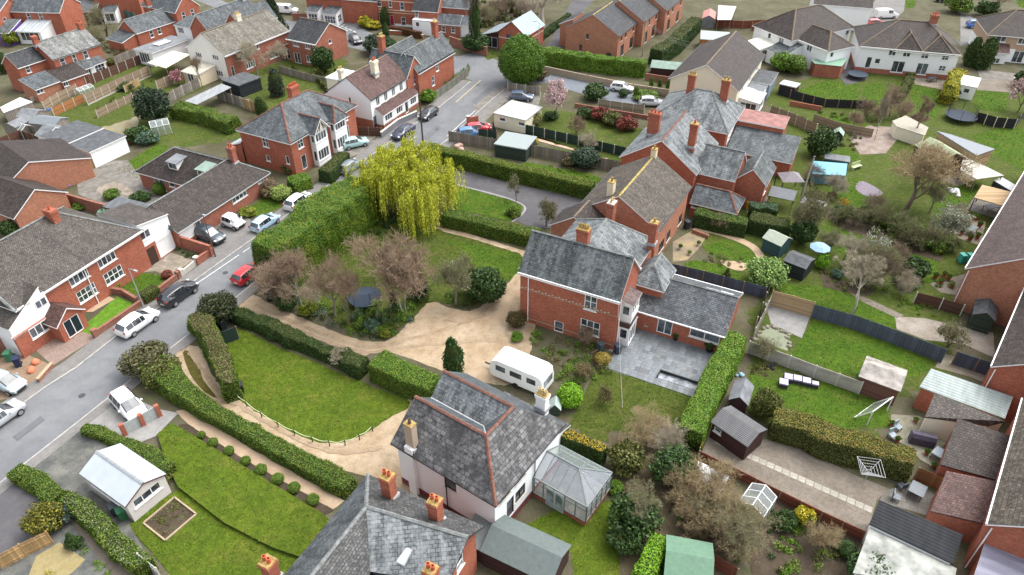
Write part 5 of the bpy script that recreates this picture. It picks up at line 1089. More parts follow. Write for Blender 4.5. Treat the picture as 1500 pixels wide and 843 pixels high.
# --- red Edwardian house
h = House('edwardian_house','red brick Edwardian house with red-ridged slate hips and white bays',('r2',205,778),('r2',553,572),5.2,az=27)
L = h.L
h.wing(0,0,L,9.0,5.2,8.0,'x',i0=4.2,i1=4.2,wm=RED,rm=SLATE,ridge=RIDGE_RED,ov=0.35,gutter=BLACKP,wins=[('L',('r2',67,770),1.1,1.5,2,2,'sash'),('F',('r2',262,780),1.1,1.4,2,2,'sash'),('F',('r2',505,628),1.1,1.4,2,2,'sash'),('F',('r2',520,730),1.0,2.1,1,1,'door'),('F',('r6',285,140),1.0,2.1,1,1,'door'),('L',('r6',85,120),0.7,0.9,1,1),('L',('r6',192,130),0.6,1.2,1,1)])
for xc,gz in ((5.0,True),(9.2,False)):
    h.wing(xc-1.3,-0.9,xc+1.3,0.0,5.0,5.05,'flat',wm=WHITE,rm=LEAD,ov=0.0,walls='FLR',wins=[('F',(xc,4.1),2.2,1.2,4,1),('F',(xc,1.5),2.2,1.5,4,1),('L',(-0.45,4.1),0.6,1.2,1,1),('L',(-0.45,1.5),0.6,1.5,1,1),('R',(-0.45,4.1),0.6,1.2,1,1)])
    h.wing(xc-1.45,-1.15,xc+1.45,3.4,5.06,6.7,'y',i0=0.0 if gz else 1.0,wm=render_wall('half_timber',(0.55,0.53,0.48)) if gz else WHITE,rm=SLATE,ridge=RIDGE_RED,walls='F',z0=5.0,ov=0.2)
m = MB(); [m.bar((5.0+a,-1.17,5.1),(5.0+a*0.3,-1.17,6.3-abs(a)*0.5),0.06,0.1) for a in (-0.9,-0.45,0.45,0.9)]; h.part('timber_framing',m,DARKW)
h.chimney(('r2',232,540),1.6,0.8,7.6,9.3,RED,5,TERRA,RED); h.wing(-0.2,9.0,3.6,11.4,2.3,3.2,'lean',hi='F',wm=RED,rm=plain('glass_lean_to',(0.55,0.62,0.65),0.2,var=0.1),walls='BLR')
# --- modern brick house with charcoal roof
h = House('modern_brick_house','modern brick house with charcoal tile roof and white windows near the junction',('r2',190,210),('r2',345,240),4.4,az=118)
L = h.L
h.wing(0,0,L,8.6,4.4,6.9,'x',wm=BROWNBRICK,rm=TILE_CHAR,ridge=RIDGE_BROWN,ov=0.3,vg=0.2,gutter=WMETAL,wins=[('F',('r2',235,233),1.4,0.9,3,1),('F',('r2',300,250),1.1,0.9,2,1),('F',('r2',337,260),0.6,0.9,1,1),('F',('r2',247,322),1.5,2.0,2,1,'window'),('F',('r2',310,325),1.2,1.2,2,1),('R',('r2',425,228),0.8,0.8,1,1)])
h.wing(-3.0,0.8,0,6.0,2.3,3.4,'lean',wm=BROWNBRICK,rm=TILE_DARK,hi='R',ov=0.3,wins=[('F',('r2',200,315),0.9,2.0,1,1,'door'),('F',('r2',158,303),0.8,0.9,1,1)])
# --- white gable, fawn roof
h = House('white_gable_house','long brick house with fawn tile roof and white rendered gable end',('r1',1230,305),('r1',1520,175),4.6,az=29)
L = h.L
h.wing(0,0,15.5,9.0,4.6,7.6,'x',wm=BROWNBRICK,rm=TILE_FAWN,ridge=RIDGE_BROWN,ov=0.3,gutter=WMETAL,wins=[('F',('r1',1322,283),1.1,0.9,2,1),('F',('r1',1358,262),1.1,0.9,2,1),('F',('r1',1410,235),0.6,0.9,1,1),('F',('r1',1280,393),0.7,1.8,1,1,'door'),('F',(5.2,1.4),2.2,1.2,4,1),('F',(11,1.4),2.2,1.2,4,1)],walls='FBR')
h.wing(-0.06,0.02,0,8.98,4.58,7.55,'x',wm=render_wall('white_gable_render',(0.80,0.78,0.72),0.2),rm=TILE_FAWN,ov=0.0,vg=0.01,walls='L',wins=[('L',('r1',1090,303),1.5,0.9,3,1),('L',('r1',1182,318),1.5,0.9,3,1),('L',('r1',1205,405),1.6,1.0,3,1)])
h.chimney((8.6,4.6),1.0,0.7,7.4,8.6,CREAM,2,BUFFPOT,LICHEN)
h.wing(-4.4,2.6,-0.3,6.2,2.2,2.6,'lean',hi='R',wm=BUFF,rm=ribbed('pale_corrugated',(0.60,0.56,0.45),0.25),ov=0.2,wins=[('L',(4.4,1.1),1.5,1.9,2,1,'window')])
# --- slate house with white box extension
h = House('brick_house','brick house with dark slate roof, white box extension and grey flat-roofed annexe',('r1',1040,150),('r1',1165,165),4.8,az=118)
h.wing(0.2,0,5.0,13.0,4.8,7.4,'y',wm=RED,rm=SLATE,ridge=RIDGE_GREY,ov=0.2,vg=0.2,wins=[('R',(2.0,3.6),0.9,1.7,1,2),('R',(5.0,3.6),0.9,1.7,1,2)])
h.wing(5.0,4.0,9.2,13.0,4.8,7.4,'y',wm=RED,rm=SLATE,walls='FBR',wins=[]); h.wing(-5.4,1.0,0.2,5.0,4.2,4.9,'lean',hi='B',wm=WHITE,rm=SLATE,ov=0.2,walls='FBL',wins=[('F',('r1',985,143),1.6,1.1,4,1)])
h.wing(-5.0,-9.0,-0.6,-0.6,2.6,2.65,'flat',wm=WHITE,rm=FELT,ov=0.25,wins=[('F',(-2.8,1.3),2.6,1.9,4,1,'window')]); h.wing(-3.7,-6.0,-2.0,-3.2,2.85,2.9,'flat',wm=UPVC,rm=plain('roof_lantern',(0.78,0.80,0.80),0.2,var=0.05),ov=0.0,z0=2.7)
h.chimney((2.6,11.6),0.9,0.7,7.2,8.8,RED,2,TERRA,RED)
# --- brick cottages, top left
h = House('brick_cottage','low brick wing with grey slate roof beside the green tarpaulin',('r1',785,170),('r1',905,110),3.0,az=30)
h.wing(-1.5,0,7.4,5.2,3.0,5.0,'x',wm=RED,rm=SLATE,ridge=RIDGE_GREY,ov=0.2,wins=[('F',('r1',833,188),0.8,1.3,1,2),('F',('r1',875,170),0.8,1.3,1,2)]); h.wing(-4.6,0.3,-1.5,5.0,2.1,2.9,'lean',hi='R',wm=RED,rm=SLATE)
h.wing(7.4,-1.0,13.0,9.0,4.9,7.4,'y',wm=RED,rm=SLATE,ridge=RIDGE_RED,wins=[('L',(1.5,3.6),0.9,1.4,1,2),('F',(9.0,3.7),0.9,1.4,1,2),('F',(11.2,3.7),0.9,1.4,1,2)]); h.chimney((7.0,6.4),0.9,0.8,5.0,8.4,RED,2,BUFFPOT,STONE)
h = House('brick_cottage','old brick cottage with pale slate roof, bay porch and low annexes',('r1',290,325),('r1',505,238),4.8,az=29)
L = h.L
h.wing(0,0,L+0.4,6.6,4.8,7.0,'x',wm=RED,rm=slate('worn_pale_slate',(0.24,0.245,0.235),(0.36,0.365,0.35),0.32,0.24,streak=0.5,la=0.5),ridge=RIDGE_GREY,ov=0.2,gutter=BLACKP,wins=[('F',('r1',343,335),0.9,1.4,1,2,'sash'),('F',('r1',405,308),0.7,1.4,1,2,'sash'),('F',('r1',465,283),0.9,1.4,1,2,'sash'),('F',('r1',368,405),1.0,2.0,1,1,'door')])
h.wing(-4.8,2.4,0,6.4,4.6,6.2,'x',wm=RED,rm=TILE_CHAR,walls='FBL',wins=[('F',('r1',137,340),0.8,1.2,1,2)],ridge=RIDGE_GREY)
h.wing(L*0.66,-1.1,L*0.66+2.4,0,2.3,3.0,'lean',wm=UPVC,rm=SLATE,hi='B',wins=[('F',(L*0.66+1.2,1.3),1.9,1.6,3,2)]); h.wing(L*0.38,-1.5,L*0.38+2.2,0,2.3,3.2,'lean',wm=UPVC,rm=SLATE_DARK,hi='B',wins=[('F',(L*0.38+1.1,1.1),1.0,2.0,2,1,'door'),('L',(-0.75,1.2),0.9,1.4,2,1)])
h.wing(-1.8,-3.4,3.0,0,2.2,3.3,'lean',wm=RED,rm=TILE_DARK,hi='B',wins=[('F',('r1',190,440),0.9,1.0,2,1),('F',('r1',230,450),0.9,1.9,2,1,'door'),('F',('r1',303,440),1.0,0.9,1,1)]); h.wing(-6.2,-3.0,-1.8,0.6,2.3,3.3,'lean',wm=ORANGE,rm=SLATE,hi='B',wins=[('F',('r1',75,458),1.2,0.9,2,1),('F',('r1',127,440),0.8,1.9,1,1,'door')])
h.chimney((0.1,3.3),0.8,0.7,6.6,8.0,RED,0,TERRA,RED); h.chimney((L,3.3),0.8,0.7,6.6,8.0,RED,2,TERRA,RED)
h = House('terraced_house','brick terrace house with purple-painted lean-to and slate roof',('r1',60,60),('r1',275,80),5.0,az=95)
h.wing(0,0,10.0,7.0,5.0,7.4,'x',wm=RED,rm=SLATE,ridge=RIDGE_GREY,wins=[('F',('r1',150,72),0.8,1.5,1,2),('F',('r1',208,52),0.8,1.5,1,2)],ov=0.2); h.wing(-7.0,-4.2,-0.4,6.0,5.0,7.0,'x',wm=RED,rm=SLATE,ridge=RIDGE_GREY,wins=[('F',('r1',16,125),0.8,1.4,1,2),('F',('r1',43,190),0.8,1.2,1,1),('R',(-2,3.6),0.9,1.4,1,2)],ov=0.2)
h.wing(-0.2,-5.6,2.2,-1.2,2.6,3.8,'lean',hi='B',wm=PURPLE,rm=SLATE_DARK,wins=[('F',(1.1,1.5),0.9,1.0,1,1)]); h.wing(2.8,-4.2,7.6,0,2.5,3.4,'lean',hi='B',wm=UPVC,rm=ribbed('striped_glazed_roof',(0.42,0.46,0.48),0.8,rough=0.25),wins=[('F',(5.2,1.4),3.8,1.6,4,1)])
h = House('terraced_house','brick terrace house with dark rear extension and white door',('r1',350,70),('r1',470,45),2.8,az=80)
h.wing(0,0,6.0,5.0,2.8,3.9,'lean',hi='B',wm=plain('dark_render',(0.07,0.05,0.045),0.8),rm=FELT_DARK,wins=[('F',(1.2,1.1),0.8,2.0,1,1,'door'),('F',(3.2,1.5),1.0,1.0,1,1)],ov=0.2); h.wing(-3.0,5.0,7.0,11,5.0,7.4,'x',wm=RED,rm=SLATE,ridge=RIDGE_RED,ov=0.2,wins=[('F',(1.0,3.8),0.8,1.4,1,2),('F',(5.0,3.8),0.8,1.4,1,2)])
h = House('terraced_house','brick terrace house with white bay beyond the dark extension',('r1',480,10),('r1',640,-20),4.6,az=80); h.wing(0,3,9.0,9,5.0,7.4,'x',wm=RED,rm=SLATE,ridge=RIDGE_RED,ov=0.2); h.wing(2.0,0,4.6,3,2.4,2.9,'lean',hi='B',wm=WHITE,rm=SLATE,wins=[('F',(3.3,1.2),1.8,1.6,2,1)])
# --- villa with red door and neighbours at the top
h = House('victorian_villa','red brick villa with cream string courses, white sills and crimson door',('r2',655,-40),('r2',875,-5),6.4,az=104)
h.wing(0,0,h.L,9,6.4,9,'x',wm=RED,rm=SLATE,ridge=RIDGE_RED,band=([(5.0,0.14),(3.2,0.14),(2.7,0.12)],BUFF),wins=[('F',('r2',695,15),0.9,1.6,1,2,'sash'),('F',('r2',755,22),0.7,1.4,1,2,'sash'),('F',('r2',820,35),0.9,1.6,1,2,'sash'),('F',('r2',707,90),1.0,1.7,1,2,'sash'),('F',('r2',828,118),1.0,1.7,1,2,'sash'),('F',('r2',766,115),0.9,2.1,1,1,'door')],plinth=(0.5,WHITE),doorm=plain('crimson_door',(0.45,0.02,0.06),0.4))
m = MB(); [m.box((x,-0.02,0),0.3,0.1,6.3,base=True) for x in (0.15,h.L-0.15)]; h.part('quoins',m,BUFF)
h = House('brick_house','brick house with white-painted lower wing beside the crimson-doored villa',('r2',880,50),('r2',960,70),4.6,az=104); h.wing(0,0,5.2,4.8,4.6,6.8,'x',wm=RED,rm=TILE_CHAR,ridge=RIDGE_BROWN,wins=[('F',('r2',900,75),0.8,1.3,1,2,'sash')]); h.wing(0.2,-1.4,5.0,0,2.9,2.95,'flat',wm=WHITE,rm=WHITE,ov=0.0,wins=[('F',('r2',905,135),0.8,0.9,1,1)]); h.wing(5.2,-1.0,10.0,2.6,2.6,3.9,'x',wm=BROWNBRICK,rm=SLATE,wins=[('F',(6.6,1.4),0.8,1.2,1,2),('F',(8.6,1.4),0.8,1.2,1,2)]); h.wing(10.0,-0.6,12.4,3.6,2.5,3.6,'x',wm=WHITE,rm=SLATE); h.wing(5.2,2.8,11.0,9.0,4.8,6.8,'x',wm=RED,rm=SLATE,ridge=RIDGE_RED)
h = House('house','brick house with bay windows behind a brick front wall',('r2',300,0),('r2',500,-20),5.0,az=104); h.wing(-2,3,14,10,5.0,7.4,'x',wm=RED,rm=SLATE); h.wing(3.0,0,6.0,3,2.6,3.2,'lean',wm=WHITE,rm=SLATE,hi='B',wins=[('F',(4.5,1.3),2.4,1.5,4,2),('R',(1.5,1.3),1.6,1.5,2,2)]); h.wing(-1.0,0.6,1.6,3,2.6,3.2,'lean',wm=WHITE,rm=SLATE,hi='B',wins=[('F',(0.3,1.3),2.0,1.5,3,2)])
h = House('brick_barn','small brick barn with pale blue metal roof and dark lean-to',('r2',1350,165),('r2',1497,182),3.8,az=118)
h.wing(0,0,5.8,7.6,3.6,5.8,'y',wm=RED,rm=ribbed('pale_blue_metal',(0.30,0.39,0.45),0.5,dirt=0.05),ov=0.25,vg=0.25,band=([(2.5,0.12)],STONE),wins=[('F',(2.3,3.3),1.2,1.6,1,1)],trim=DARKW,fascia=RED); h.wing(-3.6,0.3,0,7.2,2.4,3.6,'lean',hi='R',wm=SHED_BROWN,rm=ribbed('dull_blue_metal',(0.22,0.27,0.31),0.5),ov=0.3,wins=[('F',(-1.7,1.1),2.6,2.0,2,1,'garage')],doorm=BLACKP)
# --- bungalow, left
h = House('bungalow','long brown-tiled bungalow with white dormers and garage doors facing the street',('r5',965,515),('r5',1490,180),2.6,az=25)
h.wing(0,0,15.5,6.8,2.6,4.9,'x',i1=2.6,wm=BROWNBRICK,rm=TILE_DARK,ridge=RIDGE_GREY,ov=0.35,gutter=DKMETAL,wins=[('F',('r5',1025,510),2.3,2.0,1,1,'garage'),('F',('r5',1083,470),0.9,2.0,1,1,'door'),('F',('r5',1310,310),2.6,1.3,4,2),('F',('r5',1435,220),1.6,0.9,3,2)])
m = MB(); m.slab([(-0.42,-0.3,2.75),(-0.4,7.1,2.75),(0.4,3.4,5.0)][::-1],0.05); h.part('gable_slates',m,SLATE)
h.roof(8.8,3.5,16.0,15.6,2.6,4.95,'y',0,3.6,TILE_DARK,0.35,0.0,RIDGE_GREY,0.5,UPVC)
h.wing(8.8,6.6,16.0,15.6,2.6,2.62,'flat',wm=BROWNBRICK,rm=FELT,ov=-0.2,walls='BLR',wins=[('L',('r5',870,240),1.9,2.1,2,1,'window'),('L',('r5',938,250),1.0,1.2,1,1),('L',('r5',995,265),0.9,1.1,1,1)])
for a in (('r5',925,95),('r5',1090,145)):
    y = h.hit(a,0,9.9).y; m = MB(); m.box((10.9,y,3.75),2.0,1.5,1.3); d = m.build('dormer',UPVC,h.root); m = MB(); m.slab([(9.7,y-0.95,4.38),(11.9,y-0.95,4.6),(11.9,y+0.95,4.6),(9.7,y+0.95,4.38)],0.1); m.build('dormer_roof',FELT_GREEN if a[1] > 1000 else FELT,d); m = MB(); [m.box((9.89,y+k,3.85),0.04,0.55,0.7) for k in (-0.32,0.32)]; m.build('pane',PANE,d)
h.chimney(('r5',1285,140),0.7,0.8,4.4,6.4,BROWNBRICK,2,TERRA,BROWNBRICK)
h.wing(-3.4,2.6,-0.5,8.6,2.2,2.5,'flat',wm=GARDENBRICK,rm=plain('lichened_concrete_roof',(0.36,0.36,0.34),0.9,var=0.35),ov=0.1)
# --- big lichened semi, left
h = House('lichened_semi','large brick and white semi with speckled grey-brown tile roof and porch gable',('r5',240,840),('r5',745,520),4.9,az=24)
L = h.L; S_ = h
h.wing(-3.0,0,L+0.3,11.6,4.9,8.2,'x',i0=0.1,i1=4.4,wm=RED,rm=TILE_GREYB,ridge=RIDGE_GREY,ov=0.35,gutter=WMETAL,wins=[('F',('r5',425,755),2.2,1.2,4,1),('F',('r5',578,655),2.2,1.2,4,1),('F',('s1',478,110),2.2,1.4,4,2),('F',('r5',625,760),2.3,1.4,4,2),('F',('r5',730,690),0.1,0.1)][0:4])
h.wing(-4.6,-0.35,-0.6,8.0,3.6,5.8,'lean',hi='R',wm=WHITE,rm=TILE_GREYB,ov=0.1,walls='FBL',wins=[('F',(-1.6,4.2),0.1,0.1)][0:0])
m = MB(); m.face([(-4.75,-0.38,2.5),(-0.3,-0.38,2.5),(-0.3,-0.38,5.0),(-1.4,-0.38,5.0)]); m.face([(-4.75,-0.38,2.5),(-1.4,-0.38,5.0),(-1.4,-0.2,5.0),(-4.75,-0.2,2.5)]); h.part('white_gable_panel',m,WHITE)
h.wing(-4.7,-0.6,-0.6,-0.37,2.5,2.55,'flat',wm=RED,rm=RED,ov=0.0,walls='FL',wins=[('F',('s1',235,265),2.6,1.2,4,1)])
h.wing(-1.5,-2.2,1.3,0,2.3,3.4,'y',wm=RED,rm=TILE_MAROON,ov=0.25,vg=0.2,walls='FLR',wins=[('F',(-0.1,1.1),1.7,2.0,2,1,'door')],doorm=plain('dark_blue_door',(0.015,0.025,0.035),0.4))
q = MB(); q.box((-1.0,-0.40,4.1),1.2,0.08,0.9); w = q.build('window',UPVC,h.root); q = MB(); [q.box((-1.0+a,-0.445,4.1),0.45,0.01,0.7) for a in (-0.28,0.28)]; q.build('pane',PANE,w)
h.wing(L+0.3,0.2,L+4.4,6.0,4.6,5.4,'lean',hi='L',wm=WHITE,rm=TILE_GREYB,ov=0.1,walls='FBR',plinth=(2.5,RED),wins=[('F',('r5',690,585),1.3,1.0,2,1),('F',(L+3.0,1.15),2.3,2.0,1,1,'garage')])
q = MB(); q.box((L+0.9,0.15,1.05),1.2,0.1,2.1); q.build('porch_opening',DARKW,h.root)
h.chimney(('r5',320,510),0.75,1.1,6.6,8.9,RED,1,TERRA,RED); m = MB(); m.bar((4.95-0.6,-0.08,0),(4.95-0.6,-0.08,4.8),0.08,0.08); h.part('downpipe',m,WMETAL)
h.wing(-6.8,2.0,-4.6,9.0,2.2,2.3,'flat',wm=GARDENBRICK,rm=FELT_DARK,ov=0.05)
# --- orange bungalow and tiles at the left edge
h = House('orange_bungalow','orange brick bungalow gable with dark tile roof behind brick yard walls',('r5',80,440),('r5',265,330),2.6,az=27); h.wing(0,0,6.6,7.5,2.6,4.6,'y',wm=ORANGE,rm=TILE_DARK,walls='FBLR',ov=0.3); 
h = House('orange_bungalow','orange brick gable with white pole beside the timber-strewn yard',('r5',20,280),('r5',285,185),2.9,az=40); h.wing(0,0,10.5,9,2.9,5.0,'y',wm=ORANGE,rm=TILE_DARK,ov=0.3,rp=0.35)
# --- flat garages
h = House('flat_garage','long white garage with dark grey felted flat roof, nearer the bungalow lawn',('r1',355,790),('r1',490,835),2.5,cat='garage',az=118); h.wing(0,0,h.L,h.at(('r1',645,735),2.5).y,2.5,2.55,'flat',wm=WHITE,rm=FELT_DARK,ov=0.15,fascia=UPVC)
h = House('flat_garage','white garage with pale edged grey flat roof behind the felted one',('r1',215,750),('r1',360,790),2.7,cat='garage',az=118); h.wing(0,0.2,h.L,h.at(('r1',505,690),2.7).y,2.7,2.75,'flat',wm=WHITE,rm=FELT_DARK,ov=0.2,fascia=UPVC); h.wing(-2.4,1.0,-0.2,4.2,2.2,3.0,'x',wm=WHITE,rm=FELT)
# --- white house with the U-shaped slate roof
h = House('white_house','white rendered house with U-shaped patchy slate roof and red ridges',('s6',790,105),('s6',1325,430),5.0,az=125)
L = h.L; D = 8.6; E = 5.0; o = 0.35; R_ = 7.5; r = 2.6; V_ = 5.9; VW = h
h.wing(0,0,L,D,E,5.05,'none' if False else 'flat',wm=WHITE,rm=FELT,ov=-0.2,plinth=(0.75,plain('maroon_plinth',(0.16,0.045,0.045),0.8)),wins=[('F',('s6',1085,345),1.1,1.1,1,1),('R',('s6',1385,380),1.4,0.9,2,1),('R',('s6',1470,270),1.4,0.9,2,1),('R',('s6',1415,470),0.9,2.0,1,1,'door'),('R',('s6',1470,390),1.3,1.2,2,1)],trim=DARKW)
mid = D/2
F0,F1,B0,B1 = (-o,-o,E-0.2),(L+o,-o,E-0.2),(-o,D+o,E-0.2),(L+o,D+o,E-0.2)
ra,rb,rc,rd = (-0.15,r,R_),(L-r,r,R_),(L-r,D-r,R_),(-0.15,D-r,R_); va,vb = (-0.15,mid,V_),(L-r-(mid-r)*0.9,mid,V_)
h.polyroof([[F0,F1,rb,ra],[F1,B1,rc,rb]],SLATE_SPOT,BLACKP,lines=[(ra,rb),(rb,rc),(rb,F1)],ridge=RIDGE_RED)
h.polyroof([[B1,B0,rd,rc],[ra,rb,vb,va],[rb,rc,vb]],slate('inner_slate',(0.11,0.13,0.145),(0.16,0.185,0.2),0.3,0.24,streak=0.3,la=0.1,ma=0.1,contrast=0.5),BLACKP); h.polyroof([[va,vb,rc,rd]],SLATE_PALE,BLACKP,lines=[(rc,rd)],ridge=RIDGE_RED)
m = MB(); m.bar((va[0],mid,V_+0.03),(vb[0],mid,V_+0.03),0.35,0.04); m.bar(vb,rb,0.12,0.05); h.part('lead_valley',m,LEAD)
m = MB()
for y0,y1 in ((0.05,mid),(mid,D-0.05)): m.face([(0.0,y0,E),(0.0,(y0+y1)/2 if False else (r if y0 < 1 else D-r),R_-0.05),(0.0,y1,V_-0.1 if y0 < 1 else E)] if y0 < 1 else [(0.0,mid,V_-0.1),(0.0,D-r,R_-0.05),(0.0,y1,E),(0.0,mid,E)])
m.face([(0,0.05,E),(0,mid,V_-0.1),(0,mid,E)]); h.part('gable',m,WHITE)
h.chimney((1.45,0.2),0.75,0.55,5.2,7.6,render_wall('buff_chimney',(0.42,0.33,0.25),0.4),1,plain('dark_pot',(0.12,0.08,0.06)),LICHEN,corbel=False); h.chimney((L-1.6,D-0.1),0.85,0.6,6.0,7.3,WHITE,3,BUFFPOT,LICHEN)
m = MB(); m.box((1.45,-0.12,0),0.75,0.4,5.4,base=True); h.part('chimney_breast',m,WHITE)
h.skylight(('s6',1383,92),6.1,0.55,0.75,slope(2.5,2.9),'R',PANE); h.pipe((L*0.52,-0.1),0,4.7); h.pipe((L+0.1,5.0),0,4.7)
# rear lean-to towards the caravan
q = h.at(('s2',1200,520),2.4); h.wing(2.2,D,8.6,D+2.4,2.2,2.9,'lean',hi='F',wm=WHITE,rm=SLATE_SPOT,ov=0.2)
# conservatory
ca,cb = h.at((860,744),2.3),h.at((896,693),2.3); c0 = L+0.05; cy0,cy1,cx1 = ca.y,cb.y,ca.x; CG = plain('sage_frame',(0.42,0.47,0.42),0.5,var=0.05)
cons = House('conservatory','sage green glazed conservatory with hipped polycarbonate roof on the white house',(600,600),(610,600),0,cat='conservatory'); cons.o,cons.ux,cons.uy,cons.a = h.o,h.ux,h.uy,h.a; cons.root.location = h.o; cons.root.rotation_euler = (0,0,h.a)
m = MB(); m.box(((c0+cx1)/2,(cy0+cy1)/2,0.0),cx1-c0,cy1-cy0,0.5,base=True); cons.part('dwarf_wall',m,RED); m = MB(); m.slab([(c0+.1,cy0+.1,0.53),(cx1-.1,cy0+.1,0.53),(cx1-.1,cy1-.1,0.53),(c0+.1,cy1-.1,0.53)],0.02); cons.part('floor',m,SLABS)
m = MB(); ez,rz_ = 2.35,3.5
def pole(a,b,w=0.08): m.bar(a,b,w,w)
cc = [(c0,cy0),(cx1,cy0),(cx1,cy1),(c0,cy1)]
for i in range(3):
    a,b = Vector(cc[i]),Vector(cc[i+1]); n = 5
    for j in range(n+1): p = a.lerp(b,j/n); pole((*p,0.5),(*p,ez))
    for z in (0.55,1.85,ez): pole((*a,z),(*b,z),0.09)
    
cm = (cy0+cy1)/2; rr0,rr1 = (c0,cm,rz_),(cx1-1.9,cm,rz_)
pole(rr0,rr1,0.12)
for p in ((cx1,cy0,ez),(cx1,cy1,ez)): pole(rr1,p,0.1)
for i in range(5):
    x = c0 + (cx1-1.9-c0)*i/4; pole((x,cm,rz_),(x,cy0,ez),0.06); pole((x,cm,rz_),(x,cy1,ez),0.06)
for t in (0.33,0.67): y = cy0+(cy1-cy0)*t; pole(rr1,(cx1,y,ez),0.06)
cons.part('frame',m,plain('grey_glazing_bar',(0.16,0.18,0.18),0.5))
m = MB(); dz = 0.02
POLY = clear_glass('polycarbonate',(0.33,0.37,0.42),0.4,0.1); GL = clear_glass('conservatory_glass',(0.4,0.48,0.46),0.28,0.05)
m.face([(c0,cy0,ez+dz),(cx1,cy0,ez+dz),rr1,rr0]); m.face([(cx1,cy0,ez+dz),(cx1,cy1,ez+dz),rr1]); cons.part('roof_panel',m,POLY); m = MB(); m.face([(cx1,cy1,ez+dz),(c0,cy1,ez+dz),rr0,rr1]); cons.part('roof_panel',m,GL)
for i in range(3):
    m = MB(); a,b = cc[i],cc[i+1]; m.face([(*a,0.5),(*b,0.5),(*b,ez),(*a,ez)]); cons.part('glass_side',m,GL)
m = MB(); m.box((c0+2.0,cy0-0.03,0.05),1.6,0.07,2.1,base=True); cons.part('door',m,CG)
m = MB(); [m.box((c0+1.6+0.8*k,cy0-0.075,1.15),0.62,0.02,1.7) for k in (0,1)]; cons.part('door_glass',m,PANE2)
# --- foreground slate house
h = House('slate_house','brick house with broad grey slate hips, skylights and lichened chimneys',('s6',630,290),('s6',1200,635),5.0,az=117)
L = h.L; q = h.at(('s6',605,560),7.4)
fy0,fy1 = -9.6,0.0
# the outline runs along the back eave (y = 0); the house lies in front of it
pk = h.at(('s6',608,562),7.5); e2 = h.at(('s6',1205,640),5.0); lf = h.at(('s6',110,800),5.0); PK = Vector((2.6,-3.4,7.6))
h.wing(0.3,-13.5,L-0.2,-0.3,5.0,5.02,'flat',wm=RED,rm=FELT,ov=-0.1,wins=[('R',(-2.4,3.8),0.9,1.3,1,2),('R',(-5.4,3.8),0.9,1.3,1,2)])
A_,B_,C_,Dd = (0-0.1,0.15,4.85),(L+0.25,0.15,4.85),(L+0.25,-3.9,4.85),(-0.1,-13.9,4.85); pk1 = (2.9,-3.6,7.5); pk2 = (L-1.9,-2.0,6.6); pk3 = (2.9,-11.0,7.5)
h.polyroof([[B_,A_,pk1,(L+0.25,-1.9,6.35)]],SLATE_DARK if False else slate('lichen_slate',(0.10,0.105,0.11),(0.165,0.17,0.175),0.3,0.22,streak=0.1,la=0.7,ma=0.2,lichen=(0.42,0.36,0.27)),BLACKP,lines=[(pk1,(L+0.25,-1.9,6.35))],ridge=RIDGE_GREY)
h.polyroof([[A_,Dd,pk3,pk1]],SLATE,BLACKP,lines=[(pk1,pk3),(pk1,A_)],ridge=RIDGE_GREY)
h.polyroof([[(L+0.25,-1.9,6.35),pk1,(5.0,-6.4,5.6),(L+0.25,-4.6,4.85)]],SLATE_PALE,BLACKP); h.polyroof([[pk1,pk3,(6.2,-11.0,5.2),(5.0,-6.4,5.6)]],TILE_GREYB if False else slate('speckled_slate',(0.12,0.12,0.12),(0.2,0.2,0.2),0.28,0.2,la=0.7,streak=0.1),BLACKP)
h.wing(4.6,-12.0,L-0.3,-6.2,5.0,6.9,'x',i0=2.2,wm=RED,rm=SLATE,ridge=RIDGE_GREY,walls='FR',ov=0.25)
for a,z in ((('s6',755,405),5.9),(('s6',1010,540),5.7)): h.chimney(a,0.75,0.75,z,z+2.1,RED,2,TERRA,LICHEN)
h.chimney(('s6',110,850),0.75,0.75,5.6,7.2,RED,2,TERRA,LICHEN); h.chimney(('s6',985,870),0.7,0.7,6.0,7.2,RED,2,TERRA,LICHEN)
h.skylight(('s6',845,512),6.0,0.9,0.75,slope(2.6,3.8),'B',glass_pane('green_glass',(0.12,0.15,0.12))); h.skylight(('s6',820,735),5.9,1.0,1.1,slope(1.6,4.0),'F',plain('sky_glass',(0.55,0.58,0.6),0.15)); h.skylight(('s6',432,792),7.0,0.5,0.7,slope(2.2,3.0),'R',plain('sky_glass',(0.55,0.58,0.6),0.15))
# --- garage with pale metal roof
h = House('pale_garage','small garage with pale sheet-metal gable roof and white end wall by the tarmac drive',('s5',690,455),('s5',900,290),2.2,cat='garage',az=32)
h.wing(0,0,h.L,5.5,2.2,2.95,'y',wm=render_wall('pink_white_render',(0.62,0.58,0.55),0.3),rm=plain('pale_metal_sheet',(0.38,0.42,0.45),0.4,0.5,var=0.08,nscale=0.8),ov=0.15,vg=0.12,ridge=METAL,fascia=plain('maroon_fascia',(0.12,0.04,0.04)),wins=[('F',(1.6,1.55),2.3,0.8,3,1),('L',(3.0,1.6),3.4,0.7,8,1)])
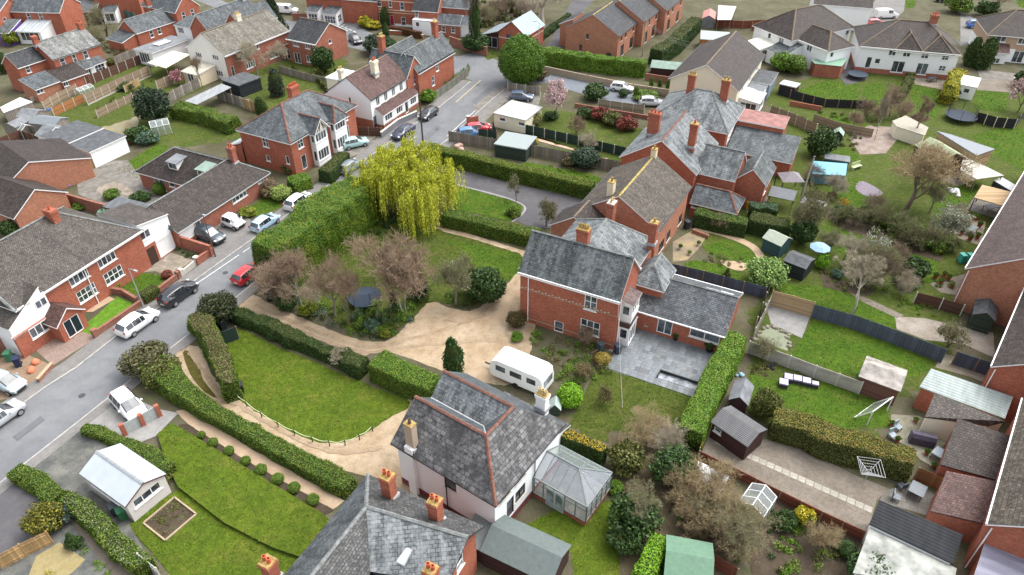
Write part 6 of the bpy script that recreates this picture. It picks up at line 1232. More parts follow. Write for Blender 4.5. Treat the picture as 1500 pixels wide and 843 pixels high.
# --- right edge terrace: gable ends face the gardens, eaves run away along the fences
def terr_end(label,A,B,z,zr,wm,rm,x0=0.0,back=9.0,az=None,sky=()):
    h = House('brick_terrace',label,A,B,z,az=az)
    h.wing(x0,0,h.L,back,z,zr,'x',wm=wm,rm=rm,ov=0.25,vg=0.12,gutter=WMETAL,ridge=RIDGE_BROWN,fascia=UPVC)
    h.pipe((h.L+0.1,0.15),0,z-0.3,WMETAL)
    for q in sky: h.skylight(q,z+1.0,0.45,1.0,slope(zr-z,back/2),'F',plain('white_glass',(0.7,0.72,0.74),0.3))
    return h
terr_end('orange brick gable end with dark maroon tile roof by the decked terrace',('r8',1499,220),('r8',1195,720),5.0,8.4,ORANGE,slate('dusky_maroon_tile',(0.125,0.08,0.075),(0.19,0.125,0.115),0.25,0.2,la=0.4,streak=0.1),-12,sky=[('r8',1410,575),('r8',1470,545),('r8',1430,628)])
terr_end('red brick gable end with brown tile roof and white downpipe above the green lean-to',('s4',1499,130),('s4',1340,510),5.0,8.4,RED,TILE_DARK,-2)
terr_end('red brick gable end with lichened brown tile roof beside the maroon extension',('s8',1475,0),('s8',1320,560),5.0,8.4,RED,TILE_BROWN,-3)
ext_q = House('brick_terrace','low red brick end with purple-grey sheet roof at the row end',('s8',1310,640),('s8',1240,850),3.0); ext_q.wing(0,0,8,7.0,3.0,3.9,'lean',hi='B',wm=RED,rm=ribbed('purple_sheet',(0.26,0.26,0.33),0.9,dirt=0.1),ov=0.15)
def ext(label,pts,z0,z1,rm,wm=None,th=0.12,name='extension',low=2):
    "single-storey extension: four eave corners in pixels, first two high"
    a = [px(p,z0 if i < 2 else z1) for i,p in enumerate(pts)]; c = a[3].copy(); c.z = 0
    root = thing(name,label,'extension',c); m = MB(); q = [p-c for p in a]
    ar = sum(q[i].x*q[(i+1) % 4].y-q[(i+1) % 4].x*q[i].y for i in range(4)); q = q if ar > 0 else q[::-1]
    m.slab(q,th); m.build('roof',rm,root); m = MB(); cen = sum(q,Vector())/4; k = [cen+(p-cen)*0.95 for p in q]
    for i in range(4): a1,b1 = k[i],k[(i+1) % 4]; m.face([(a1.x,a1.y,0),(b1.x,b1.y,0),(b1.x,b1.y,b1.z-th+0.01),(a1.x,a1.y,a1.z-th+0.01)])
    m.build('wall',wm or RED,root); return root
ext('lean-to with pale green corrugated roof attached to the terrace',[('s4',990,525),('s4',1440,680),('s4',1395,800),('s4',925,625)],3.0,2.5,ribbed('pale_green_sheet',(0.30,0.355,0.34),0.3,dirt=0.1,axis=1),RED)
ext('rear extension with mottled grey pantile roof',[('s4',1010,660),('s4',1400,815),('s8',1310,20),('s4',955,790)],3.1,2.5,TILE_GREYB,CREAM)
ext('rear extension with dark lichened tile roof and dark edges',[('s8',1135,-20),('s8',1460,90),('s8',1370,325),('s8',1040,235)],3.2,2.6,TILE_DARK,RED2)
ext('rear extension with maroon tile roof and a rooflight',[('s8',1075,270),('s8',1365,330),('s8',1320,570),('s8',985,490)],3.2,2.6,TILE_MAROON,RED2)
ext('outbuilding with black ribbed roof above a mossy white flat roof',[('s8',705,430),('s8',1165,620),('s8',1110,780),('s8',650,560)],2.7,2.4,ribbed('black_ribbed',(0.035,0.037,0.04),0.28,dirt=0.05,axis=1),WHITE)
ext('low annexe with stained white flat roof under the black ribbed roof',[('s8',650,585),('s8',1130,805),('s8',1110,920),('s8',560,830)],2.1,2.0,plain('stained_white_roof',(0.30,0.31,0.28),0.8,var=0.5,nscale=0.9),WHITE)
# ---------------------------------------------------------------- hedges
def top(pts,z):
    "ground points under a line seen at height z"
    r = []
    for a in pts: p = px(a,z); p.z = 0; r.append(p)
    return r
hedge('huge clipped evergreen hedge, taller than a car, along the road beside the willow',[(402,424),(420,410),(436,398),(452,385),(476,366),(500,347),(522,330),(540,315)],[4.0,4.4,4.2,4.4,5.4,5.6,4.6,4.2],[5.7,5.9,5.6,5.5,5.9,5.8,5.3,5.0],G_CONIF,0.17,90,0.22,taper=0.04,mt_top=G_CONIF)
hedge('clipped green hedge between the buff path and the small lawn with curved edging',[(652,328),(690,336),(735,347),(790,360)],2.0,1.7,G_MID,0.16,80,0.12)
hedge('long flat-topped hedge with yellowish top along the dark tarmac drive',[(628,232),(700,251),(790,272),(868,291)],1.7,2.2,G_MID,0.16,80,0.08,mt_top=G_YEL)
hedge('long vivid hedge below the orange brick end terrace',[(792,92),(870,104),(944,112)],2.4,2.7,G_BRIGHT,0.24,50,0.2)
hedge('tall wedge hedge with olive top behind the terraced gardens',top([('r3',830,275),('r3',930,210),('r3',1050,95)],2.8),[2.6,2.8,2.4],2.8,G_DARK,0.24,50,0.12,mt_top=G_OLIVE,world=True)
hedge('low hedge beside the side lane',[(783,66),(806,48),(832,28)],1.2,1.2,G_DARK,0.22,45,0.15)
hedge('box-shaped hedge in front of the Edwardian house',top([('r6',390,190),('r6',500,85)],1.9),2.0,1.9,G_DARK,0.18,70,0.1,mt_top=G_OLIVE,world=True)
hedge('short squat hedge between bungalow and Edwardian house',top([('r6',200,245),('r6',300,215)],1.5),2.6,1.5,G_BRIGHT,0.18,70,0.15,world=True)
hedge('straggly dark evergreen hedge between gravel drive and oval lawn',[(346,466),(390,485),(430,503),(470,519),(505,535),(535,550)],[1.6,1.5,1.7,1.5,1.6,1.8],[1.5,1.3,1.5,1.3,1.4,1.6],G_DARK,0.16,75,0.25,mt_top=leaf('brown_tinged_leaf',(0.06,0.075,0.02),(0.12,0.12,0.045)),top_p=0.6)
hedge('wide flat-topped hedge with top coloured brighter as if lit beside the white house',top([('s2',680,460),('s2',850,545),('s2',1000,605)],2.1),[2.6,2.4,2.2],2.1,G_MID,0.15,95,0.07,mt_top=G_BRIGHT,world=True,top_p=0.85)  # light on the top is put into its brighter leaf colour
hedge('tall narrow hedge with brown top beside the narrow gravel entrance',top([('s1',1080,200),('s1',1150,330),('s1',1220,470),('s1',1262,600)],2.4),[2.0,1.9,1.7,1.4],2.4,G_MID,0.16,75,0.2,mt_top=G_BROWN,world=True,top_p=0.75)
hedge('long rounded hedge following the curved gravel track down to the slate house',[(232,552),(266,580),(305,607),(350,632),(400,660),(450,688),(495,712),(516,722)],[2.8,2.2,1.6,1.5,1.5,1.6,1.7,1.5],[2.2,1.7,1.3,1.2,1.2,1.2,1.2,1.1],G_MID,0.15,80,0.14)
hedge('low trimmed hedge between the concrete drive and the pale garage',top([('s5',450,0),('s5',560,40),('s5',660,90),('s5',800,170),('s5',930,260)],1.2),[1.0,1.0,1.1,1.5,1.4],[0.9,0.9,1.0,1.1,1.3],G_MID,0.15,75,0.15,world=True)
hedge('loose hedge crossing the tarmac drive towards the road',top([('s5',70,240),('s5',170,300),('s5',300,390)],1.3),[1.3,1.3,1.4],1.2,G_MID,0.16,75,0.2,world=True)
hedge('shaggy hedge running past the pale garage to the grey trellis',top([('s5',340,395),('s5',470,490),('s5',600,610),('s5',700,700),('s5',790,780)],1.5),[1.4,1.5,1.5,1.4,1.2],1.4,G_MID,0.16,75,0.2,world=True,mt_top=G_PALE,top_p=0.35)
hedge('broad vivid green hedge on the far side of the slab patio',top([('s3',1275,330),('s3',1215,440),('s3',1130,610),('s3',1060,760),('s3',1020,860)],2.2),2.2,2.2,G_BRIGHT,0.17,95,0.13,world=True)
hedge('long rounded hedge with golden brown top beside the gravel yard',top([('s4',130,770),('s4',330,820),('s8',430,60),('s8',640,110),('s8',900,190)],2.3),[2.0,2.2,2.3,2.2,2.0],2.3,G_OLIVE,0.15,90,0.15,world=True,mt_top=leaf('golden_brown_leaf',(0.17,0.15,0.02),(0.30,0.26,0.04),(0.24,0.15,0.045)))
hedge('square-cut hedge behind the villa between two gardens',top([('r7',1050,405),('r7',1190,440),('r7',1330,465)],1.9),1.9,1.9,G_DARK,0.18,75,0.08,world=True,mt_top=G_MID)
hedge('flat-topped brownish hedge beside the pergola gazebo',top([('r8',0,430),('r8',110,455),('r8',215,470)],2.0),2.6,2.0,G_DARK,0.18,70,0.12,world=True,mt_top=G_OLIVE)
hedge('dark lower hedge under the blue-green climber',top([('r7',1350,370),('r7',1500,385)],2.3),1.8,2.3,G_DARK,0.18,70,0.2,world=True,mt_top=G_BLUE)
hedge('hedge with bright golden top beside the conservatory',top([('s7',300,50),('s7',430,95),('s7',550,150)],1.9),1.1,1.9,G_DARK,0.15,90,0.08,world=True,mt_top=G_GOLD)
hedge('feathery lime conifer hedge beside the green-roofed shed',top([('s7',880,620),('s7',820,720),('s7',760,850)],1.9),1.7,1.9,G_LIME,0.17,85,0.2,world=True)
hedge('wide informal hedge behind the back-garden sheds',top([('r1',960,570),('r1',1100,600),('r1',1280,660)],2.0),2.6,2.0,G_MID,0.2,65,0.25,world=True)
hedge('clipped russet hedge on top of the villa front wall',[(572,48),(600,53),(617,57)],0.8,1.3,G_REDL,0.2,60,0.08)
hedge('rough hedge behind the back fence of the maroon-roofed semi',top([('r2',440,500),('r2',330,395)],1.0),0.8,1.0,G_OLIVE,0.2,40,0.2,world=True)
hedge('small rounded hedge in the semi front garden by the street wall',top([('s1',770,115),('s1',850,70)],1.2),1.3,1.2,G_OLIVE,0.14,90,0.06,world=True)
# ---------------------------------------------------------------- fences, walls
R1 = lambda *p: [('r1',a,b) for a,b in p]
R2 = lambda *p: [('r2',a,b) for a,b in p]
R3 = lambda *p: [('r3',a,b) for a,b in p]
R4 = lambda *p: [('r4',a,b) for a,b in p]
R5 = lambda *p: [('r5',a,b) for a,b in p]
R7 = lambda *p: [('r7',a,b) for a,b in p]
R8 = lambda *p: [('r8',a,b) for a,b in p]
S1 = lambda *p: [('s1',a,b) for a,b in p]
S4 = lambda *p: [('s4',a,b) for a,b in p]
S5 = lambda *p: [('s5',a,b) for a,b in p]
S7 = lambda *p: [('s7',a,b) for a,b in p]
S8 = lambda *p: [('s8',a,b) for a,b in p]
fence('weathered lap fence with concrete posts between two narrow back gardens',R1((485,580),(650,500),(830,420)),1.7,F_LAP,'lap',CONC,gravel=CONC)
fence('low weathered fence beside the mossy yard',R1((540,650),(650,595),(775,535)),1.3,F_LAP,'lap',CONC)
fence('dark brown fence with concrete posts by the old cottage',R1((480,475),(610,420),(830,330)),1.6,F_BROWN,'lap',CONC)
fence('worn brown fence in front of the cottage annexe',R1((250,610),(330,560),(430,510)),1.5,F_LAP,'lap',CONC)
fence('orange-stained panels leading to the lap fence',R1((300,640),(470,560)),1.4,wood('orange_fence',(0.36,0.165,0.07),0.14,1),'lap',CONC)
fence('tall grey fence dividing gardens below the white gable',R1((920,575),(1010,525),(1100,480)),1.7,F_GREY,'board',CONC)
fence('weathered fence behind the pink blossom shrub',R1((870,500),(1000,440)),1.7,F_LAP,'lap',CONC)
fence('silvery curved close-board fence by the flat-roofed annexe',R1((640,370),(720,335),(810,300)),1.9,F_GREY,'board',POSTW)
fence('blue-green panel fence behind the top-left gardens',R1((570,75),(660,95),(750,120)),1.8,wood('sea_green_fence',(0.07,0.16,0.15),0.14,0),'board',POSTW)
fence('pale grey and tan fence behind the goal frame',R1((1195,545),(1330,590),(1410,620)),1.7,F_GREY,'board',CONC)
fence('new tan panels at the end of the pale grey fence',R1((1340,598),(1420,625)),1.8,F_TAN,'board',CONC)
fence('long silver-grey post and rail fence behind the white semi garden',R2((150,400),(290,440),(420,470)),1.3,F_GREY,'lap',POSTW)
fence('tan board fence with new panels beside the flat garage',R5((425,220),(500,185),(625,120)),1.9,F_TAN,'board',CONC)
fence('navy blue panel fence continuing from the tan one',R5((220,300),(330,245),(430,205)),1.7,F_SLATE,'board',CONC)
fence('brown fence round the timber-strewn yard',R5((0,75),(130,20),(240,60),(400,110)),1.6,F_BROWN,'lap',POSTW)
fence('long grey close-board fence above the dug earth strip',[(658,208),(770,227),(907,253)],1.7,F_GREY,'board',POSTW)
fence('dark green panel fence with concrete posts beside the pink path',[(750,192),(830,210),(917,231)],1.5,F_GREEN,'board',CONC)
fence('grey picket-like fence between car yard and lane',R3((15,500),(110,515),(190,525)),1.5,F_GREY,'board',CONC)
fence('pale fence of concrete posts above the low brick wall',R3((510,590),(640,610),(760,625)),1.4,wood('pale_khaki_fence',(0.30,0.27,0.19),0.3,1),'plain',CONC)
fence('dark green fence round the green-roofed garage yard',R2((1320,720),(1340,770),(1240,760)),1.5,F_GREEN,'board',POSTW)
fence('wooden fence stepping down behind the slate houses',R4((100,635),(240,690),(350,740)),1.7,F_LAP,'board',CONC)
fence('brown garden fence below the narrow lawn',R4((340,670),(480,720),(660,755)),1.3,F_LAP,'lap',POSTW)
fence('dark fence with trellis behind the white semi lawns',R4((145,520),(280,560),(400,590),(620,600)),1.4,F_BLACK,'board',POSTW)
fence('red-brown fence behind the wedge hedge gardens',R3((1150,150),(1300,160),(1450,150)),1.6,F_RED,'lap',POSTW)
fence('grey-black panels with cream posts behind the trampoline',R4((1225,670),(1330,700),(1440,710)),1.6,F_BLACK,'board',plain('cream_post',(0.6,0.55,0.4),0.8))
fence('grey-brown fence beyond the blossom tree',R4((1440,710),(1499,640)),1.6,F_BLACK,'board',CONC)
fence('dark brown fence beside the white van',R4((0,170),(110,160)),1.6,F_RED,'lap',POSTW)
fence('slate-blue upright-board fence across the right-hand lawns',S4((325,245),(560,310),(800,400),(1040,495)),1.7,F_SLATE,'board',plain('blue_post',(0.09,0.11,0.15),0.7))
fence('new tan horizontal-board screen behind the concrete base',S4((100,180),(210,210),(325,245)),2.0,SHED_TAN,'plain',SHED_TAN)
fence('grey trellis fence beside the concrete base',S4((100,180),(60,270),(10,370)),1.6,F_GREY,'lattice',CONC)
fence('dark blue fence panels below the terrace yard',S4((1100,500),(1220,540),(1340,580)),1.6,F_SLATE,'plain',POSTW)
fence('long grey concrete-panel fence beside the pond lawn',S4((-20,440),(200,520),(340,575),(590,665)),1.5,CONCP,'plain',CONC)
fence('dark brown panels with concrete posts near the orange gable',S4((890,165),(1030,200),(1145,235)),1.4,F_BROWN,'plain',CONC)
fence('red-brown fence between patio hedge and brown shed',[(1041,615),(1022,672)],1.3,F_RED,'lap',POSTW)
fence('long low red-brown fence along the gravel yard',[(1022,674),(1070,697),(1140,733),(1200,763),(1262,792)],1.1,F_RED,'lap',POSTW)
fence('orange-brown fence between hedge end and seating patio',S8((890,320),(1045,385)),1.5,wood('rust_fence',(0.30,0.135,0.06),0.14,0),'board',POSTW)
fence('brown fence beside the green-roofed shed',S7((900,760),(950,700),(1090,770),(1260,870)),1.4,F_RED,'board',POSTW)
fence('dark weathered fence behind the annexe roof',R7((905,760),(1080,800),(1300,860),(1420,890)),1.5,F_SLATE,'board',POSTW)
fence('tall dark fence along the gap beside the annexe',[('s3',1440,120),('s3',1400,230),('s3',1370,310)],1.6,F_BLACK,'board',CONC)
fence('new tan board fence by the dark tarmac and mossy yard',S5((20,810),(150,740),(295,670)),1.5,F_TAN,'board',F_TAN)
fence('grey trellis panel at the end of the shaggy hedge',S5((790,790),(890,870)),1.5,wood('pale_trellis',(0.42,0.42,0.40),0.12,0),'lattice',CONC)
fence('grey-green board fence along the corner house pavement',R2((990,560),(1090,490),(1185,415)),1.5,wood('greenish_grey_fence',(0.22,0.23,0.19),0.12,0),'board',POSTW)
fence('dark fence panel beside the white semi drive',R2((570,745),(710,750)),1.4,F_BROWN,'lap',POSTW)
fence('grey panel wall-fence with red brick piers by the concrete drive',S5((690,75),(790,20),(880,-30)),1.3,plain('grey_sheet_panel',(0.38,0.41,0.40),0.7,var=0.15),'plain',RED,pw=0.35)
fence('timber gate and fence by the brick cottage corner',R1((690,510),(770,470)),1.2,F_TAN,'lap',CONC)
gwall('low brick front wall of the large semi along the pavement',[(141,494),(180,468),(225,437),(263,408)],0.7,GARDENBRICK,cope=GARDENBRICK,piers=(0,3))
gwall('pale block and brick wall beside the semi drive entrance',R5((1000,770),(1085,700)),0.7,plain('pale_block',(0.45,0.42,0.38),0.9),piers=(0,1))
gwall('brick wall between semi drive and bungalow garage',R5((905,580),(1040,620),(1165,660)),1.5,BROWNBRICK,cope=BROWNBRICK)
gwall('small brick wall by the street at the bungalow drive',R5((1090,705),(1170,650)),0.9,BROWNBRICK,cope=BROWNBRICK)
gwall('brick retaining wall between semi lawns',S1((580,105),(680,120),(755,165)),0.7,GARDENBRICK,cope=GARDENBRICK)
gwall('old brick yard wall behind the speckled semi',R5((175,300),(330,360),(520,415),(760,480)),1.6,GARDENBRICK,cope=GARDENBRICK)
gwall('leaning brick wall beside the orange bungalow',R5((90,500),(260,380)),1.6,GARDENBRICK,cope=GARDENBRICK)
gwall('grey painted wall in front of the maroon-roofed semi',R2((710,760),(800,690),(900,645)),1.0,plain('grey_painted_wall',(0.17,0.17,0.19),0.85),cope=STONE)
gwall('brick garden wall with stone coping at the top road',R2((225,110),(400,115),(545,40)),1.3,GARDENBRICK,cope=GARDENBRICK)
gwall('low brick wall under the russet hedge',R2((745,190),(850,195),(935,215)),0.8,RED,cope=STONE)
gwall('brown brick wall behind the corner house',R2((1085,250),(1180,280),(1285,310)),1.7,GARDENBRICK,cope=GARDENBRICK)
gwall('pale stone wall along the blue-grey lane',R3((195,395),(450,450),(700,500),(900,530)),1.2,ground_mat('lane_wall_stone',(0.34,0.27,0.20),(0.42,0.34,0.25),(0.24,0.18,0.13),0.8,4,12))
gwall('low brick wall along the narrow border path',R3((385,590),(560,620),(800,660)),0.7,GARDENBRICK)
gwall('red brick compound wall below the green shed',R3((770,440),(900,460)),1.2,GARDENBRICK)
gwall('tumbledown brick wall under the dark fence',R4((215,580),(380,610)),0.8,RED2)
gwall('brick pier and wall at the car yard entrance',R2((1185,680),(1235,670)),1.0,RED2,piers=(0,))
gwall('low white wall in front of the cottage annexe',R1((180,560),(310,500)),0.8,plain('pale_wall',(0.50,0.45,0.40),0.9))
gwall('old brick wall at the end of the white garages',R1((620,850),(715,790)),1.6,GARDENBRICK)
gwall('brick planter wall beside the pale patio',R7((1030,530),(1110,560)),0.5,GARDENBRICK)
gwall('dwarf wall round the oil drum yard beside the street',S1((220,600),(290,520)),0.5,GARDENBRICK,cope=plain('tan_cope',(0.4,0.3,0.2),0.9))
# rope fence round the oval lawn
pp = [px(a) for a in ((343,580),(362,596),(384,612),(408,626),(432,638),(458,648),(483,654),(506,653),(527,645),(546,632))]
rf = thing('rope_fence','pale rope slung between dark stakes round the oval lawn','fence',pp[0]); o = pp[0]; pm = MB(); pm.tube([(0,0,0),(0,0,0.75)],0.05,6); pm = pm.mesh('stake',plain('dark_stake',(0.05,0.06,0.035),0.9))
for p in pp: link('stake',pm,rf,p-o)
for i in range(len(pp)-1):
    m = MB(); a,b = pp[i]-o,pp[i+1]-o; m.tube([a.lerp(b,t/6) + Vector((0,0,0.66-0.22*math.sin(math.pi*t/6))) for t in range(7)],0.025,5); m.build('rope',plain('pale_rope',(0.62,0.66,0.42),0.9),rf)
# patio of the villa: slabs laid one by one
h = AV; q0 = h.at(('s3',548,522)); q1 = h.at(('s3',1022,688)); q2 = h.at(('s3',700,390)); patio = props(MB().build('patio',EARTH) if False else thing('patio',None,None,h.o,h.a),None,None,None,'structure')
SM = slab_mat('grey_patio_slab',(0.145,0.165,0.182),0.36,0.1); scache = {}
def slab_mesh(w,d):
    if (w,d) not in scache: m = MB(); m.box((0,0,0),w-0.015,d-0.015,0.06,base=True); scache[(w,d)] = m.mesh('slab',SM)
    return scache[(w,d)]
x0,x1 = h.L+0.2,h.at(('s3',1130,420)).x + 0.9; ylo,yhi = q0.y,h.at(('s3',880,330)).y+0.2; sx0 = h.at(('s3',560,520)).x
def put_row(y,d,xa,xb):
    x = xa
    while x < xb-0.2:
        w = min(random.choice((0.6,0.9,0.6,0.45)),xb-x)
        if w < 0.2: break
        w = round(w,2); link('slab',slab_mesh(w,d),patio,(x+w/2,y+d/2,random.uniform(0.0,0.006))); x += w
y = ylo
while y < yhi:
    d = random.choice((0.6,0.6,0.9,0.45)); put_row(y,d,sx0 if y < -0.6 else x0,q1.x+0.3 + (y-ylo)*0.05); y += d
sheet('patio_bed',[h.o+h.ux*a+h.uy*b for a,b in ((sx0-0.1,ylo-0.05),(q1.x+0.4,ylo-0.05),(q1.x+0.9,yhi+0.3),(x0-0.6,yhi+0.3),(x0-0.6,-0.3),(sx0-0.1,-0.3))],CONCRETE,z=0.003)
# stepping slabs in the gravel yard
st = props(thing('stepping_path',None,None,px(('s7',1160,110))),None,None,None,'structure'); o = px(('s7',1160,110)); a,b = px(('s7',1170,115)),px(('s8',690,500)); d = b-a; n = int(d.length/0.62); ang = math.atan2(d.y,d.x)
m = MB(); m.box((0,0,0),0.57,0.57,0.04,base=True); sm = m.mesh('slab',slab_mat('pale_slab',(0.32,0.30,0.25),0.15,0.1))
for i in range(n): link('slab',sm,st,a + d*(i/n) - o,ang + random.uniform(-0.03,0.03))
# ---------------------------------------------------------------- trees and shrubs
# weeping willow: a dome of hanging yellow-green strands
def willow(label,at,h,r):
    p = px(at); root = thing('weeping_willow',label,'tree',p); rg = np.random.default_rng(4); tr = MB()
    tr.tube([(0,0,-0.1),(0.1,0.1,h*0.25),(0.0,0.2,h*0.42)],[0.5,0.38,0.3],8)
    ends = []
    for i in range(15):
        a = i*2.399; R_ = r*math.sqrt((i+0.7)/15)*0.78; e = Vector((R_*math.cos(a),R_*math.sin(a),h*(0.94-0.30*(R_/r)**2) + random.uniform(-0.5,0.3)))
        s_ = Vector((0,0.1,h*0.38)); c = s_.lerp(e,0.5) + Vector((0,0,h*0.12)); pts = [s_*(1-t)**2 + c*2*t*(1-t) + e*t*t for t in (0,.25,.5,.75,1)]; tr.tube(pts,[0.16,0.12,0.09,0.06,0.03],5,cap=False); ends.append(e)
        for k in range(3):
            f = e + Vector((random.gauss(0,1),random.gauss(0,1),random.uniform(-0.4,0.3)))*1.2; tr.tube([pts[3],(pts[3]+f)/2+Vector((0,0,0.3)),f],[0.05,0.035,0.02],4,cap=False); ends.append(f)
    tr.build('trunk',BARK_GREY,root,60)
    C,N,Sz = [],[],[]; V,F = [],[]; nv = 0
    E_ = np.array([list(e) for e in ends])
    for c_ in range(470):      # cascades of near-parallel strands
        e0 = E_[rg.integers(len(E_))] + rg.normal(size=3)*np.array([0.9,0.9,0.35]); L0 = rg.uniform(1.6,4.6); k0 = rg.uniform(0.3,1.1)
        for s_ in range(rg.integers(10,26)):
            e = e0 + rg.normal(size=3)*np.array([0.2,0.2,0.12]); rr = math.hypot(e[0],e[1]); out = np.array([e[0],e[1],0])/(rr+0.01)
            Lg = min(L0*rg.uniform(0.7,1.15)*(0.5+1.2*min(1,rr/r)),e[2]-rg.uniform(0.3,1.2))
            if Lg < 0.5: continue
            t = np.linspace(0,1,max(5,int(Lg/0.2))); sw = rg.normal(size=2)*0.08; P_ = e[None] + out[None]*(0.6*np.sqrt(t))[:,None]*k0; P_[:,2] -= Lg*t**1.3; P_[:,0] += sw[0]*t; P_[:,1] += sw[1]*t
            C.append(P_ + rg.normal(size=P_.shape)*0.025); N.append(rg.normal(size=P_.shape)*0.4+out)
    C,N = np.concatenate(C),np.concatenate(N)
    v,f = leaf_quads(C,N,0.075,rg,aspect=3.6,droop=3.0); link('crown',np_mesh('strands',v,f,G_WILLOW),root)
willow('wide weeping willow with yellow-green hanging strands beside the road',(597,309),8.0,6.1)
rt = thing('round_tree','dense rounded bright green evergreen tree at the road junction','tree',px((764,124)))
p_ = bark('dark_trunk',(0.06,0.045,0.03),(0.12,0.09,0.06)); t = MB(); t.tube([(0,0,-0.1),(0,0,2.0)],[0.35,0.3],8); t.build('trunk',p_,rt)
rg = np.random.default_rng(3); d = sphere_pts(34000,rg); shp = lambda d: np.stack([d[:,0]*3.9*(1-0.16*np.clip(d[:,2],0,1)),d[:,1]*3.9*(1-0.16*np.clip(d[:,2],0,1)),d[:,2]*3.95+4.4],1)
bmp = (1+0.05*np.sin(d[:,0]*9+d[:,2]*7)*np.cos(d[:,1]*11)+0.03*rg.normal(size=len(d)))[:,None]; C = shp(d*bmp*rg.uniform(0.9,1.02,(len(d),1)))
link('crown',np_mesh('crown',*leaf_quads(C,d,0.15,rg),leaf('round_tree_green',(0.065,0.145,0.014),(0.15,0.27,0.03),(0.10,0.17,0.02))),rt); hm = heart_mesh('ball'); link('heart',hm,rt,(0,0,0.5),None,(3.7,3.7,3.75))
# central garden
bare('pale-stemmed birch with fine purple-brown twigs on the lawn beside the gravel',(590,458),10.2,'birch',BARK_PALE,TWIG_PURPLE,1,0.9,name='birch_tree',rz=0.4)
bare('second slim pale birch stem close beside the larger birch',(596,459),8.6,'birch',BARK_PALE,TWIG_PURPLE,2,0.6,name='birch_tree',rz=2.0)
bare('brown twiggy tree at the end of the huge hedge',(440,452),7.0,'round',BARK_GREY,TWIG_PURPLE,2,0.85); bare('brown twiggy tree with two grey stems by the drive',(491,464),7.4,'round',BARK_GREY,TWIG_PURPLE,3,0.8,rz=1.0); bare('grey-stemmed bare tree beside the round trampoline',(510,474),6.6,'tall',BARK_GREY,TWIG_PURPLE,4,0.8,rz=3.0)
bare('brown tangled shrub tree leaning over the hedge corner',(418,440),5.2,'bush',BARK_GREY,TWIG_PURPLE,1,1.1)
bare('pale green lichened tree between the dark conifers',(668,446),6.2,'round',BARK_GREY,TWIG_GREEN,6,0.8,buds=G_PALE,bud_n=2600)
shrub('dark conical yew beside the birch',(617,438),1.5,4.4,G_DARK,'cone','yew','tree'); shrub('wide dark conifer clump at the lawn edge by the gravel',(712,440),2.4,4.0,G_DARK,'dense','conifer','tree'); shrub('small dark conifer beside the wide clump',(692,430),1.3,3.6,G_DARK,'cone','conifer','tree')
shrub('slim upright cypress near the red-ridged white house roof',(665,556),1.15,4.9,leaf('cypress_green',(0.03,0.07,0.018),(0.075,0.135,0.035)),'column','cypress','tree'); shrub('thin dark juniper beside the palm',(577,452),0.45,2.4,G_DARK,'column','juniper','tree')
# palm-like cordyline
c = thing('cordyline','spiky cordyline with yellowish lower leaves among the border plants','tree',px((556,468))); t = MB(); t.tube([(0,0,0),(0,0,1.7)],[0.14,0.1],7); t.build('trunk',BARK,c); m = MB()
for i in range(90):
    a,e = random.uniform(0,6.28),random.uniform(-0.7,1.3); L_ = random.uniform(0.8,1.2); dx = Vector((math.cos(a)*math.cos(e),math.sin(a)*math.cos(e),math.sin(e))); s_ = Vector((-math.sin(a),math.cos(a),0))*0.045; b = Vector((0,0,1.75)); q = b+dx*L_*0.6; w = b+dx*L_+Vector((0,0,-0.25)); m.face([b-s_,b+s_,q+s_,q-s_]); m.face([q-s_,q+s_,w])
m.build('crown',leaf('cordyline_leaf',(0.10,0.16,0.03),(0.22,0.28,0.06),(0.34,0.28,0.06)),c)
border('mixed evergreen and golden planting along the inner edge of the gravel drive',[(398,430),(440,440),(500,455),(560,452),(606,452),(618,456),(598,476),(578,493),(545,498),(505,488),(450,466),(405,446)],[G_DARK,G_MID,G_OLIVE,G_BRIGHT,G_BLUE],2.6,0.4,1.3,0.16)
border('leafy planting round the conifers where the gravel forks',[(640,436),(655,448),(692,454),(714,438),(740,414),(730,410),(700,428),(660,430)],[G_DARK,G_MID,G_OLIVE],2.4,0.3,0.9)
border('shady shrubs under the huge hedge and willow',[(478,412),(505,372),(540,330),(520,325),(470,370),(440,405)],[G_DARK,IVY,G_MID,G_BROWN],1.8,0.4,1.2)
border('shrubs between the drive and the villa basement wall',[(770,485),(800,490),(850,500),(880,505),(905,545),(870,560),(820,545),(800,530),(775,500)],[G_MID,G_BRIGHT,G_BROWN,G_OLIVE],1.9,0.4,1.0)
shrub('yellow-green shrub in the gravel-side border',(452,462),1.0,1.9,G_YEL); shrub('dark glossy shrub at the hedge end by the drive entrance',(422,452),1.2,2.0,G_DARK); shrub('blue-green shrub beside the cordyline',(546,482),0.9,1.2,G_BLUE); shrub('yellowish mound at the tip of the planted border',(566,494),0.6,0.9,G_YEL); shrub('lower yellow mound beside it with russet leaves',(552,492),0.5,0.8,G_OLIVE)
shrub('brown and green shrub against the villa left corner',(757,478),1.1,1.9,leaf('olive_brown_leaf',(0.075,0.06,0.02),(0.15,0.12,0.045)),'dense'); shrub('small bright shrub beside the caravan nose',(757,498),0.7,1.0,G_BRIGHT)
shrub('large dark bush where the tall narrow hedge meets the road',(325,470),2.1,3.6,leaf('dark_olive_leaf',(0.03,0.042,0.016),(0.08,0.085,0.035)),'dense'); shrub('bulky brown-green bush at the road end of the long hedge',(222,545),2.3,3.2,leaf('brown_green_leaf',(0.075,0.075,0.03),(0.15,0.14,0.06)),'dense'); shrub('olive bush beside the bulky brown one',(243,560),1.9,2.8,G_OLIVE,'dense')
bare('bleached dead branch tangle in the dark evergreen hedge',(500,535),2.4,'sparse',BARK_PALE,TWIG_PALE,2,1.0,name='dead_shrub',cat='shrub')
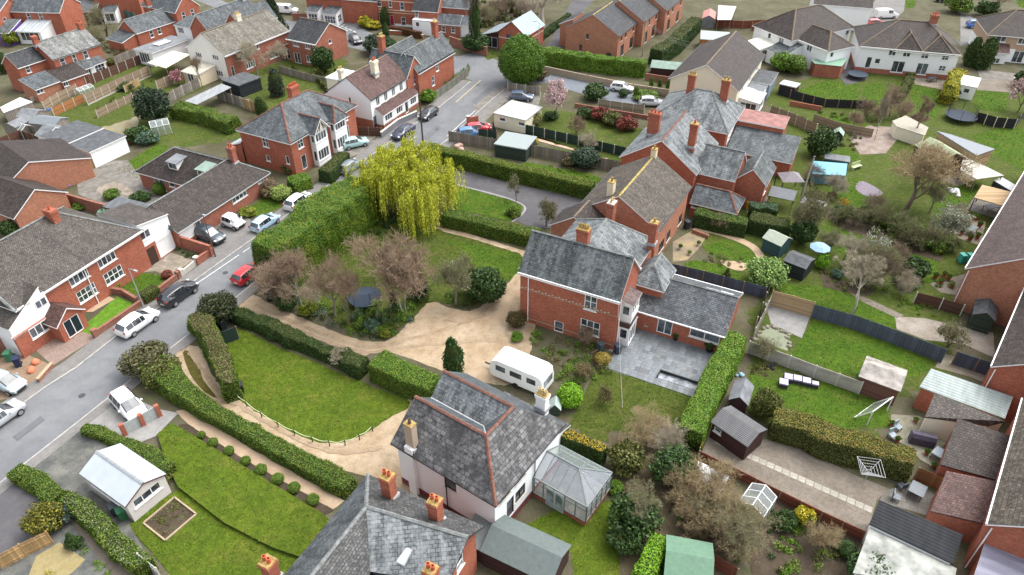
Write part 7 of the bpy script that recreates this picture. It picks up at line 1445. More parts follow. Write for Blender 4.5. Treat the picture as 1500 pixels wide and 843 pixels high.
shrub('round clipped lime green bush by the caravan',(834,593),1.15,2.2,G_LIME,'ball'); bare('round twiggy bush on the villa back lawn',(884,592),2.3,'bush',BARK,TWIG_ORANGE,2,0.55,name='round_shrub',cat='shrub',buds=G_OLIVE,bud_n=1500); shrub('golden brown mound by the patio corner',(882,532),0.75,1.1,leaf('gold_brown',(0.24,0.17,0.03),(0.38,0.29,0.06)),'ball'); bare('purple-brown shrub under the villa window',(858,505),2.6,'bush',BARK,TWIG_PURPLE,3,0.75,name='bare_shrub',cat='shrub'); bare('brown dome shrub behind the lime bush',(856,556),2.0,'bush',BARK,TWIG_ORANGE,4,0.8,name='bare_shrub',cat='shrub',buds=G_BROWN,bud_n=900)
border('green shrubs along the caravan side',[(812,560),(850,520),(875,540),(850,575),(825,590)],[G_MID,G_BRIGHT,G_OLIVE],2.2,0.5,1.1)
bare('dense tangle of straw-brown climber over a pergola',(945,640),3.0,'bush',BARK,TWIG_ORANGE,5,1.3,name='bare_climber',cat='shrub'); bare('second straw-coloured tangle beside the patio hedge',(975,655),2.8,'bush',BARK,TWIG_PALE,6,1.2,name='bare_climber',cat='shrub')
shrub('broad dark evergreen shrub behind the golden hedge',(985,705),2.0,3.4,IVY,'dense'); shrub('olive bare-topped bush by the conservatory corner',(918,690),1.7,2.8,G_OLIVE,'shrub'); shrub('small bright shrub at the conservatory corner',(900,718),0.7,1.0,G_BRIGHT); bare('large straw-brown thicket by the white canopy',(1030,725),4.4,'bush',BARK,TWIG_ORANGE,1,1.0,name='thicket',cat='shrub'); bare('brown thicket beside the greenhouse',(1060,775),4.0,'bush',BARK,TWIG_ORANGE,3,1.0,name='thicket',cat='shrub'); bare('greenish thicket of bare stems below the brown ones',(1085,800),4.4,'bush',BARK,TWIG_GREEN,4,1.1,name='thicket',cat='shrub'); shrub('tall dark evergreen with grey branches beside the lime hedge',(925,775),2.1,3.6,IVY,'loose','evergreen_shrub'); bare('grey branching shrub over the dark evergreen',(932,778),4.6,'wide',BARK_GREY,TWIG_GREEN,2,0.8,name='bare_shrub',cat='shrub'); shrub('dark lower evergreen beneath the grey branches',(915,800),1.5,2.2,G_DARK,'shrub')
border('tangled undergrowth in the wild garden',[('s7',900,380),('s7',1200,480),('s7',1340,600),('s7',1300,800),('s7',1000,640),('s7',930,600)],[G_OLIVE,G_BROWN,G_MID],1.3,0.3,1.0,0.14); border('green vegetable and weed growth in the soil plots',[('s8',100,480),('s8',350,520),('s8',480,640),('s8',500,800),('s8',150,860),('s8',40,700)],[G_MID,G_BRIGHT,G_OLIVE,G_DARK],1.5,0.2,0.7,0.14)
bare('dry brown dome shrub in the vegetable plot',('s8',390,690),2.8,'bush',BARK,TWIG_ORANGE,2,0.8,name='bare_shrub',cat='shrub'); shrub('yellow flowering bush by the gravel fence',('s8',275,560),0.9,1.7,G_YFLOW); shrub('dark glossy bush beside the yellow one',('s8',175,570),1.0,1.6,G_DARK); shrub('round green bush by the stained flat roof',('s8',510,720),0.7,1.1,G_DARK,'ball'); shrub('large ivy bush against the stained white roof',('s8',650,880),1.9,2.4,IVY,'dense')
shrub('golden-tipped weeping conifer beside the brown shed',(1118,607),1.4,3.0,leaf('golden_conifer',(0.06,0.075,0.015),(0.16,0.165,0.03)),'dense','conifer','tree')
# right-hand gardens
bare('pale wide-branching tree behind the slate-blue fence',('s4',547,240),7.5,'sparse',BARK_PALE,TWIG_PALE,3,0.95); bare('brown twiggy bush beside the slate-blue fence end',('s4',1075,420),3.6,'bush',BARK,TWIG_GREEN,5,0.8,name='bare_shrub',cat='shrub',buds=G_OLIVE,bud_n=900)
bare('large straw-brown bare tree in the middle garden',('r8',835,420),9.0,'round',BARK,TWIG_ORANGE,7,1.2,buds=G_BROWN,bud_n=500); bare('reddish bare tree beside the brown shed',('r8',920,260),6.0,'round',BARK,bark('rust_twig',(0.28,0.14,0.07),(0.42,0.22,0.12)),8,0.7); bare('thin pale bare tree by the rubble bed',('r4',680,770),7.0,'tall',BARK_PALE,TWIG_PALE,2,0.5); bare('thin grey bare tree by the tan canopy',('r4',880,770),6.4,'tall',BARK_GREY,TWIG_PURPLE,6,0.6); bare('purple-brown bare tree behind the rubble bed',('r4',760,640),5.0,'round',BARK,TWIG_PURPLE,4,0.8)
bare('straggly grey-green tree overhanging the teal shed',('r8',290,560),7.0,'bush',BARK_GREY,TWIG_GREEN,6,0.7,name='straggly_tree',buds=G_OLIVE,bud_n=4000); shrub('ivy-dark base of the straggly tree',('r8',270,590),1.6,3.6,IVY,'dense','ivy_shrub'); bare('white-flowering shrub tree by the decked terrace',('r8',1060,560),4.6,'bush',BARK,TWIG_GREEN,3,0.9,name='flowering_tree',buds=G_WHITEB,bud_n=3500); bare('small white-blossomed tree on the lower lawn',('r8',640,720),4.8,'bush',BARK,TWIG_GREEN,5,0.8,name='flowering_tree',buds=G_WHITEB,bud_n=2500); bare('twiggy fruit tree in front of the dug bed',('r8',600,800),5.0,'round',BARK_GREY,TWIG_GREEN,9,0.7,buds=G_OLIVE,bud_n=600); bare('twiggy fruit tree with yellowish haze',('r8',720,790),4.6,'round',BARK_GREY,TWIG_GREEN,1,0.8,buds=G_OLIVE,bud_n=600)
for i,(x,y,r,hh,mt,lb) in enumerate(((480,440,1.2,1.6,IVY,'dark rounded shrub at the head of the soil bed'),(620,450,1.2,1.8,G_DARK,'dark shrub beside the garden bench'),(760,500,1.6,2.0,G_MID,'mid green shrub below the bare tree'),(930,590,1.8,2.4,G_BRIGHT,'leafy green shrub by the flowering tree'),(1010,620,1.3,1.5,G_MID,'low green shrub near the white lamp'),(880,770,1.8,2.6,G_DARK,'dark spreading conifer on the lower lawn'),(860,810,1.5,1.2,IVY,'low dark shrub below the conifer'),(470,770,0.8,1.0,G_BLUE,'blue-green shrub in the dug bed'),(380,720,0.9,2.0,G_LIME,'lime green conifer beside the blue parasol'),(360,340,1.0,1.2,G_OLIVE,'olive shrub at the lawn corner'),(440,345,0.8,1.1,G_BROWN,'brown twiggy mound at the lawn corner'),(500,380,0.7,1.2,G_GOLD,'golden stemmed shrub by the compost box'))): shrub(lb,('r8',x,y),r,hh,mt,'shrub')
shrub('broad variegated pale shrub behind the annexe',('r7',1420,810),2.4,3.4,leaf('variegated_leaf',(0.13,0.24,0.04),(0.36,0.46,0.18)),'dense','variegated_shrub'); shrub('dark evergreen beside the leaning pole',('r8',370,105),2.4,4.4,G_DARK,'loose','evergreen_tree','tree'); shrub('inner dark mass of that evergreen',('r8',360,110),1.8,3.6,IVY,'dense','evergreen_tree','tree')
shrub('large green bush behind the cream house',('r4',225,400),2.6,3.4,G_MID,'dense'); shrub('dark green bush next to the shed by the cream house',('r4',165,390),2.2,3.4,G_BRIGHT,'shrub'); shrub('tall dark cypress pair member left of the tan house',('r4',1195,360),1.6,5.0,G_DARK,'column','cypress','tree'); shrub('tall dark cypress pair member touching the tan house',('r4',1265,380),2.0,5.6,G_DARK,'column','cypress','tree'); hedge('row of golden yellow shrubs between two lawns',R4((1120,470),(1085,520),(1060,570)),2.0,3.0,G_YFLOW,0.24,60,0.4); bare('pale pink blossom tree at the far right fence',('r4',1460,620),5.5,'round',BARK,TWIG,2,0.8,name='blossom_tree',buds=G_PINK,bud_n=5000); bare('purple-brown tree behind the blue car',('r4',1340,80),7,'round',BARK,TWIG_PURPLE,5,0.8); shrub('dark green bush behind the blue car',('r4',1130,70),3.0,4.0,G_MID,'shrub'); shrub('dark green bush at the roadside by the blue car',('r4',1280,90),2.6,3.4,G_DARK,'shrub'); shrub('dark shrub beside the summerhouse',('r4',1105,530),1.3,1.8,G_DARK,'shrub'); shrub('dark evergreen at the right edge above the blossom',('r4',1490,480),2.4,3.0,G_DARK,'shrub'); hedge('thin hedge strip between the two white semi lawns',R4((870,440),(830,520),(800,570)),1.2,1.4,G_OLIVE,0.22,40,0.3)
# behind the willow
bare('magnolia tree in full pale pink blossom',(813,176),6.4,'round',BARK_GREY,TWIG_PALE,3,0.62,name='magnolia_tree',buds=G_PINK,bud_n=16000); bare('rosy brown bush on the striped lawn',('r3',390,740),3.2,'bush',BARK,TWIG_PURPLE,2,0.8,name='bare_shrub',cat='shrub',buds=G_BROWN,bud_n=700); bare('silvery bare shrub behind the grey fence',('r3',450,830),3.2,'bush',BARK_PALE,TWIG_PALE,3,0.9,name='bare_shrub',cat='shrub')
for x,y,r,hh,mt,lb in ((520,660,1.7,2.4,G_REDL,'red-leaved shrub in the row of shrubs'),(590,690,1.7,2.3,G_OLIVE,'brown-green shrub in the middle of the row'),(660,715,1.8,2.5,G_REDL,'red-tipped shrub at the end of the row'),(440,650,1.4,1.8,G_DARK,'dark shrub at the start of the row'),(160,690,1.3,2.6,leaf('mottled_yellow',(0.2,0.2,0.06),(0.38,0.34,0.14)),'mottled yellow shrub beside the magnolia'),(250,660,1.4,1.4,G_DARK,'dark low shrub under the magnolia'),(145,790,1.0,1.3,G_YFLOW,'yellow flowering bush by the pink path'),(490,540,2.4,2.6,G_DARK,'large dark bush behind the magnolia fence'),(190,440,1.6,2.4,G_BROWN,'brown bush below the round tree'),(645,530,1.0,1.3,G_DARK,'dark bush beside the white car'),(770,540,2.4,1.3,G_MID,'flat green hedge bush by the grey car'),(715,540,0.6,2.0,G_BRIGHT,'slim bright conifer by the lane fence'),(800,480,0.5,1.7,G_BRIGHT,'first of three small upright conifers by the cream house'),(845,490,0.5,1.8,G_BRIGHT,'middle small upright conifer by the cream house'),(890,495,0.5,1.7,G_BRIGHT,'last of the small upright conifers by the cream house')): shrub(lb,('r3',x,y),r,hh,mt,'column' if r < 0.7 else 'shrub')
shrub('large dark green shrub against the grey close-board fence',('r7',440,165),2.2,3.0,leaf('blueish_dark',(0.03,0.055,0.03),(0.07,0.11,0.06)),'dense'); shrub('brown shrub by the grey fence',('r7',350,160),1.2,1.8,G_BROWN,'shrub'); bare('round twiggy clipped dome beside the dark drive',(800,332),4.0,'bush',BARK,TWIG_GREEN,1,0.62,name='round_shrub',cat='shrub',buds=G_OLIVE,bud_n=1600); bare('small bare tree in the curved lawn bed',(756,296),4.0,'round',BARK,TWIG_GREEN,2,0.5,buds=G_PALE,bud_n=1200); shrub('low evergreen in the curved lawn bed',(752,316),1.1,1.1,G_MID,'low'); border('herbs and grass along the strip behind the drive hedge',R7((120,150),(300,170),(480,210),(530,245),(300,200)),[G_MID,G_OLIVE],1.2,0.15,0.4); border('garden planting behind the villa',R7((1060,680),(1190,660),(1330,720),(1250,740),(1120,690)),[G_OLIVE,G_BROWN,G_MID],2.0,0.2,0.6,0.1); bare('round bare shrub by the square hedge',('r7',1170,520),2.4,'bush',BARK,TWIG_PURPLE,3,0.9,name='bare_shrub',cat='shrub'); shrub('small conifer by the villa fence',('r7',1210,790),0.8,1.6,G_OLIVE,'cone')
# upper left
shrub('tall dark evergreen tree in the back gardens',('r1',860,670),3.0,6.2,leaf('sombre_green',(0.022,0.04,0.02),(0.055,0.085,0.04)),'dense','evergreen_tree','tree'); bare('spreading bare willow in the top-left gardens',('r1',590,215),7.5,'wide',BARK,TWIG_GREEN,4,0.75); bare('leafless bush by the top-left sheds',('r1',520,250),4.0,'bush',BARK,TWIG_GREEN,2,1.0,name='bare_shrub',cat='shrub'); bare('pink-budded shrub beside the cream canopy',('r1',980,470),3.0,'bush',BARK,TWIG,3,0.7,name='blossom_shrub',cat='shrub',buds=G_PINK2,bud_n=1800); bare('bare brown tree by the white gable',('r1',1110,480),5.5,'tall',BARK,TWIG_PURPLE,4,0.55); shrub('rounded dark conifer by the cottage',('r1',40,400),1.5,3.6,G_DARK,'column','conifer','tree'); shrub('yellow-green bush by the purple lean-to',('r1',75,250),1.5,3.0,G_YEL,'shrub'); shrub('pale willow bush in front of the cottage porch',('r1',420,455),1.6,2.8,G_PALE,'loose')
for x,y,r,hh,mt,lb in ((760,780,2.0,2.4,G_DARK,'dark shrub beside the garage court'),(815,790,1.7,2.2,G_BLUE,'blue-green shrub beside the garage court'),(610,360,1.2,1.4,G_OLIVE,'olive shrub at the end of the silvery fence'),(500,200,2.0,1.8,G_YEL,'yellowish bush in the top-left gardens'),(700,490,1.6,1.2,G_DARK,'dark low shrub along the lap fence'),(1290,510,1.0,1.2,G_MID,'small green shrub by the black shed'),(240,215,1.6,1.5,G_OLIVE,'olive shrub below the glazed lean-to')): shrub(lb,('r1',x,y),r,hh,mt,'shrub')
shrub('tall dark fir tree beside the top road',('r2',140,205),2.6,9.5,leaf('fir_green',(0.028,0.05,0.022),(0.065,0.10,0.045)),'cone','fir_tree','tree'); shrub('dark rounded holm oak by the modern brick house',('r2',395,400),2.3,5.2,G_DARK,'dense','evergreen_tree','tree'); shrub('large dark yew mass at the road corner',('r2',690,290),3.2,3.6,leaf('yew_green',(0.016,0.034,0.014),(0.045,0.075,0.03)),'dense','yew_tree','tree'); shrub('second dark yew mass next to the slate corner house',('r2',730,295),2.6,3.2,G_DARK,'dense','yew_tree','tree'); bare('grey twiggy tree beside the white gable house',('r2',30,420),6.5,'round',BARK_GREY,TWIG_PALE,5,0.85); bare('grey twiggy tree in front of the modern brick house',('r2',150,380),5.0,'round',BARK_GREY,TWIG_PALE,6,0.9); shrub('ivy-clad dark stump tree in the back lawn',('r2',140,530),1.5,4.6,leaf('grey_ivy',(0.03,0.042,0.03),(0.075,0.09,0.065)),'column','ivy_tree','tree'); shrub('slim dark conifer behind the Edwardian house',('r2',55,650),1.2,3.4,G_DARK,'column','conifer','tree'); shrub('lime shrub at the villa corner',('r2',620,150),1.6,2.6,G_YFLOW,'shrub'); shrub('yellow spreading shrub by the villa steps',('r2',670,160),1.7,1.8,G_YFLOW,'shrub'); shrub('dark clipped column beside the crimson door',('r2',732,150),1.2,4.0,G_DARK,'column','cypress','tree'); shrub('young dark tree on the corner pavement bed',('r2',735,215),0.9,3.0,G_DARK,'column','conifer','tree'); shrub('yellow-green shrub behind the top brick wall',('r2',375,75),2.0,3.0,G_YEL,'shrub')
shrub('green creeper-covered shrub at the corner house side',('r2',940,520),1.3,4.0,G_MID,'column'); shrub('bright shrub below the creeper',('r2',965,560),1.6,2.4,G_BRIGHT,'shrub'); border('shrubs behind the corner house fence',R2((1010,530),(1110,430),(1190,370),(1180,400),(1100,480)),[G_MID,G_DARK],2.2,0.6,1.6,0.2); bare('tall ivy-trunked bare tree behind the corner house',('r2',1225,290),14,'tall',BARK_GREY,TWIG,7,0.45,name='ivy_tree'); shrub('ivy mass climbing the tall bare tree',('r2',1225,285),1.4,11,IVY,'column','ivy_growth','ivy'); shrub('dark ivy base of the tall bare tree',('r2',1225,285),2.8,3.6,IVY,'dense','ivy_growth','ivy'); bare('pale spreading bare tree behind the blue-roofed barn',('r3',210,150),12,'wide',BARK_PALE,TWIG_PALE,3,0.8); bare('pale bare tree beyond the barn on the left',('r2',1390,70),10,'round',BARK_PALE,TWIG_PALE,8,0.85)
for x,y,k in ((1150,60,0),(1290,130,1),(1180,130,2),(1080,110,3),(1340,100,4),(1420,70,5),(1500,110,6)): bare(['brown thicket between the white cottage and the bare trees','brown thicket beside the barn','brown scrub at the foot of the ivy tree','brown scrub beside the white cottage wing','grey scrub behind the barn lean-to','grey scrub under the pale bare tree','grey scrub behind the barn ridge'][k],('r2',x,y),4.5,'bush',BARK,TWIG_GREEN if k % 2 else TWIG,1+k % 5,1.1,name='thicket',cat='shrub')
border('rough scrub behind the barn and corner house',R2((1040,60),(1250,10),(1500,30),(1600,60),(1500,160),(1300,170),(1150,150)),[G_OLIVE,G_BROWN,G_DARK],0.5,0.6,1.6,0.3)
# left
for x,y,r,hh,mt,k,lb in ((885,315,0.9,1.6,G_MID,'ball','clipped ball bush by the bungalow patio door'),(780,350,1.4,1.0,G_DARK,'low','low dark shrub by the striped canopy'),(620,335,1.2,1.2,G_MID,'shrub','green shrub at the pergola end'),(440,400,1.0,1.1,G_MID,'shrub','green shrub behind the speckled semi'),(410,140,0.8,1.3,G_MID,'shrub','green shrub by the tan fence'),(65,545,1.2,2.2,G_DARK,'dense','round dark bush beside the speckled semi gable'),(1370,430,1.2,1.0,G_YEL,'shrub','yellow shrub at the bungalow drive edge'),(625,835,1.0,0.9,G_YEL,'shrub','yellow-green shrub by the semi window'),(920,770,0.7,0.8,G_REDL,'shrub','reddish low shrub by the pavement wall'),(1490,330,1.4,1.8,G_BROWN,'shrub','brown twiggy shrub at the bungalow end')): shrub(lb,('r5',x,y),r,hh,mt,k)
border('low shrubs in the front bed beside the brick wall',R5((910,615),(1000,620),(1110,660),(1060,670),(930,640)),[G_DARK,G_OLIVE],2.0,0.2,0.6); shrub('variegated bush in front of the Edwardian house',('r6',165,350),1.4,2.2,leaf('pale_yellow_green',(0.22,0.30,0.06),(0.42,0.48,0.14)),'dense'); shrub('dark bush by the Edwardian house door',('r6',200,195),1.2,1.6,G_OLIVE,'shrub'); bare('bare twiggy shrub beside the variegated bush',('r6',100,310),2.6,'bush',BARK,TWIG_PURPLE,2,0.8,name='bare_shrub',cat='shrub'); shrub('dark round bush beside the Edwardian bay',('r2',440,810),1.5,1.9,G_MID,'shrub')
# lower left
for i,a in enumerate(((1175,120),(1262,165),(1352,220),(1440,270))): shrub('round clipped box ball in the soil strip beside the gravel path',('s5',a[0],a[1]+10),0.42,0.75,G_MID,'ball','box_ball','shrub','box balls along the gravel path')
for i,a in enumerate(((50,280),(142,330),(232,380),(335,445))): shrub('round clipped box ball in the soil strip beside the gravel path',('s6',a[0],a[1]),0.5,0.8,G_MID,'ball','box_ball','shrub','box balls along the gravel path')
for a in ((1110,85),): shrub('round clipped box ball in the soil strip beside the gravel path',('s5',*a),0.35,0.6,G_MID,'ball','box_ball','shrub','box balls along the gravel path')
shrub('golden-tipped wide conifer by the tan fence',('s5',270,590),1.5,2.6,leaf('golden_tip',(0.09,0.10,0.015),(0.27,0.23,0.03)),'dense','conifer','tree'); shrub('dark lower conifer beside the golden one',('s5',415,690),0.8,1.7,G_DARK,'cone','conifer','tree'); shrub('small dark juniper between the conifers',('s5',385,530),0.9,1.5,leaf('grey_juniper',(0.04,0.06,0.05),(0.1,0.13,0.11)),'shrub'); shrub('brown shrub behind the pale garage corner',('s5',895,320),1.0,1.5,G_OLIVE,'shrub'); border('weeds and prunings in the small vegetable bed',S5((800,560),(960,425),(1070,510),(910,645)),[G_OLIVE,G_BROWN],2.4,0.08,0.22,0.1); border('green weeds beside the muddy path',S5((460,700),(560,770),(650,843),(520,843)),[G_BRIGHT,G_MID],2.5,0.2,0.6,0.12)
border('scrubby plants in the yellow gravel yard corner',S5((230,830),(330,800),(300,870)),[G_YFLOW,G_OLIVE],3,0.2,0.5)
border('low green planting beside the stony bed',S4((770,180),(860,140),(1030,200),(1010,240),(880,230)),[G_MID,G_BRIGHT],1.8,0.2,0.5); border('rockery plants near the orange gable yard',S4((1010,40),(1100,20),(1110,80),(1000,90)),[G_MID,G_REDL,G_BRIGHT],2.2,0.2,0.6,0.12); border('weeds along the concrete-panel fence',S4((0,450),(130,500),(120,580),(0,560)),[G_OLIVE,G_BROWN],1.4,0.1,0.4)
border('rough planting round the summerhouse and rubble bed',R4((420,720),(560,730),(640,690),(560,840),(470,800)),[G_OLIVE,G_DARK,G_BROWN],1.0,0.3,0.8,0.16); border('ragged growth in the top-left back gardens',R1((440,150),(620,250),(760,270),(640,330),(520,260),(430,210)),[G_OLIVE,G_BROWN,G_PALE],0.8,0.3,1.0,0.2); border('overgrown edges along the lap fences',R1((500,600),(830,440),(840,470),(560,620)),[G_OLIVE,G_MID],0.9,0.15,0.4,0.15); border('scrub between the modern house and the semi gardens',R2((170,370),(330,400),(480,380),(520,330),(430,430),(250,420)),[G_OLIVE,G_BROWN,G_DARK],0.8,0.3,0.9,0.2)
for i,(x,y,hh,k,tw) in enumerate(((500,470,2.6,1,TWIG_GREEN),(560,490,3.0,2,TWIG_GREEN),(690,500,3.4,0,TWIG_GREEN),(800,560,3.6,1,TWIG_GREEN),(870,600,3.0,2,TWIG_GREEN),(960,610,3.4,0,TWIG_GREEN),(1100,640,2.4,1,TWIG_GREEN))): bare('twiggy half-leafed shrub in the tangled row along the dark soil bed',('r8',x,y),hh,'bush',BARK,tw,k,0.9,name='twiggy_shrub',cat='shrub',group='twiggy shrubs along the soil bed',buds=(G_OLIVE,G_MID,G_OLIVE)[k],bud_n=900)
for i,(x,y,hh,k) in enumerate(((620,640,3.2,0),(700,660,3.0,1),(820,650,3.4,2),(900,700,2.8,0),(560,700,2.6,1))): bare('brown bare scrub bush between the narrow lawn fence and the rubble bed',('r4',x,y),hh,'bush',BARK,TWIG_PURPLE if k else TWIG,k,1.0,name='scrub_bush',cat='shrub',group='bare scrub beside the rubble bed')
border('weedy edge growth along the right-hand fences',[('s4',0,380),('s4',330,560),('s4',600,650),('s4',590,690),('s4',300,600),('s4',0,470)],[G_OLIVE,G_MID],1.0,0.1,0.35,0.12); border('plants and litter around the gazebo court',R8((260,230),(330,220),(400,330),(520,400),(400,420),(300,350)),[G_OLIVE,G_BROWN,G_MID],1.2,0.2,0.7,0.14); border('untidy growth below the dark trellis fence',R4((240,600),(420,620),(640,640),(720,700),(560,680),(350,620)),[G_MID,G_OLIVE,G_BROWN],1.1,0.2,0.6,0.16)
border('dark leaf cover standing in for shade beneath the willow',[(530,322),(560,312),(640,318),(650,332),(600,338),(545,345)],[G_DARK,IVY,G_MID],1.6,0.3,0.8,0.16)  # dark leaves added to fill the ground under the willow with shade
for i,(x,y,hh,k) in enumerate(((860,300,3.0,0),(960,420,3.2,1),(1010,500,3.4,2),(1080,560,3.2,0),(1160,600,3.6,1),(1230,640,3.2,2),(1000,600,2.8,1),(1240,740,2.8,2))): bare('straw-brown bare bush in the tangled wild garden by the red-brown fence',('s7',x,y),hh,'bush',BARK,TWIG_ORANGE if k else TWIG_GREEN,k,1.0,name='tangled_bush',cat='shrub',group='tangled bushes of the wild garden',buds=G_BROWN,bud_n=500)
for i,(t_,x,y,hh,k,kd) in enumerate((('r8',450,330,3.4,1,'bush'),('r8',330,250,3.0,2,'bush'),('r8',980,420,4.6,0,'round'),('r8',1090,480,3.2,1,'bush'),('r8',660,420,3.0,2,'bush'),('r8',420,640,3.4,0,'bush'),('r8',500,700,4.2,1,'round'),('r8',780,700,3.0,2,'bush'),('s4',640,90,3.2,0,'bush'),('s4',820,110,3.0,1,'bush'),('s4',700,60,4.2,2,'round'),('s4',60,470,2.8,0,'bush'))): bare('fine-twigged leafless garden shrub among the right-hand lawns and sheds',(t_,x,y),hh,kd,BARK_GREY,(TWIG_GREEN,TWIG_PALE,TWIG)[k],k,0.9,name='leafless_shrub',cat='shrub',group='leafless shrubs of the right-hand gardens')
border('mixed shrubs and perennials through the long right-hand garden',R8((600,430),(740,470),(900,560),(1080,620),(1060,660),(860,620),(640,520)),[G_MID,G_OLIVE,G_DARK,G_BROWN],1.5,0.3,1.0,0.16); border('herbage between the dug bed and the fence screen',R8((380,740),(560,760),(760,820),(720,880),(520,850),(370,800)),[G_OLIVE,G_MID,G_BROWN],1.2,0.2,0.7,0.14); border('dead stems and weeds at the head of the narrow gardens',R4((250,640),(360,680),(520,740),(480,770),(330,720)),[G_OLIVE,G_BROWN],1.2,0.2,0.7,0.16)
# ---------------------------------------------------------------- vehicles
TYRE = plain('tyre',(0.018,0.018,0.018),0.85); RIM = plain('alloy_rim',(0.38,0.39,0.40),0.35,0.5,metal=0.6); CARGLASS = glass_pane('car_glass',(0.02,0.024,0.028),0.05); LAMP = plain('headlamp',(0.75,0.77,0.78),0.2); TAIL = plain('tail_lamp',(0.35,0.015,0.012),0.3); PLATE = plain('number_plate',(0.7,0.68,0.5),0.6)
CARS = {  # stations: x, half width, belt height, roof height, half roof width (x forward, metres)
 'hatch': (4.1,[(-2.0,.66,.68,.74,.55),(-1.93,.8,.9,.98,.62),(-1.6,.86,.95,1.34,.58),(-.95,.87,.96,1.46,.6),(-.1,.87,.95,1.48,.61),(.3,.87,.94,1.41,.59),(1.1,.85,.92,.97,.64),(1.65,.8,.8,.86,.58),(1.98,.66,.56,.64,.48)],1.28),
 'suv': (4.4,[(-2.2,.72,.72,.8,.6),(-2.12,.86,1.0,1.08,.66),(-1.75,.9,1.04,1.48,.61),(-1,.91,1.04,1.6,.63),(-.1,.91,1.02,1.62,.64),(.35,.91,1.0,1.54,.62),(1.2,.89,.98,1.04,.67),(1.8,.84,.86,.94,.6),(2.15,.7,.58,.68,.5)],1.36),
 'saloon': (4.6,[(-2.3,.66,.8,.84,.5),(-2.2,.84,.94,.98,.6),(-1.55,.88,.95,1.04,.62),(-1.0,.89,.95,1.38,.62),(0,.89,.94,1.43,.63),(.4,.89,.93,1.36,.62),(1.1,.87,.92,.96,.62),(1.95,.82,.82,.85,.5),(2.27,.66,.6,.64,.46)],1.4),
 'micro': (2.7,[(-1.35,.64,.8,.9,.5),(-1.28,.74,.95,1.2,.58),(-1.0,.78,.98,1.5,.6),(-.4,.79,.98,1.56,.62),(.2,.79,.96,1.5,.6),(.4,.78,.95,1.38,.58),(.85,.76,.92,.98,.58),(1.2,.7,.78,.8,.5),(1.34,.6,.6,.64,.42)],0.92),
 'van': (4.9,[(-2.45,.84,1.15,1.85,.76),(-2.4,.92,1.2,1.92,.8),(-1.5,.94,1.2,1.95,.82),(0,.94,1.18,1.95,.82),(.7,.94,1.16,1.9,.8),(1.0,.93,1.14,1.8,.78),(1.65,.92,1.12,1.18,.74),(2.2,.86,.98,1.02,.6),(2.44,.72,.7,.75,.5)],1.5)}
_cars = {}
def car_parts(kind):
    if kind in _cars: return _cars[kind]
    L_,st,wb = CARS[kind]; body,glass = MB(),MB(); secs = []
    for i,(x,w,zb,zr,wr) in enumerate(st):
        zf = 0.3 if 0 < i < len(st)-1 else 0.36; secs.append([(0,zf),(w*.9,zf),(w,zf+.16),(w*1.01,zf+.34),(w*.97,zb),(wr,zr-.05),(wr*.84,zr),(0,zr+.02)])
    cab = [s[3]-s[2] > 0.3 for s in st]
    for i in range(len(st)-1):
        a,b = secs[i],secs[i+1]; xa,xb = st[i][0],st[i+1][0]
        for j in range(7):
            for sg in (1,-1):
                q = [(xa,sg*a[j][0],a[j][1]),(xb,sg*b[j][0],b[j][1]),(xb,sg*b[j+1][0],b[j+1][1]),(xa,sg*a[j+1][0],a[j+1][1])]
                if sg < 0: q = q[::-1]
                g = (j == 4 and cab[i] and cab[i+1]) or (j >= 5 and cab[i] != cab[i+1])
                if kind == 'van' and j == 4 and xb < 0.6: g = False
                if g and j == 4:
                    c = sum((Vector(p) for p in q),Vector())/4; q = [tuple(c+(Vector(p)-c)*0.95+Vector((0,sg*0.006,0))) for p in q]; body.face([(xa,sg*a[4][0],a[4][1]),(xb,sg*b[4][0],b[4][1]),(xb,sg*b[5][0],b[5][1]),(xa,sg*a[5][0],a[5][1])][::sg])
                (glass if g else body).face(q)
    for i in (0,-1):
        f = [(st[i][0],y,z) for y,z in secs[i]] + [(st[i][0],-y,z) for y,z in secs[i][1:-1][::-1]]; body.face(f if i else f[::-1])
    wh = MB(); wh.lathe([(0.2,-.1),(0.31,-.1),(0.33,-.06),(0.33,.06),(0.31,.1),(0.2,.1)],n=14); rm = MB(); rm.lathe([(0.0,.085),(0.06,.1),(0.2,.085),(0.215,.105)],n=10)
    _cars[kind] = (body,glass,wh.mesh('tyre',TYRE,40),rm.mesh('rim',RIM)); return _cars[kind]
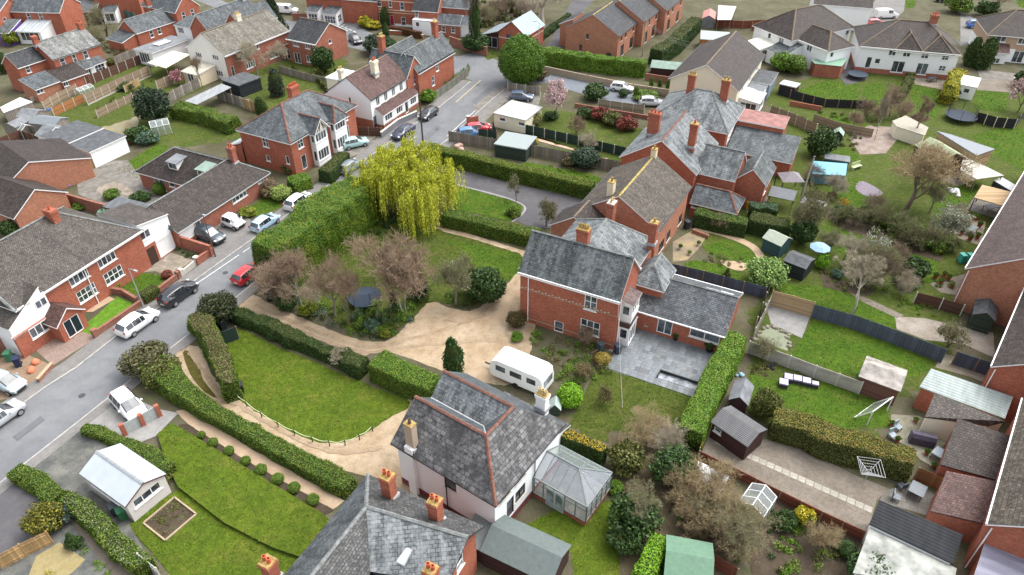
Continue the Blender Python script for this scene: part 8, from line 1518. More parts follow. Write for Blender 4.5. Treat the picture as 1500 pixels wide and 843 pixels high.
def car(label,at,az,kind,col,group=None,z=0.02,metal=0.0):
    p = px(at) if not isinstance(at,Vector) else at; body,glass,wh,rm = car_parts(kind); L_,st,wb = CARS[kind]
    root = thing('car' if kind != 'van' else 'van',label,'car' if kind != 'van' else 'van',(p.x,p.y,z),math.radians(90-az),group); pm = paint('car_paint_%.2f_%.2f_%.2f' % col,col,metal=metal)
    link('body',body.mesh('body',pm,42),root); link('windows',glass.mesh('windows',CARGLASS),root); w = st[3][1]
    for sx in (wb-0.05,-wb+0.05):
        for sg in (1,-1): t = link('wheel',wh,root,(sx,sg*(w-0.07),0.33)); t.rotation_euler = (-math.pi/2*sg,0,0); link('rim',rm,t)
    xf,xr = st[-1][0],st[0][0]
    for sg in (1,-1):
        m = MB(); m.box((st[-2][0]+0.12,sg*w*0.74,st[-2][2]-0.1),0.28,0.26,0.13,sg*-0.35); m.build('headlight',LAMP,root); m = MB(); m.box((st[1][0]-0.01,sg*w*0.8,st[1][2]-0.06),0.12,0.2,0.2); m.build('tail_light',TAIL,root); m = MB(); m.box((st[5][0]+0.25,sg*(w+0.07),st[5][2]+0.05),0.12,0.16,0.12); m.build('mirror',pm,root)
    m = MB(); m.box((xr-0.01,0,0.55),0.02,0.5,0.12); m.build('number_plate',PLATE,root); m = MB(); m.box((xf,0,0.45),0.06,0.95,0.16); m.build('grille',BLACKP,root); return root
RD = 27
WHT,BLK,SLV,REDC = (0.78,0.78,0.78),(0.012,0.013,0.018),(0.42,0.44,0.46),(0.5,0.012,0.02)
car('white hatchback with dark side glass parked by the semi front wall',('s1',768,295),RD,'suv',WHT); car('black estate car parked ahead of the white hatchback',('s1',990,135),RD,'suv',BLK)
car('red hatchback parked beside the huge clipped hedge',('r5',1372,775),RD,'hatch',REDC); car('pale silver-blue car parked in the cluttered brown yard',('s1',45,625),112,'hatch',(0.36,0.43,0.46)); car('silver hatchback on the road below the brown yard',('s1',15,815),RD,'hatch',SLV)
car('white hatchback on the concrete drive by the grey panels',('s1',720,755),132,'suv',WHT); car('dark blue-grey estate in the bungalow garage drive',('r5',1155,565),122,'suv',(0.03,0.045,0.06)); car('tiny white two-seater car in the bungalow drive',('r5',1285,495),118,'micro',WHT)
car('pale blue small hatchback in front of the Edwardian house',('r2',565,805),62,'hatch',(0.38,0.58,0.58)); car('dark navy saloon parked on the street by the grey wall',('r2',828,745),207,'saloon',(0.014,0.02,0.05)); car('dark grey hatchback parked ahead of the navy saloon',('r2',965,645),207,'hatch',(0.02,0.022,0.025)); car('grey-blue car half hidden behind the box-shaped hedge',('r6',540,185),RD,'hatch',(0.16,0.19,0.22))
car('bright red car in the small fenced yard',('r2',1240,725),75,'hatch',REDC); car('blue car beside the bright red one',('r2',1195,750),75,'hatch',(0.06,0.19,0.42)); car('slate-blue car behind the white prefab',('r3',90,550),100,'hatch',(0.09,0.12,0.18)); car('white car parked in the blue-grey lane',('r3',640,500),112,'hatch',WHT); car('pale grey car behind the low brick wall',('r3',800,580),95,'hatch',(0.55,0.58,0.6)); car('black hatchback by the modern brick house',('r2',565,235),150,'hatch',BLK); car('grey people carrier on the top road',('r2',590,50),RD+30,'suv',(0.13,0.15,0.16))
car('red car parked behind the white semi',('r4',685,145),90,'hatch',REDC); car('white van parked behind the red car',('r4',735,100),85,'van',WHT); car('vivid blue estate car beside the tan house',('r4',1240,155),100,'suv',(0.02,0.13,0.45)); car('dark car at the top edge by the white semi chimney',('r4',1060,12),100,'hatch',BLK); car('white van with yellow rear panel by the fir tree',('r2',190,75),100,'van',WHT); car('white car mostly hidden behind the huge hedge',('r6',262,378),RD,'suv',(0.66,0.68,0.68)); car('pale blue car roof showing over the huge hedge',('r6',75,495),RD,'hatch',(0.36,0.5,0.62))
# touring caravan
c0,c1 = px(('s2',1300,470),2.4),px(('s3',205,590),2.4); d = c1-c0; cv = thing('caravan','white touring caravan with rounded roof parked behind the white house','caravan',((c0.x+c1.x)/2,(c0.y+c1.y)/2,0),math.atan2(d.y,d.x)); Lc = d.length; prof = [(-Lc/2,0.75),(-Lc/2,1.6),(-Lc/2+0.25,2.25),(-Lc/2+0.8,2.5),(Lc/2-0.6,2.5),(Lc/2-0.15,2.25),(Lc/2,1.4),(Lc/2,0.45),(-Lc/2+0.3,0.45)]
m = MB(); s0 = [(x,0.0,z) for x,z in prof]; s1 = [(x,2.2,z) for x,z in prof]; m.face(s0[::-1]); m.face(s1)
for i in range(len(prof)): j = (i+1) % len(prof); m.face([s0[i],s0[j],s1[j],s1[i]])
m.build('body',plain('caravan_white',(0.82,0.82,0.80),0.35,0.5,var=0.04),cv,35); m = MB()
for x,w in ((-1.6,1.0),(0.0,1.2),(1.6,0.9)): m.box((x,-0.01,1.65),w,0.03,0.6)
m.build('side_windows',PANE,cv); m = MB(); m.box((Lc/2+0.02,1.1,1.5),0.05,1.5,0.7); m.build('end_window',PANE2,cv); m = MB(); m.tube([(0,-0.02,0.33),(0,0.2,0.33)],0.33,12); m.build('wheel',TYRE,cv); m = MB(); m.bar((-Lc/2-1.2,1.1,0.5),(-Lc/2+0.2,1.1,0.5),0.12,0.12); m.build('tow_bar',DKMETAL,cv)
# ---------------------------------------------------------------- sheds, canopies, greenhouses
def canopy(label,pts,z,mt,name='canopy',posts=None,th=0.06,cat='canopy',dz=(0,0,0,0),walls=None):
    p = [px(a,z) for a in pts]; c = sum(p,Vector())/len(p); c.z = 0; root = thing(name,label,cat,c); q = [a-c+Vector((0,0,dz[i % 4])) for i,a in enumerate(p)]
    ar = sum(q[i].x*q[(i+1) % len(q)].y-q[(i+1) % len(q)].x*q[i].y for i in range(len(q))); q = q if ar > 0 else q[::-1]; m = MB(); m.slab(q,th); m.build('roof',mt,root); k = [a*0.94 for a in q]
    if walls:
        m = MB()
        for i in range(len(k)): a,b = q[i]*1.0,q[(i+1) % len(q)]*1.0; a,b = Vector((a.x*0.95,a.y*0.95,a.z-th)),Vector((b.x*0.95,b.y*0.95,b.z-th)); m.face([(a.x,a.y,0),(b.x,b.y,0),b,a])
        m.build('wall',walls,root)
    else:
        for a in q: m = MB(); m.bar((a.x*0.93,a.y*0.93,0),(a.x*0.93,a.y*0.93,a.z-th),0.09,0.09); m.build('post',posts or POSTW,root)
    return root
def gshed(label,A,B,depth,ze,zr,wm,rm,roof='x',name='shed',wins=(),**k): return shed(name,label,A,B,ze,zr,depth,wm,rm,roof,wins,**k)
gshed('dark brown shed with black ribbed roof beside the gravel yard',('s7',1140,0),('s7',1330,130),2.6,1.9,2.5,SHED_BROWN,ribbed('shed_black_ribs',(0.12,0.12,0.125),0.15,axis=1),wins=[('F',(0.6,1.3),0.7,0.5,1,1)]); gshed('small shed with pale grey felt roof behind the brown one',('s3',1235,690),('s3',1330,720),2.4,1.7,2.3,SHED_BROWN,FELT,'y')
gshed('long red-brown timber shed with stained white roof by the lawn',('s4',600,565),('s4',815,645),3.0,2.0,2.5,SHED_RED,plain('stained_shed_roof',(0.30,0.275,0.25),0.9,var=0.5,nscale=1.2)); gshed('dark green shed with arched dark roof by the orange gable',('s4',1225,225),('s4',1340,260),2.6,1.9,2.5,SHED_GREEN,FELT_DARK,'y')
gshed('blue-green shed with felt roof and long plank on top',('r8',70,555),('r8',165,600),2.2,1.8,2.4,SHED_TEAL,plain('sage_felt',(0.33,0.37,0.30),0.9)); gshed('black shed with dark felt roof below the blue parasol',('r8',185,680),('r8',300,725),2.4,1.8,2.2,SHED_BLACK,FELT_DARK); gshed('brown shed with pale green gable roof and paved pad',('r8',1045,135),('r8',1165,105),5.0,2.3,3.2,SHED_BROWN,plain('pale_green_felt',(0.27,0.30,0.19),0.9,var=0.1),'y',az=75)
canopy('bright blue tarpaulin over stored goods on the garden lawn',R8((345,135),(530,150),(520,215),(335,205)),1.5,plain('blue_tarpaulin',(0.16,0.40,0.52),0.5,var=0.2),'tarpaulin_store',walls=plain('blue_sides',(0.10,0.27,0.36),0.6)); gshed('small grey felt-roofed store beside the tarpaulin',('r8',410,120),('r8',540,140),1.6,1.2,1.4,SHED_TEAL,FELT,'flat')
gz = thing('gazebo','grey pyramid gazebo with open ridge poles','gazebo',px(('r8',200,300))); m = MB(); a = [(-1.4,-1.3),(1.4,-1.3),(1.4,1.3),(-1.4,1.3)]
for i in range(4): p,q = a[i],a[(i+1) % 4]; m.face([(*p,2.0),(*q,2.0),(0,0,2.9)])
m.build('roof',plain('grey_canvas',(0.22,0.20,0.215),0.8,var=0.15),gz)
for p in a: m = MB(); m.bar((*p,0),(*p,2.0),0.1,0.1); m.build('post',DKMETAL,gz)
canopy('dark grey flat canopy in front of the gazebo',R8((115,270),(255,300),(235,355),(95,325)),1.9,plain('dark_canvas',(0.115,0.12,0.13),0.7,var=0.15)); canopy('timber pavilion with pale plank roof over outdoor seats',R8((1270,265),(1430,305),(1395,385),(1225,335)),2.4,SHED_TAN,'pavilion',SHED_BROWN,0.1); canopy('long low building with smooth grey roof beside the far lawn',R8((1020,-30),(1100,-10),(1340,70),(1240,105)),2.5,plain('smooth_grey_roof',(0.21,0.23,0.25),0.6,var=0.08),'garden_room',walls=SHED_TAN,cat='shed',th=0.15); canopy('pale sagging sail canopy between shed and garden room',R8((1165,110),(1280,160),(1390,215),(1240,235),(1150,185)),2.0,plain('pale_canvas',(0.42,0.40,0.35),0.8,var=0.08)); canopy('long tan fabric canopy beside the rubble bed',R4((775,665),(850,635),(975,700),(955,745),(800,695)),1.9,plain('tan_canvas',(0.34,0.31,0.255),0.8,var=0.15),walls=CREAM)
canopy('wooden deck table cover beside the grey car cover',R8((1330,240),(1380,225),(1450,265),(1430,300)),1.4,plain('silver_cover',(0.45,0.47,0.48),0.5),'covered_trailer',walls=DKMETAL)
gshed('white summerhouse with pale roof by the golden shrubs',('r4',1135,460),('r4',1240,480),3.0,2.3,2.9,UPVC,plain('pale_summer_roof',(0.62,0.61,0.58),0.7,var=0.08),'lean',wins=[('F',(1.6,1.4),0.9,0.8,1,1)]); canopy('brick store with faded green sheet roof by the white semi',R4((330,330),(470,310),(530,325),(500,365),(350,350)),2.3,plain('faded_green_sheet',(0.18,0.30,0.22),0.7,var=0.25),'brick_store',walls=RED2,cat='shed'); gshed('dark shed with pale flat roof behind the cream house garden',('r4',160,460),('r4',245,480),2.0,1.8,1.9,SHED_BROWN,plain('pale_shed_roof',(0.42,0.43,0.42),0.8),'flat'); gshed('small green hut with apex roof in the leafy corner',('r4',450,735),('r4',505,745),1.4,1.2,1.8,SHED_GREEN,plain('green_hut_roof',(0.27,0.36,0.30),0.8),'y')
gshed('timber summerhouse with grey roof and orange walls',('r3',1075,215),('r3',1230,225),3.6,2.0,2.5,SHED_OR,plain('grey_green_roof',(0.32,0.36,0.34),0.8),'lean',wins=[('F',(2.0,1.1),1.2,1.5,2,1)]); gshed('long low shed with green felt roof behind the vivid hedge',('r3',800,370),('r3',960,385),2.4,1.5,2.0,SHED_BROWN,FELT_GREEN,'lean'); gshed('grey shed with pink-red roof beyond the wedge hedge',('r3',1085,100),('r3',1150,105),5.0,2.0,2.6,FELT,plain('pink_sheet',(0.42,0.20,0.18),0.8),'y'); canopy('white corrugated car port by the pink-roofed shed',R3((1170,30),(1270,35),(1240,110),(1165,110)),2.4,ribbed('white_corrugated',(0.55,0.57,0.57),0.3)); gshed('white prefab garage with pale flat roof',('r3',-60,620),('r3',110,660),5.4,2.3,2.35,CREAM,plain('pale_prefab_roof',(0.42,0.42,0.40),0.7,var=0.15),'flat',name='prefab_garage',wins=[('F',(1.4,1.5),1.1,0.6,1,1),('F',(5.0,1.5),1.1,0.6,1,1)]); gshed('dark green garage with pale grey roof beside the grey fence',('r2',1330,790),('r2',1500,820),4.2,2.0,2.05,SHED_GREEN,plain('mist_grey_roof',(0.26,0.30,0.295),0.7,var=0.08),'flat',name='garden_garage')
gshed('large shed with grey-green felt roof beside the small back lawn',(706,806),(806,854),3.2,1.9,2.7,SHED_BROWN,plain('grey_green_felt',(0.115,0.14,0.135),0.9,var=0.12),name='large_shed'); gshed('darker felt-roofed shed between the slate house and the large one',(676,792),(706,806),2.6,1.7,2.0,SHED_BROWN,plain('slate_felt',(0.14,0.155,0.155),0.9,var=0.12),'lean'); gshed('shed with mint green felt roof by the lime hedge',('s7',880,850),('s7',1130,900),3.2,2.0,2.6,SHED_BROWN,plain('mint_felt',(0.12,0.21,0.145),0.9,var=0.12),'x'); canopy('white sheet roof behind the straw thicket',S7((1060,215),(1230,300),(1190,390),(1040,300)),2.0,plain('white_sheet',(0.66,0.68,0.70),0.6,var=0.08),walls=SHED_RED); gshed('small sage hen house by the lime bush',('s3',245,740),('s3',300,745),0.9,1.0,1.5,SHED_GREEN,plain('sage_roof',(0.33,0.40,0.37),0.8),'y',name='hen_house')
def greenhouse(label,at,w,d,az,h=1.5,hr=2.1):
    r = thing('greenhouse',label,'greenhouse',px(at),math.radians(90-az)); m = MB()
    for x in np.linspace(-w/2,w/2,4):
        for y in (-d/2,d/2): m.bar((x,y,0),(x,y,h),.05,.05); m.bar((x,y,h),(x,0,hr),.05,.05)
    for y,z in ((-d/2,h),(d/2,h),(0,hr)): m.bar((-w/2,y,z),(w/2,y,z),.05,.05)
    m.build('frame',WMETAL,r); G = clear_glass('greenhouse_glass',(0.45,0.52,0.52),0.3)
    for s_ in (-1,1): m = MB(); m.face([(-w/2,s_*d/2,h),(w/2,s_*d/2,h),(w/2,0,hr),(-w/2,0,hr)]); m.build('roof_pane',G,r); m = MB(); m.face([(-w/2,s_*d/2,0),(w/2,s_*d/2,0),(w/2,s_*d/2,h),(-w/2,s_*d/2,h)]); m.build('side_pane',G,r)
greenhouse('small glass greenhouse with pots by the red-brown fence',(1104,750),2.3,2.0,40); greenhouse('little greenhouse near the dark evergreen in the back gardens',('r1',890,730),2.6,2.0,60); greenhouse('whitish greenhouse behind the white garages',('r1',145,750),2.4,2.0,118); greenhouse('glass frame by the weathered lap fence',('r1',470,515),2.6,1.6,30,1.0,1.3)
canopy('cream striped awning behind the white gable house',R1((805,345),(950,280),(1045,300),(910,375)),2.4,ribbed('cream_awning',(0.66,0.62,0.48),0.9,dirt=0.1)); canopy('long grey sheet lean-to roof by the pale fence',R1((1015,555),(1215,460),(1270,480),(1080,575)),2.2,ribbed('grey_sheet',(0.30,0.32,0.33),0.3)); gshed('black flat-roofed shed by the white gable',('r1',1220,440),('r1',1310,470),4.4,2.2,2.25,SHED_BLACK,FELT_DARK,'flat'); gshed('grey felt-roofed shed at the left of the garage court',('r1',15,690),('r1',85,700),3.2,2.0,2.5,F_GREY,FELT,'y'); gshed('grey shed with pitched felt roof beside it',('r1',160,675),('r1',300,690),2.8,2.0,2.5,F_GREY,plain('blue_grey_felt',(0.17,0.19,0.205),0.9)); gshed('shed with weathered grey roof behind the garage court',('r1',90,640),('r1',180,650),3.0,2.0,2.6,F_GREY,FELT); canopy('pale sheet roof by the cottage annexe',R1((0,590),(110,535),(180,560),(20,620)),1.9,plain('pale_sheet_roof',(0.55,0.58,0.60),0.5,var=0.1),walls=F_GREY); canopy('green tarpaulin-covered store by the brick cottage wing',R1((620,195),(660,180),(710,195),(640,225)),1.4,plain('green_tarp',(0.16,0.42,0.20),0.6),'tarpaulin_store',walls=SHED_GREEN)
canopy('black striped canopy roof beside the bungalow',R5((560,385),(650,330),(840,375),(770,445)),2.2,ribbed('black_striped_sheet',(0.11,0.12,0.13),0.9,dirt=0.05,axis=0)); t = thing('oil_tank','rounded green plastic oil tank behind the brick yard wall','tank',px(('r5',580,455))); m = MB(); m.lathe([(0.75,0),(0.8,0.3),(0.8,0.9),(0.6,1.2),(0.2,1.3),(0.001,1.3)],n=14); m.build('body',plain('green_plastic',(0.10,0.26,0.16),0.6),t,50); m = MB(); m.lathe([(0.16,1.28),(0.16,1.4),(0.001,1.42)],n=10); m.build('cap',BLACKP,t)
gshed('grey shed with dark roof in the hedge corner',('r8',275,365),('r8',390,400),1.8,1.4,1.5,SHED_TEAL,plain('grey_store_roof',(0.28,0.30,0.31),0.8),'flat')
# ---------------------------------------------------------------- poles, lamps, small things
def lamp(label,at,h,arm=0.9,az=117,mt=None):
    r = thing('street_lamp',label,'lamp post',px(at),math.radians(90-az)); m = MB(); m.tube([(0,0,0),(0,0,1.2),(0,0,h)],[0.09,0.07,0.045],8); m.build('column',mt or METAL,r); m = MB(); m.tube([(0,0,h-0.05),(arm*0.4,0,h+0.12),(arm,0,h+0.12)],0.03,6); m.build('arm',mt or METAL,r); m = MB(); m.box((arm+0.15,0,h+0.1),0.5,0.18,0.1); m.build('lamp_head',METAL,r)
lamp('grey street lamp behind the white hatchback',(211,451),5.0); lamp('slim brown lamp post beside the bungalow drive',(316,377),5.6,0.1,mt=plain('rust_post',(0.12,0.075,0.06),0.8)); lamp('grey street lamp beside the round evergreen',('r3',183,290),5.6,0.8,-60)
def pole(label,at,h,top=None,mt=None,r_=0.13):
    r = thing('utility_pole',label,'pole',px(at)); m = MB(); m.tube([(0,0,0),top or (0,0,h)],[r_,r_*0.75],8); m.build('shaft',mt or plain('dark_pole',(0.07,0.055,0.045),0.9),r); m = MB(); m.tube([(0,0,0.0),(0,0,0.12)],0.16,6); o = m.build('cap',DKMETAL,r); o.location = top or (0,0,h-0.6)
pole('tall dark wooden pole on the pavement by the road',(620,214),9.5); pole('pale wooden pole beside the terraced gardens',('r3',752,310),7.0,mt=plain('pale_pole',(0.36,0.32,0.22),0.9)); pole('leaning grey wooden pole by the gazebo',('r8',270,365),6.0,(0.6,0.9,6.0),plain('grey_pole',(0.30,0.29,0.24),0.9)); pole('white flagpole by the orange brick gable',('r5',208,260),4.0,mt=WMETAL,r_=0.06)
def wire(label,a,b,sag=0.8):
    r = thing('overhead_wire',label,'wire',a); m = MB(); d = b-a; m.tube([a+d*(i/12)-a-Vector((0,0,sag*4*(i/12)*(1-i/12))) for i in range(13)],0.012,4); m.build('cable',plain('grey_cable',(0.4,0.4,0.38),0.6),r)
pt = px(('r3',752,310))+Vector((0,0,6.8))
for i,a in enumerate((('r3',1010,230),('r3',1020,250),('r3',1030,265))): wire(['upper','middle','lower'][i]+' cable from the pale pole over the wedge hedge',pt-Vector((0,0,0.2*i)),px(a,5.0))
wire('thin cable from the villa corner down over the back lawn',AV.o+AV.ux*AV.L+Vector((0,0,5.6)),px((912,598),4.0),0.3)
def bins(specs):
    m = MB(); m.slab([(-0.26,-0.3,0.95),(0.26,-0.3,0.95),(0.26,0.3,0.95),(-0.26,0.3,0.95)],0.9)
    for label,at,c,az in specs:
        r = thing('wheelie_bin',label,'bin',px(at),math.radians(az)); pm = plain('bin_%.2f_%.2f_%.2f' % c,c,0.5); link('body',m.mesh('body',pm),r); l = MB(); l.slab([(-0.29,-0.36,1.08),(0.29,-0.36,1.03),(0.29,0.34,1.1),(-0.29,0.34,1.1)],0.07); l.build('lid',pm,r); w = MB(); w.tube([(-0.3,0.28,0.1),(0.3,0.28,0.1)],0.1,8); w.build('wheels',TYRE,r)
bins([('black wheelie bin at the bungalow garage wall',('r5',1180,480),(0.015,0.015,0.018),20),('black wheelie bin by the drive entrance bush',('s2',95,150),(0.02,0.025,0.03),30),('second dark bin beside the green screen',('s1',1285,270),(0.02,0.02,0.025),40),('dark bin behind the tall narrow hedge',('s1',1230,310),(0.02,0.022,0.03),40),('blue-grey bin by the villa bay',('s3',615,440),(0.03,0.04,0.06),15),('grey bin beside the villa bay corner',('s3',520,430),(0.05,0.06,0.07),35),('green bin at the pale garage corner',('s5',680,530),(0.03,0.13,0.06),40),('dark bin next to the green one at the garage',('s5',640,505),(0.05,0.06,0.07),40),('green wheelie bin in the brown yard',('s1',60,480),(0.05,0.17,0.09),10),('navy barrel bin in the brown yard',('s1',105,510),(0.02,0.03,0.07),30),('turquoise bin by the decked terrace',('r8',1150,690),(0.06,0.36,0.30),10),('second turquoise bin next to it',('r8',1190,690),(0.05,0.34,0.28),10),('dark bin in the lawn corner by the tall hedge',('s1',1325,655),(0.02,0.02,0.02),20),('green bin beside the gazebo courtyard',('r7',1275,390),(0.04,0.2,0.15),20),('orange-topped bin beside the gazebo courtyard',('r7',1325,395),(0.55,0.28,0.04),20),('black bin by the villa side court',('r7',995,505),(0.02,0.025,0.04),20)])
def trampoline(label,at,r,net=True):
    t = thing('trampoline',label,'trampoline',px(at)); m = MB(); m.lathe([(0.001,0.8),(r*0.86,0.8)],n=24); m.build('mat',plain('black_mat',(0.02,0.022,0.028),0.7),t); m = MB(); m.lathe([(r*0.86,0.82),(r,0.82),(r,0.76),(r*0.86,0.76)],n=24); m.build('rim',plain('dark_blue_pad',(0.03,0.045,0.07),0.6),t)
    for i in range(6):
        a = i*math.pi/3; m = MB(); m.bar((r*0.95*math.cos(a),r*0.95*math.sin(a),0),(r*0.95*math.cos(a),r*0.95*math.sin(a),2.4 if net else 0.8),0.05,0.05); m.build('leg',DKMETAL,t)
    if net: m = MB(); n = 24; q = [(r*0.93*math.cos(i*2*math.pi/n),r*0.93*math.sin(i*2*math.pi/n)) for i in range(n)]; [m.face([(*q[i],0.8),(*q[(i+1) % n],0.8),(*q[(i+1) % n],2.3),(*q[i],2.3)]) for i in range(n)]; m.build('net',clear_glass('trampoline_net',(0.02,0.02,0.025),0.28,0.8),t)
trampoline('round trampoline with dark net under the bare trees',(536,444),1.75); trampoline('large netted trampoline beside the long grey garden room',('r4',1145,660),2.3); trampoline('low black trampoline ring on the white semi patio',('r4',580,430),1.7,False)
def table_set(label,at,az,top=(0.14,0.16,0.18),w=1.5,d=0.9,n=4,name='garden_table'):
    t = thing(name,label,'table',px(at),math.radians(az)); m = MB(); m.box((0,0,0.72),w,d,0.05); m.build('tabletop',plain('table_%.2f' % top[0],top,0.4),t); m = MB()
    for sx in (-1,1):
        for sy in (-1,1): m = MB(); m.bar((sx*w*0.43,sy*d*0.4,0),(sx*w*0.43,sy*d*0.4,0.7),0.06,0.06); m.build('leg',DKMETAL,t)
def chair(label,at,az,c,group=None):
    t = thing('garden_chair',label,'chair',px(at),math.radians(az),group); pm = plain('chair_%.2f_%.2f' % c[:2],c,0.6); m = MB(); m.box((0,0,0.42),0.55,0.55,0.08); m.build('seat',pm,t); m = MB(); m.box((0,0.27,0.7),0.55,0.07,0.55); m.build('backrest',pm,t)
    for sx in (-1,1):
        for sy in (-1,1): m = MB(); m.bar((sx*.23,sy*.23,0),(sx*.23,sy*.23,0.4),.05,.05); m.build('leg',DKMETAL,t)
table_set('grey glass-topped table on the paved seating corner',('s8',900,400),50,w=1.3,d=1.1); chair('grey chair beside the glass-topped table',('s8',790,430),60,(0.17,0.20,0.22)); chair('dark chair behind the glass-topped table',('s8',820,370),200,(0.05,0.06,0.07)); chair('blue-grey chair on the mossy patio',('s8',800,45),30,(0.26,0.32,0.36)); chair('grey chair by the hedge end on the mossy patio',('s8',770,90),20,(0.3,0.36,0.4)); table_set('table with blue-grey top by the dark tiled extension',('s8',1020,200),40,(0.3,0.36,0.4),1.1,0.9); table_set('dark garden table on the white semi patio',('r4',990,450),20,(0.06,0.06,0.065),1.6,1.0); table_set('picnic table on the decked terrace',('r8',1200,530),30,(0.12,0.15,0.15),1.6,0.9); table_set('grey dining table under the timber pavilion',('r8',1310,410),20,(0.05,0.055,0.06),2.0,1.0)
b = thing('barbecue','hump-backed barbecue under a dark purple-grey cover','barbecue',px(('s8',930,120)),math.radians(-20)); m = MB(); pr = [(-0.35,0),(-0.38,0.8),(-0.2,1.15),(0.2,1.15),(0.38,0.8),(0.35,0)]; A1 = [(-0.95,y,z) for y,z in pr]; B1 = [(0.95,y,z) for y,z in pr]; m.face(A1); m.face(B1[::-1]); [m.face([A1[i],A1[i+1],B1[i+1],B1[i]]) for i in range(5)]; m.build('cover',plain('purple_cover',(0.075,0.065,0.095),0.6,var=0.3),b); m = MB(); m.bar((-1.0,-0.3,0.9),(-1.0,0.3,0.9),.06,.06); m.build('handle',DKMETAL,b)
so_ = thing('garden_sofa','corner garden sofa with lilac-grey cushions on the lawn','sofa',px(('s4',200,590)),math.radians(-18))
for x,y,w,d in ((0,0,0.75,0.75),(0.8,0.05,0.75,0.75),(1.6,0,0.75,0.75),(-0.4,-0.85,0.8,0.8),(2.35,-0.15,0.6,0.5)): m = MB(); m.box((x,y,0.0),w,d,0.42,base=True); m.build('base',plain('dark_rattan',(0.05,0.05,0.06),0.8),so_); m = MB(); m.box((x,y,0.42),w*0.95,d*0.95,0.13,base=True); m.build('cushion',plain('lilac_cushion',(0.46,0.42,0.58),0.9,var=0.06),so_)
gf = thing('goal_frame','white tubular football goal leaning on the lawn','goal',px(('s4',690,800)),math.radians(35)); m = MB()
for pl in ([(-1.5,0,0),(-1.5,0,1.8),(1.5,0,1.8),(1.5,0,0)],[(-1.5,0,1.8),(-1.5,1.2,0),(1.5,1.2,0),(1.5,0,1.8)]): 
    for i in range(3): m.tube([pl[i],pl[i+1]],0.045,6)
m.build('frame',WMETAL,gf); m = MB(); m.face([(-1.5,0,1.8),(1.5,0,1.8),(1.5,1.2,0),(-1.5,1.2,0)]); m.build('net',clear_glass('goal_net',(0.8,0.8,0.8),0.12,0.8),gf)
ra = thing('rotary_dryer','square rotary clothes dryer with white lines in the gravel yard','clothes dryer',px(('s8',622,330))); m = MB(); m.tube([(0,0,0),(0,0,1.9)],0.03,6); m.build('pole',METAL,ra)
for i in range(4): a = i*math.pi/2+0.6; m = MB(); m.tube([(0,0,1.2),(1.25*math.cos(a),1.25*math.sin(a),1.85)],0.025,5); m.build('arm',METAL,ra)
m = MB()
for k in range(1,6):
    c = [(1.25*k/5*math.cos(i*math.pi/2+0.6),1.25*k/5*math.sin(i*math.pi/2+0.6),1.2+0.65*k/5) for i in range(4)]; [m.tube([c[i],c[(i+1) % 4]],0.012,4) for i in range(4)]
m.build('lines',WMETAL,ra)
pr_ = thing('parasol','pale blue parasol beside the black shed','parasol',px(('r8',355,690))); m = MB(); m.lathe([(1.15,2.0),(0.6,2.35),(0.001,2.6)],n=8); m.build('canopy',plain('blue_canopy',(0.30,0.45,0.62),0.8),pr_); m = MB(); m.tube([(0,0,0),(0,0,2.5)],0.03,6); m.build('pole',METAL,pr_)
bn = thing('garden_bench','pale green bench beside the tarpaulin store','bench',px(('r8',575,180)),0.5); m = MB(); m.box((0,0,0.45),1.7,0.5,0.06); PB = plain('pale_green_wood',(0.45,0.52,0.30),0.7); m.build('seat',PB,bn); m = MB(); m.box((0,0.27,0.75),1.7,0.06,0.5); m.build('backrest',PB,bn)
for sx in (-1,1): m = MB(); m.box((sx*0.75,0,0),0.08,0.5,0.45,base=True); m.build('leg',PB,bn)
pn = thing('garden_pond','square murky green pond with stone edge beside the concrete base','pond',px(('s4',110,360)));
o = px(('s4',110,360)); q = [px(a)-o for a in S4((20,365),(95,290),(215,335),(200,430))]; m = MB(); m.face([(v.x,v.y,0.03) for v in q][::-1]); m.build('water',plain('pond_water',(0.15,0.17,0.095),0.15,0.5,var=0.08),pn)
for i in range(26):
    k = i % 13/13*3; a,b = q[int(k)],q[int(k)+1]; p = a.lerp(b,k % 1) + Vector((random.gauss(0,.12),random.gauss(0,.12),0)); m = MB(); r = random.uniform(.12,.28); m.lathe([(r*.8,0),(r,r*.4),(r*.6,r*.8),(0.001,r*.85)],p,6); m.build('stone',plain('pond_stone',(0.20,0.18,0.15),0.9,var=0.5),pn)
dp = thing('patio_pond','rectangular sunken pond with black edge in the slab patio','pond',AV.o + AV.ux*0,AV.a); qa,qb = AV.at(('s3',850,545)),AV.at(('s3',1060,610)); m = MB(); m.slab([(qa.x,qa.y-0.9,0.085),(qb.x,qa.y-0.9,0.085),(qb.x,qa.y,0.085),(qa.x,qa.y,0.085)],0.06); m.build('water',glass_pane('dark_pond',(0.09,0.10,0.11),0.15),dp); m = MB(); m.bar((qa.x,qa.y,0.2),(qb.x,qa.y,0.2),0.1,0.3); m.bar((qa.x,qa.y,0.2),(qa.x,qa.y-0.9,0.2),0.1,0.3); m.build('edge',BLACKP,dp)
def pot(label,at,r,h,mt,lm=None):
    t = thing('plant_pot',label,'plant pot',px(at)); m = MB(); m.lathe([(r*.75,0),(r,h),(r*.85,h),(r*.8,h*.8)],n=10); m.build('pot',mt,t); own(link('plant',crown_mesh('shrub',G_DARK,1),t,(0,0,h*0.8),None,(r*1.5,r*1.5,r*1.3)),lm or G_DARK)
pot('dark potted shrub between the annexe doors and window',('s3',935,368),0.3,0.4,BLACKP); pot('potted white-leaved shrub beside the villa bay',('s3',775,305),0.45,0.4,TERRA,G_WHITEB); pot('potted evergreen at the annexe wall end',('s3',1120,430),0.4,0.4,BLACKP,G_DARK); pot('potted palm by the french doors',('s3',815,310),0.3,0.35,TERRA,G_OLIVE)
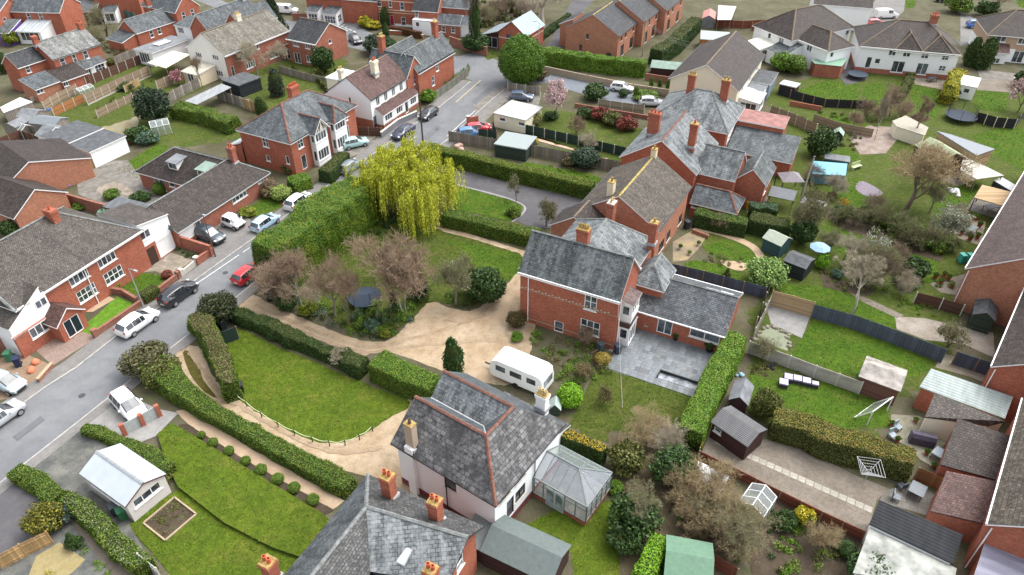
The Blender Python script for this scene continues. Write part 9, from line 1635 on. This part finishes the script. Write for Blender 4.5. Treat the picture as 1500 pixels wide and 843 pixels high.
vb = thing('vegetable_bed','timber-edged vegetable bed in the lower lawn','raised bed',px(('s5',790,562))); o = px(('s5',790,562)); q = [px(a)-o for a in S5((790,562),(960,420),(1080,512),(910,657))]; m = MB(); m.face([(v.x,v.y,0.06) for v in q][::-1]); m.build('soil',SOIL,vb)
for i in range(4): m = MB(); m.bar(q[i]+Vector((0,0,.08)),q[(i+1) % 4]+Vector((0,0,.08)),.12,.2); m.build('board',plain('bed_board',(0.36,0.28,0.19),0.9),vb)
gs = thing('green_screen','dark green panel screen beside the oval lawn gate','screen',px(('s1',1210,400)),0.55); m = MB(); m.box((0.9,0,0.0),1.9,0.06,1.6,base=True); m.build('panel',F_GREEN,gs); m = MB(); [m.bar((x,0,0),(x,0,1.7),.08,.08) for x in (0,1.85)]; m.build('posts',POSTW,gs)
for lb,at,s_,c in (('white garden bags heaped on the right-hand lawn',('r8',1085,300),0.9,(0.66,0.68,0.70)),('white sack heap beside the builder bags',('r8',1130,320),0.6,(0.6,0.6,0.58)),('silver rubbish heap behind the brick yard wall',('r5',320,395),1.2,(0.42,0.45,0.46)),('lilac sheet heap beside the navy fence',('r5',385,260),0.9,(0.24,0.18,0.42)),('orange and grey scooter heap in the brown yard',('s1',165,540),0.7,(0.5,0.17,0.09)),('stack of timber boards in the rough yard',('r5',80,90),1.0,(0.5,0.43,0.33)),('blue bag heap by the small grey shed',('s3',1300,570),0.5,(0.22,0.34,0.40)),('black compost bin by the concrete fence',('s4',112,515),0.45,(0.02,0.02,0.025)),('pink rubble heap behind the grey close-board fence',('r2',1130,815),0.9,(0.5,0.33,0.27)),('blue water butt drum in the narrow back garden',('r1',260,605),0.5,(0.03,0.12,0.35))):
    t = thing('garden_clutter',lb,'clutter',px(at)); 
    for k in range(4): m = MB(); r = s_*random.uniform(.35,.6); m.lathe([(r*.9,0),(r,r*.5),(r*.75,r*.95),(r*.2,r*1.1),(0.001,r*1.1)],(random.gauss(0,s_*.45),random.gauss(0,s_*.45),0),7); m.build('piece',plain('clutter_%.2f_%.2f' % c[:2],c,0.7,var=0.25),t,60)
def person(label,at,az,top,legs):
    t = thing('person',label,'person',px(at),math.radians(90-az)); V = [(0,0,.95),(0,0,1.2),(0,0,1.42),(0,0,1.52),(0,0,1.68),(.02,.1,.9),(.12,.1,.5),(.2,.1,.06),(.3,.1,.03),(-.02,-.1,.9),(-.08,-.1,.5),(-.2,-.1,.08),(-.1,-.1,.03),(0,.2,1.4),(-.08,.26,1.15),(.05,.27,.92),(0,-.2,1.4),(.08,-.26,1.15),(.16,-.26,.95)]
    E_ = [(0,1),(1,2),(2,3),(3,4),(0,5),(5,6),(6,7),(7,8),(0,9),(9,10),(10,11),(11,12),(2,13),(13,14),(14,15),(2,16),(16,17),(17,18)]; Rr = [.16,.15,.14,.06,.1,.1,.07,.05,.05,.1,.07,.05,.05,.07,.05,.04,.07,.05,.04]
    me = bpy.data.meshes.new('body'); me.from_pydata(V,E_,[]); b = NB('clothes_'+label[:9],0.8); z = b.n('ShaderNodeSeparateXYZ'); b.set(z.inputs[0],b.coord()); b.col(b.ramp(b.math('DIVIDE',z.outputs[2],2.0),[(0.0,legs),(0.46,legs),(0.47,top),(0.75,top),(0.76,(0.45,0.28,0.2)),(0.84,(0.45,0.28,0.2)),(0.845,(0.04,0.03,0.02))],'CONSTANT')); me.materials.append(b.m)
    o = link('body',me,t); o.modifiers.new('skin','SKIN'); sv = me.skin_vertices[0].data
    for i,r in enumerate(Rr): sv[i].radius = (r,r)
    sv[0].use_root = True; o.modifiers.new('smooth','SUBSURF').render_levels = 1
person('person in dark clothes walking by the top road corner',('r2',420,130),120,(0.03,0.035,0.05),(0.02,0.02,0.03)); person('second person in black beside the first walker',('r2',432,128),300,(0.02,0.02,0.02),(0.02,0.02,0.025)); person('person in pale top near the brown brick wall',('r2',1190,285),200,(0.45,0.42,0.36),(0.1,0.1,0.12))
def pots(label,group,pts,mt,r=0.2,lm=None):
    m = MB(); m.lathe([(r*.7,0),(r,r*1.6),(r*.85,r*1.6),(r*.8,r*1.3)],n=8); me = m.mesh('pot',mt)
    for a in pts: t = thing('plant_pot',label,'plant pot',px(a),random.uniform(0,6),group); link('pot',me,t); own(link('plant',crown_mesh('shrub',G_DARK,0),t,(0,0,r*1.2),None,(r*1.3,r*1.3,r*random.uniform(0.8,1.5))),lm or G_MID)
pots('terracotta pot of greenery on the mossy patio behind the extensions','pots on the mossy patio',S8((770,20),(800,110),(850,170),(900,0),(960,180),(1000,250)),TERRA); pots('potted plant on the cluttered decked terrace','pots on the decked terrace',R8((1130,480),(1150,540),(1180,470),(1230,460),(1250,500),(1240,560),(1200,570),(1160,440)),TERRA,0.28); pots('dark pot in the paved court beside the gazebo','pots in the gazebo court',R8((40,250),(70,230),(30,290),(60,310),(95,260)),BLACKP,0.22); pots('flower pot in the rockery by the orange gable','pots in the gable rockery',S4((1010,30),(1040,60),(1080,40),(1100,80),(1060,15)),TERRA,0.25); pots('small pot in the villa neighbour patio garden','pots in the small patio garden',R7((960,620),(1010,650),(1060,600),(1130,660),(1200,690),(1290,690)),STONE,0.22)
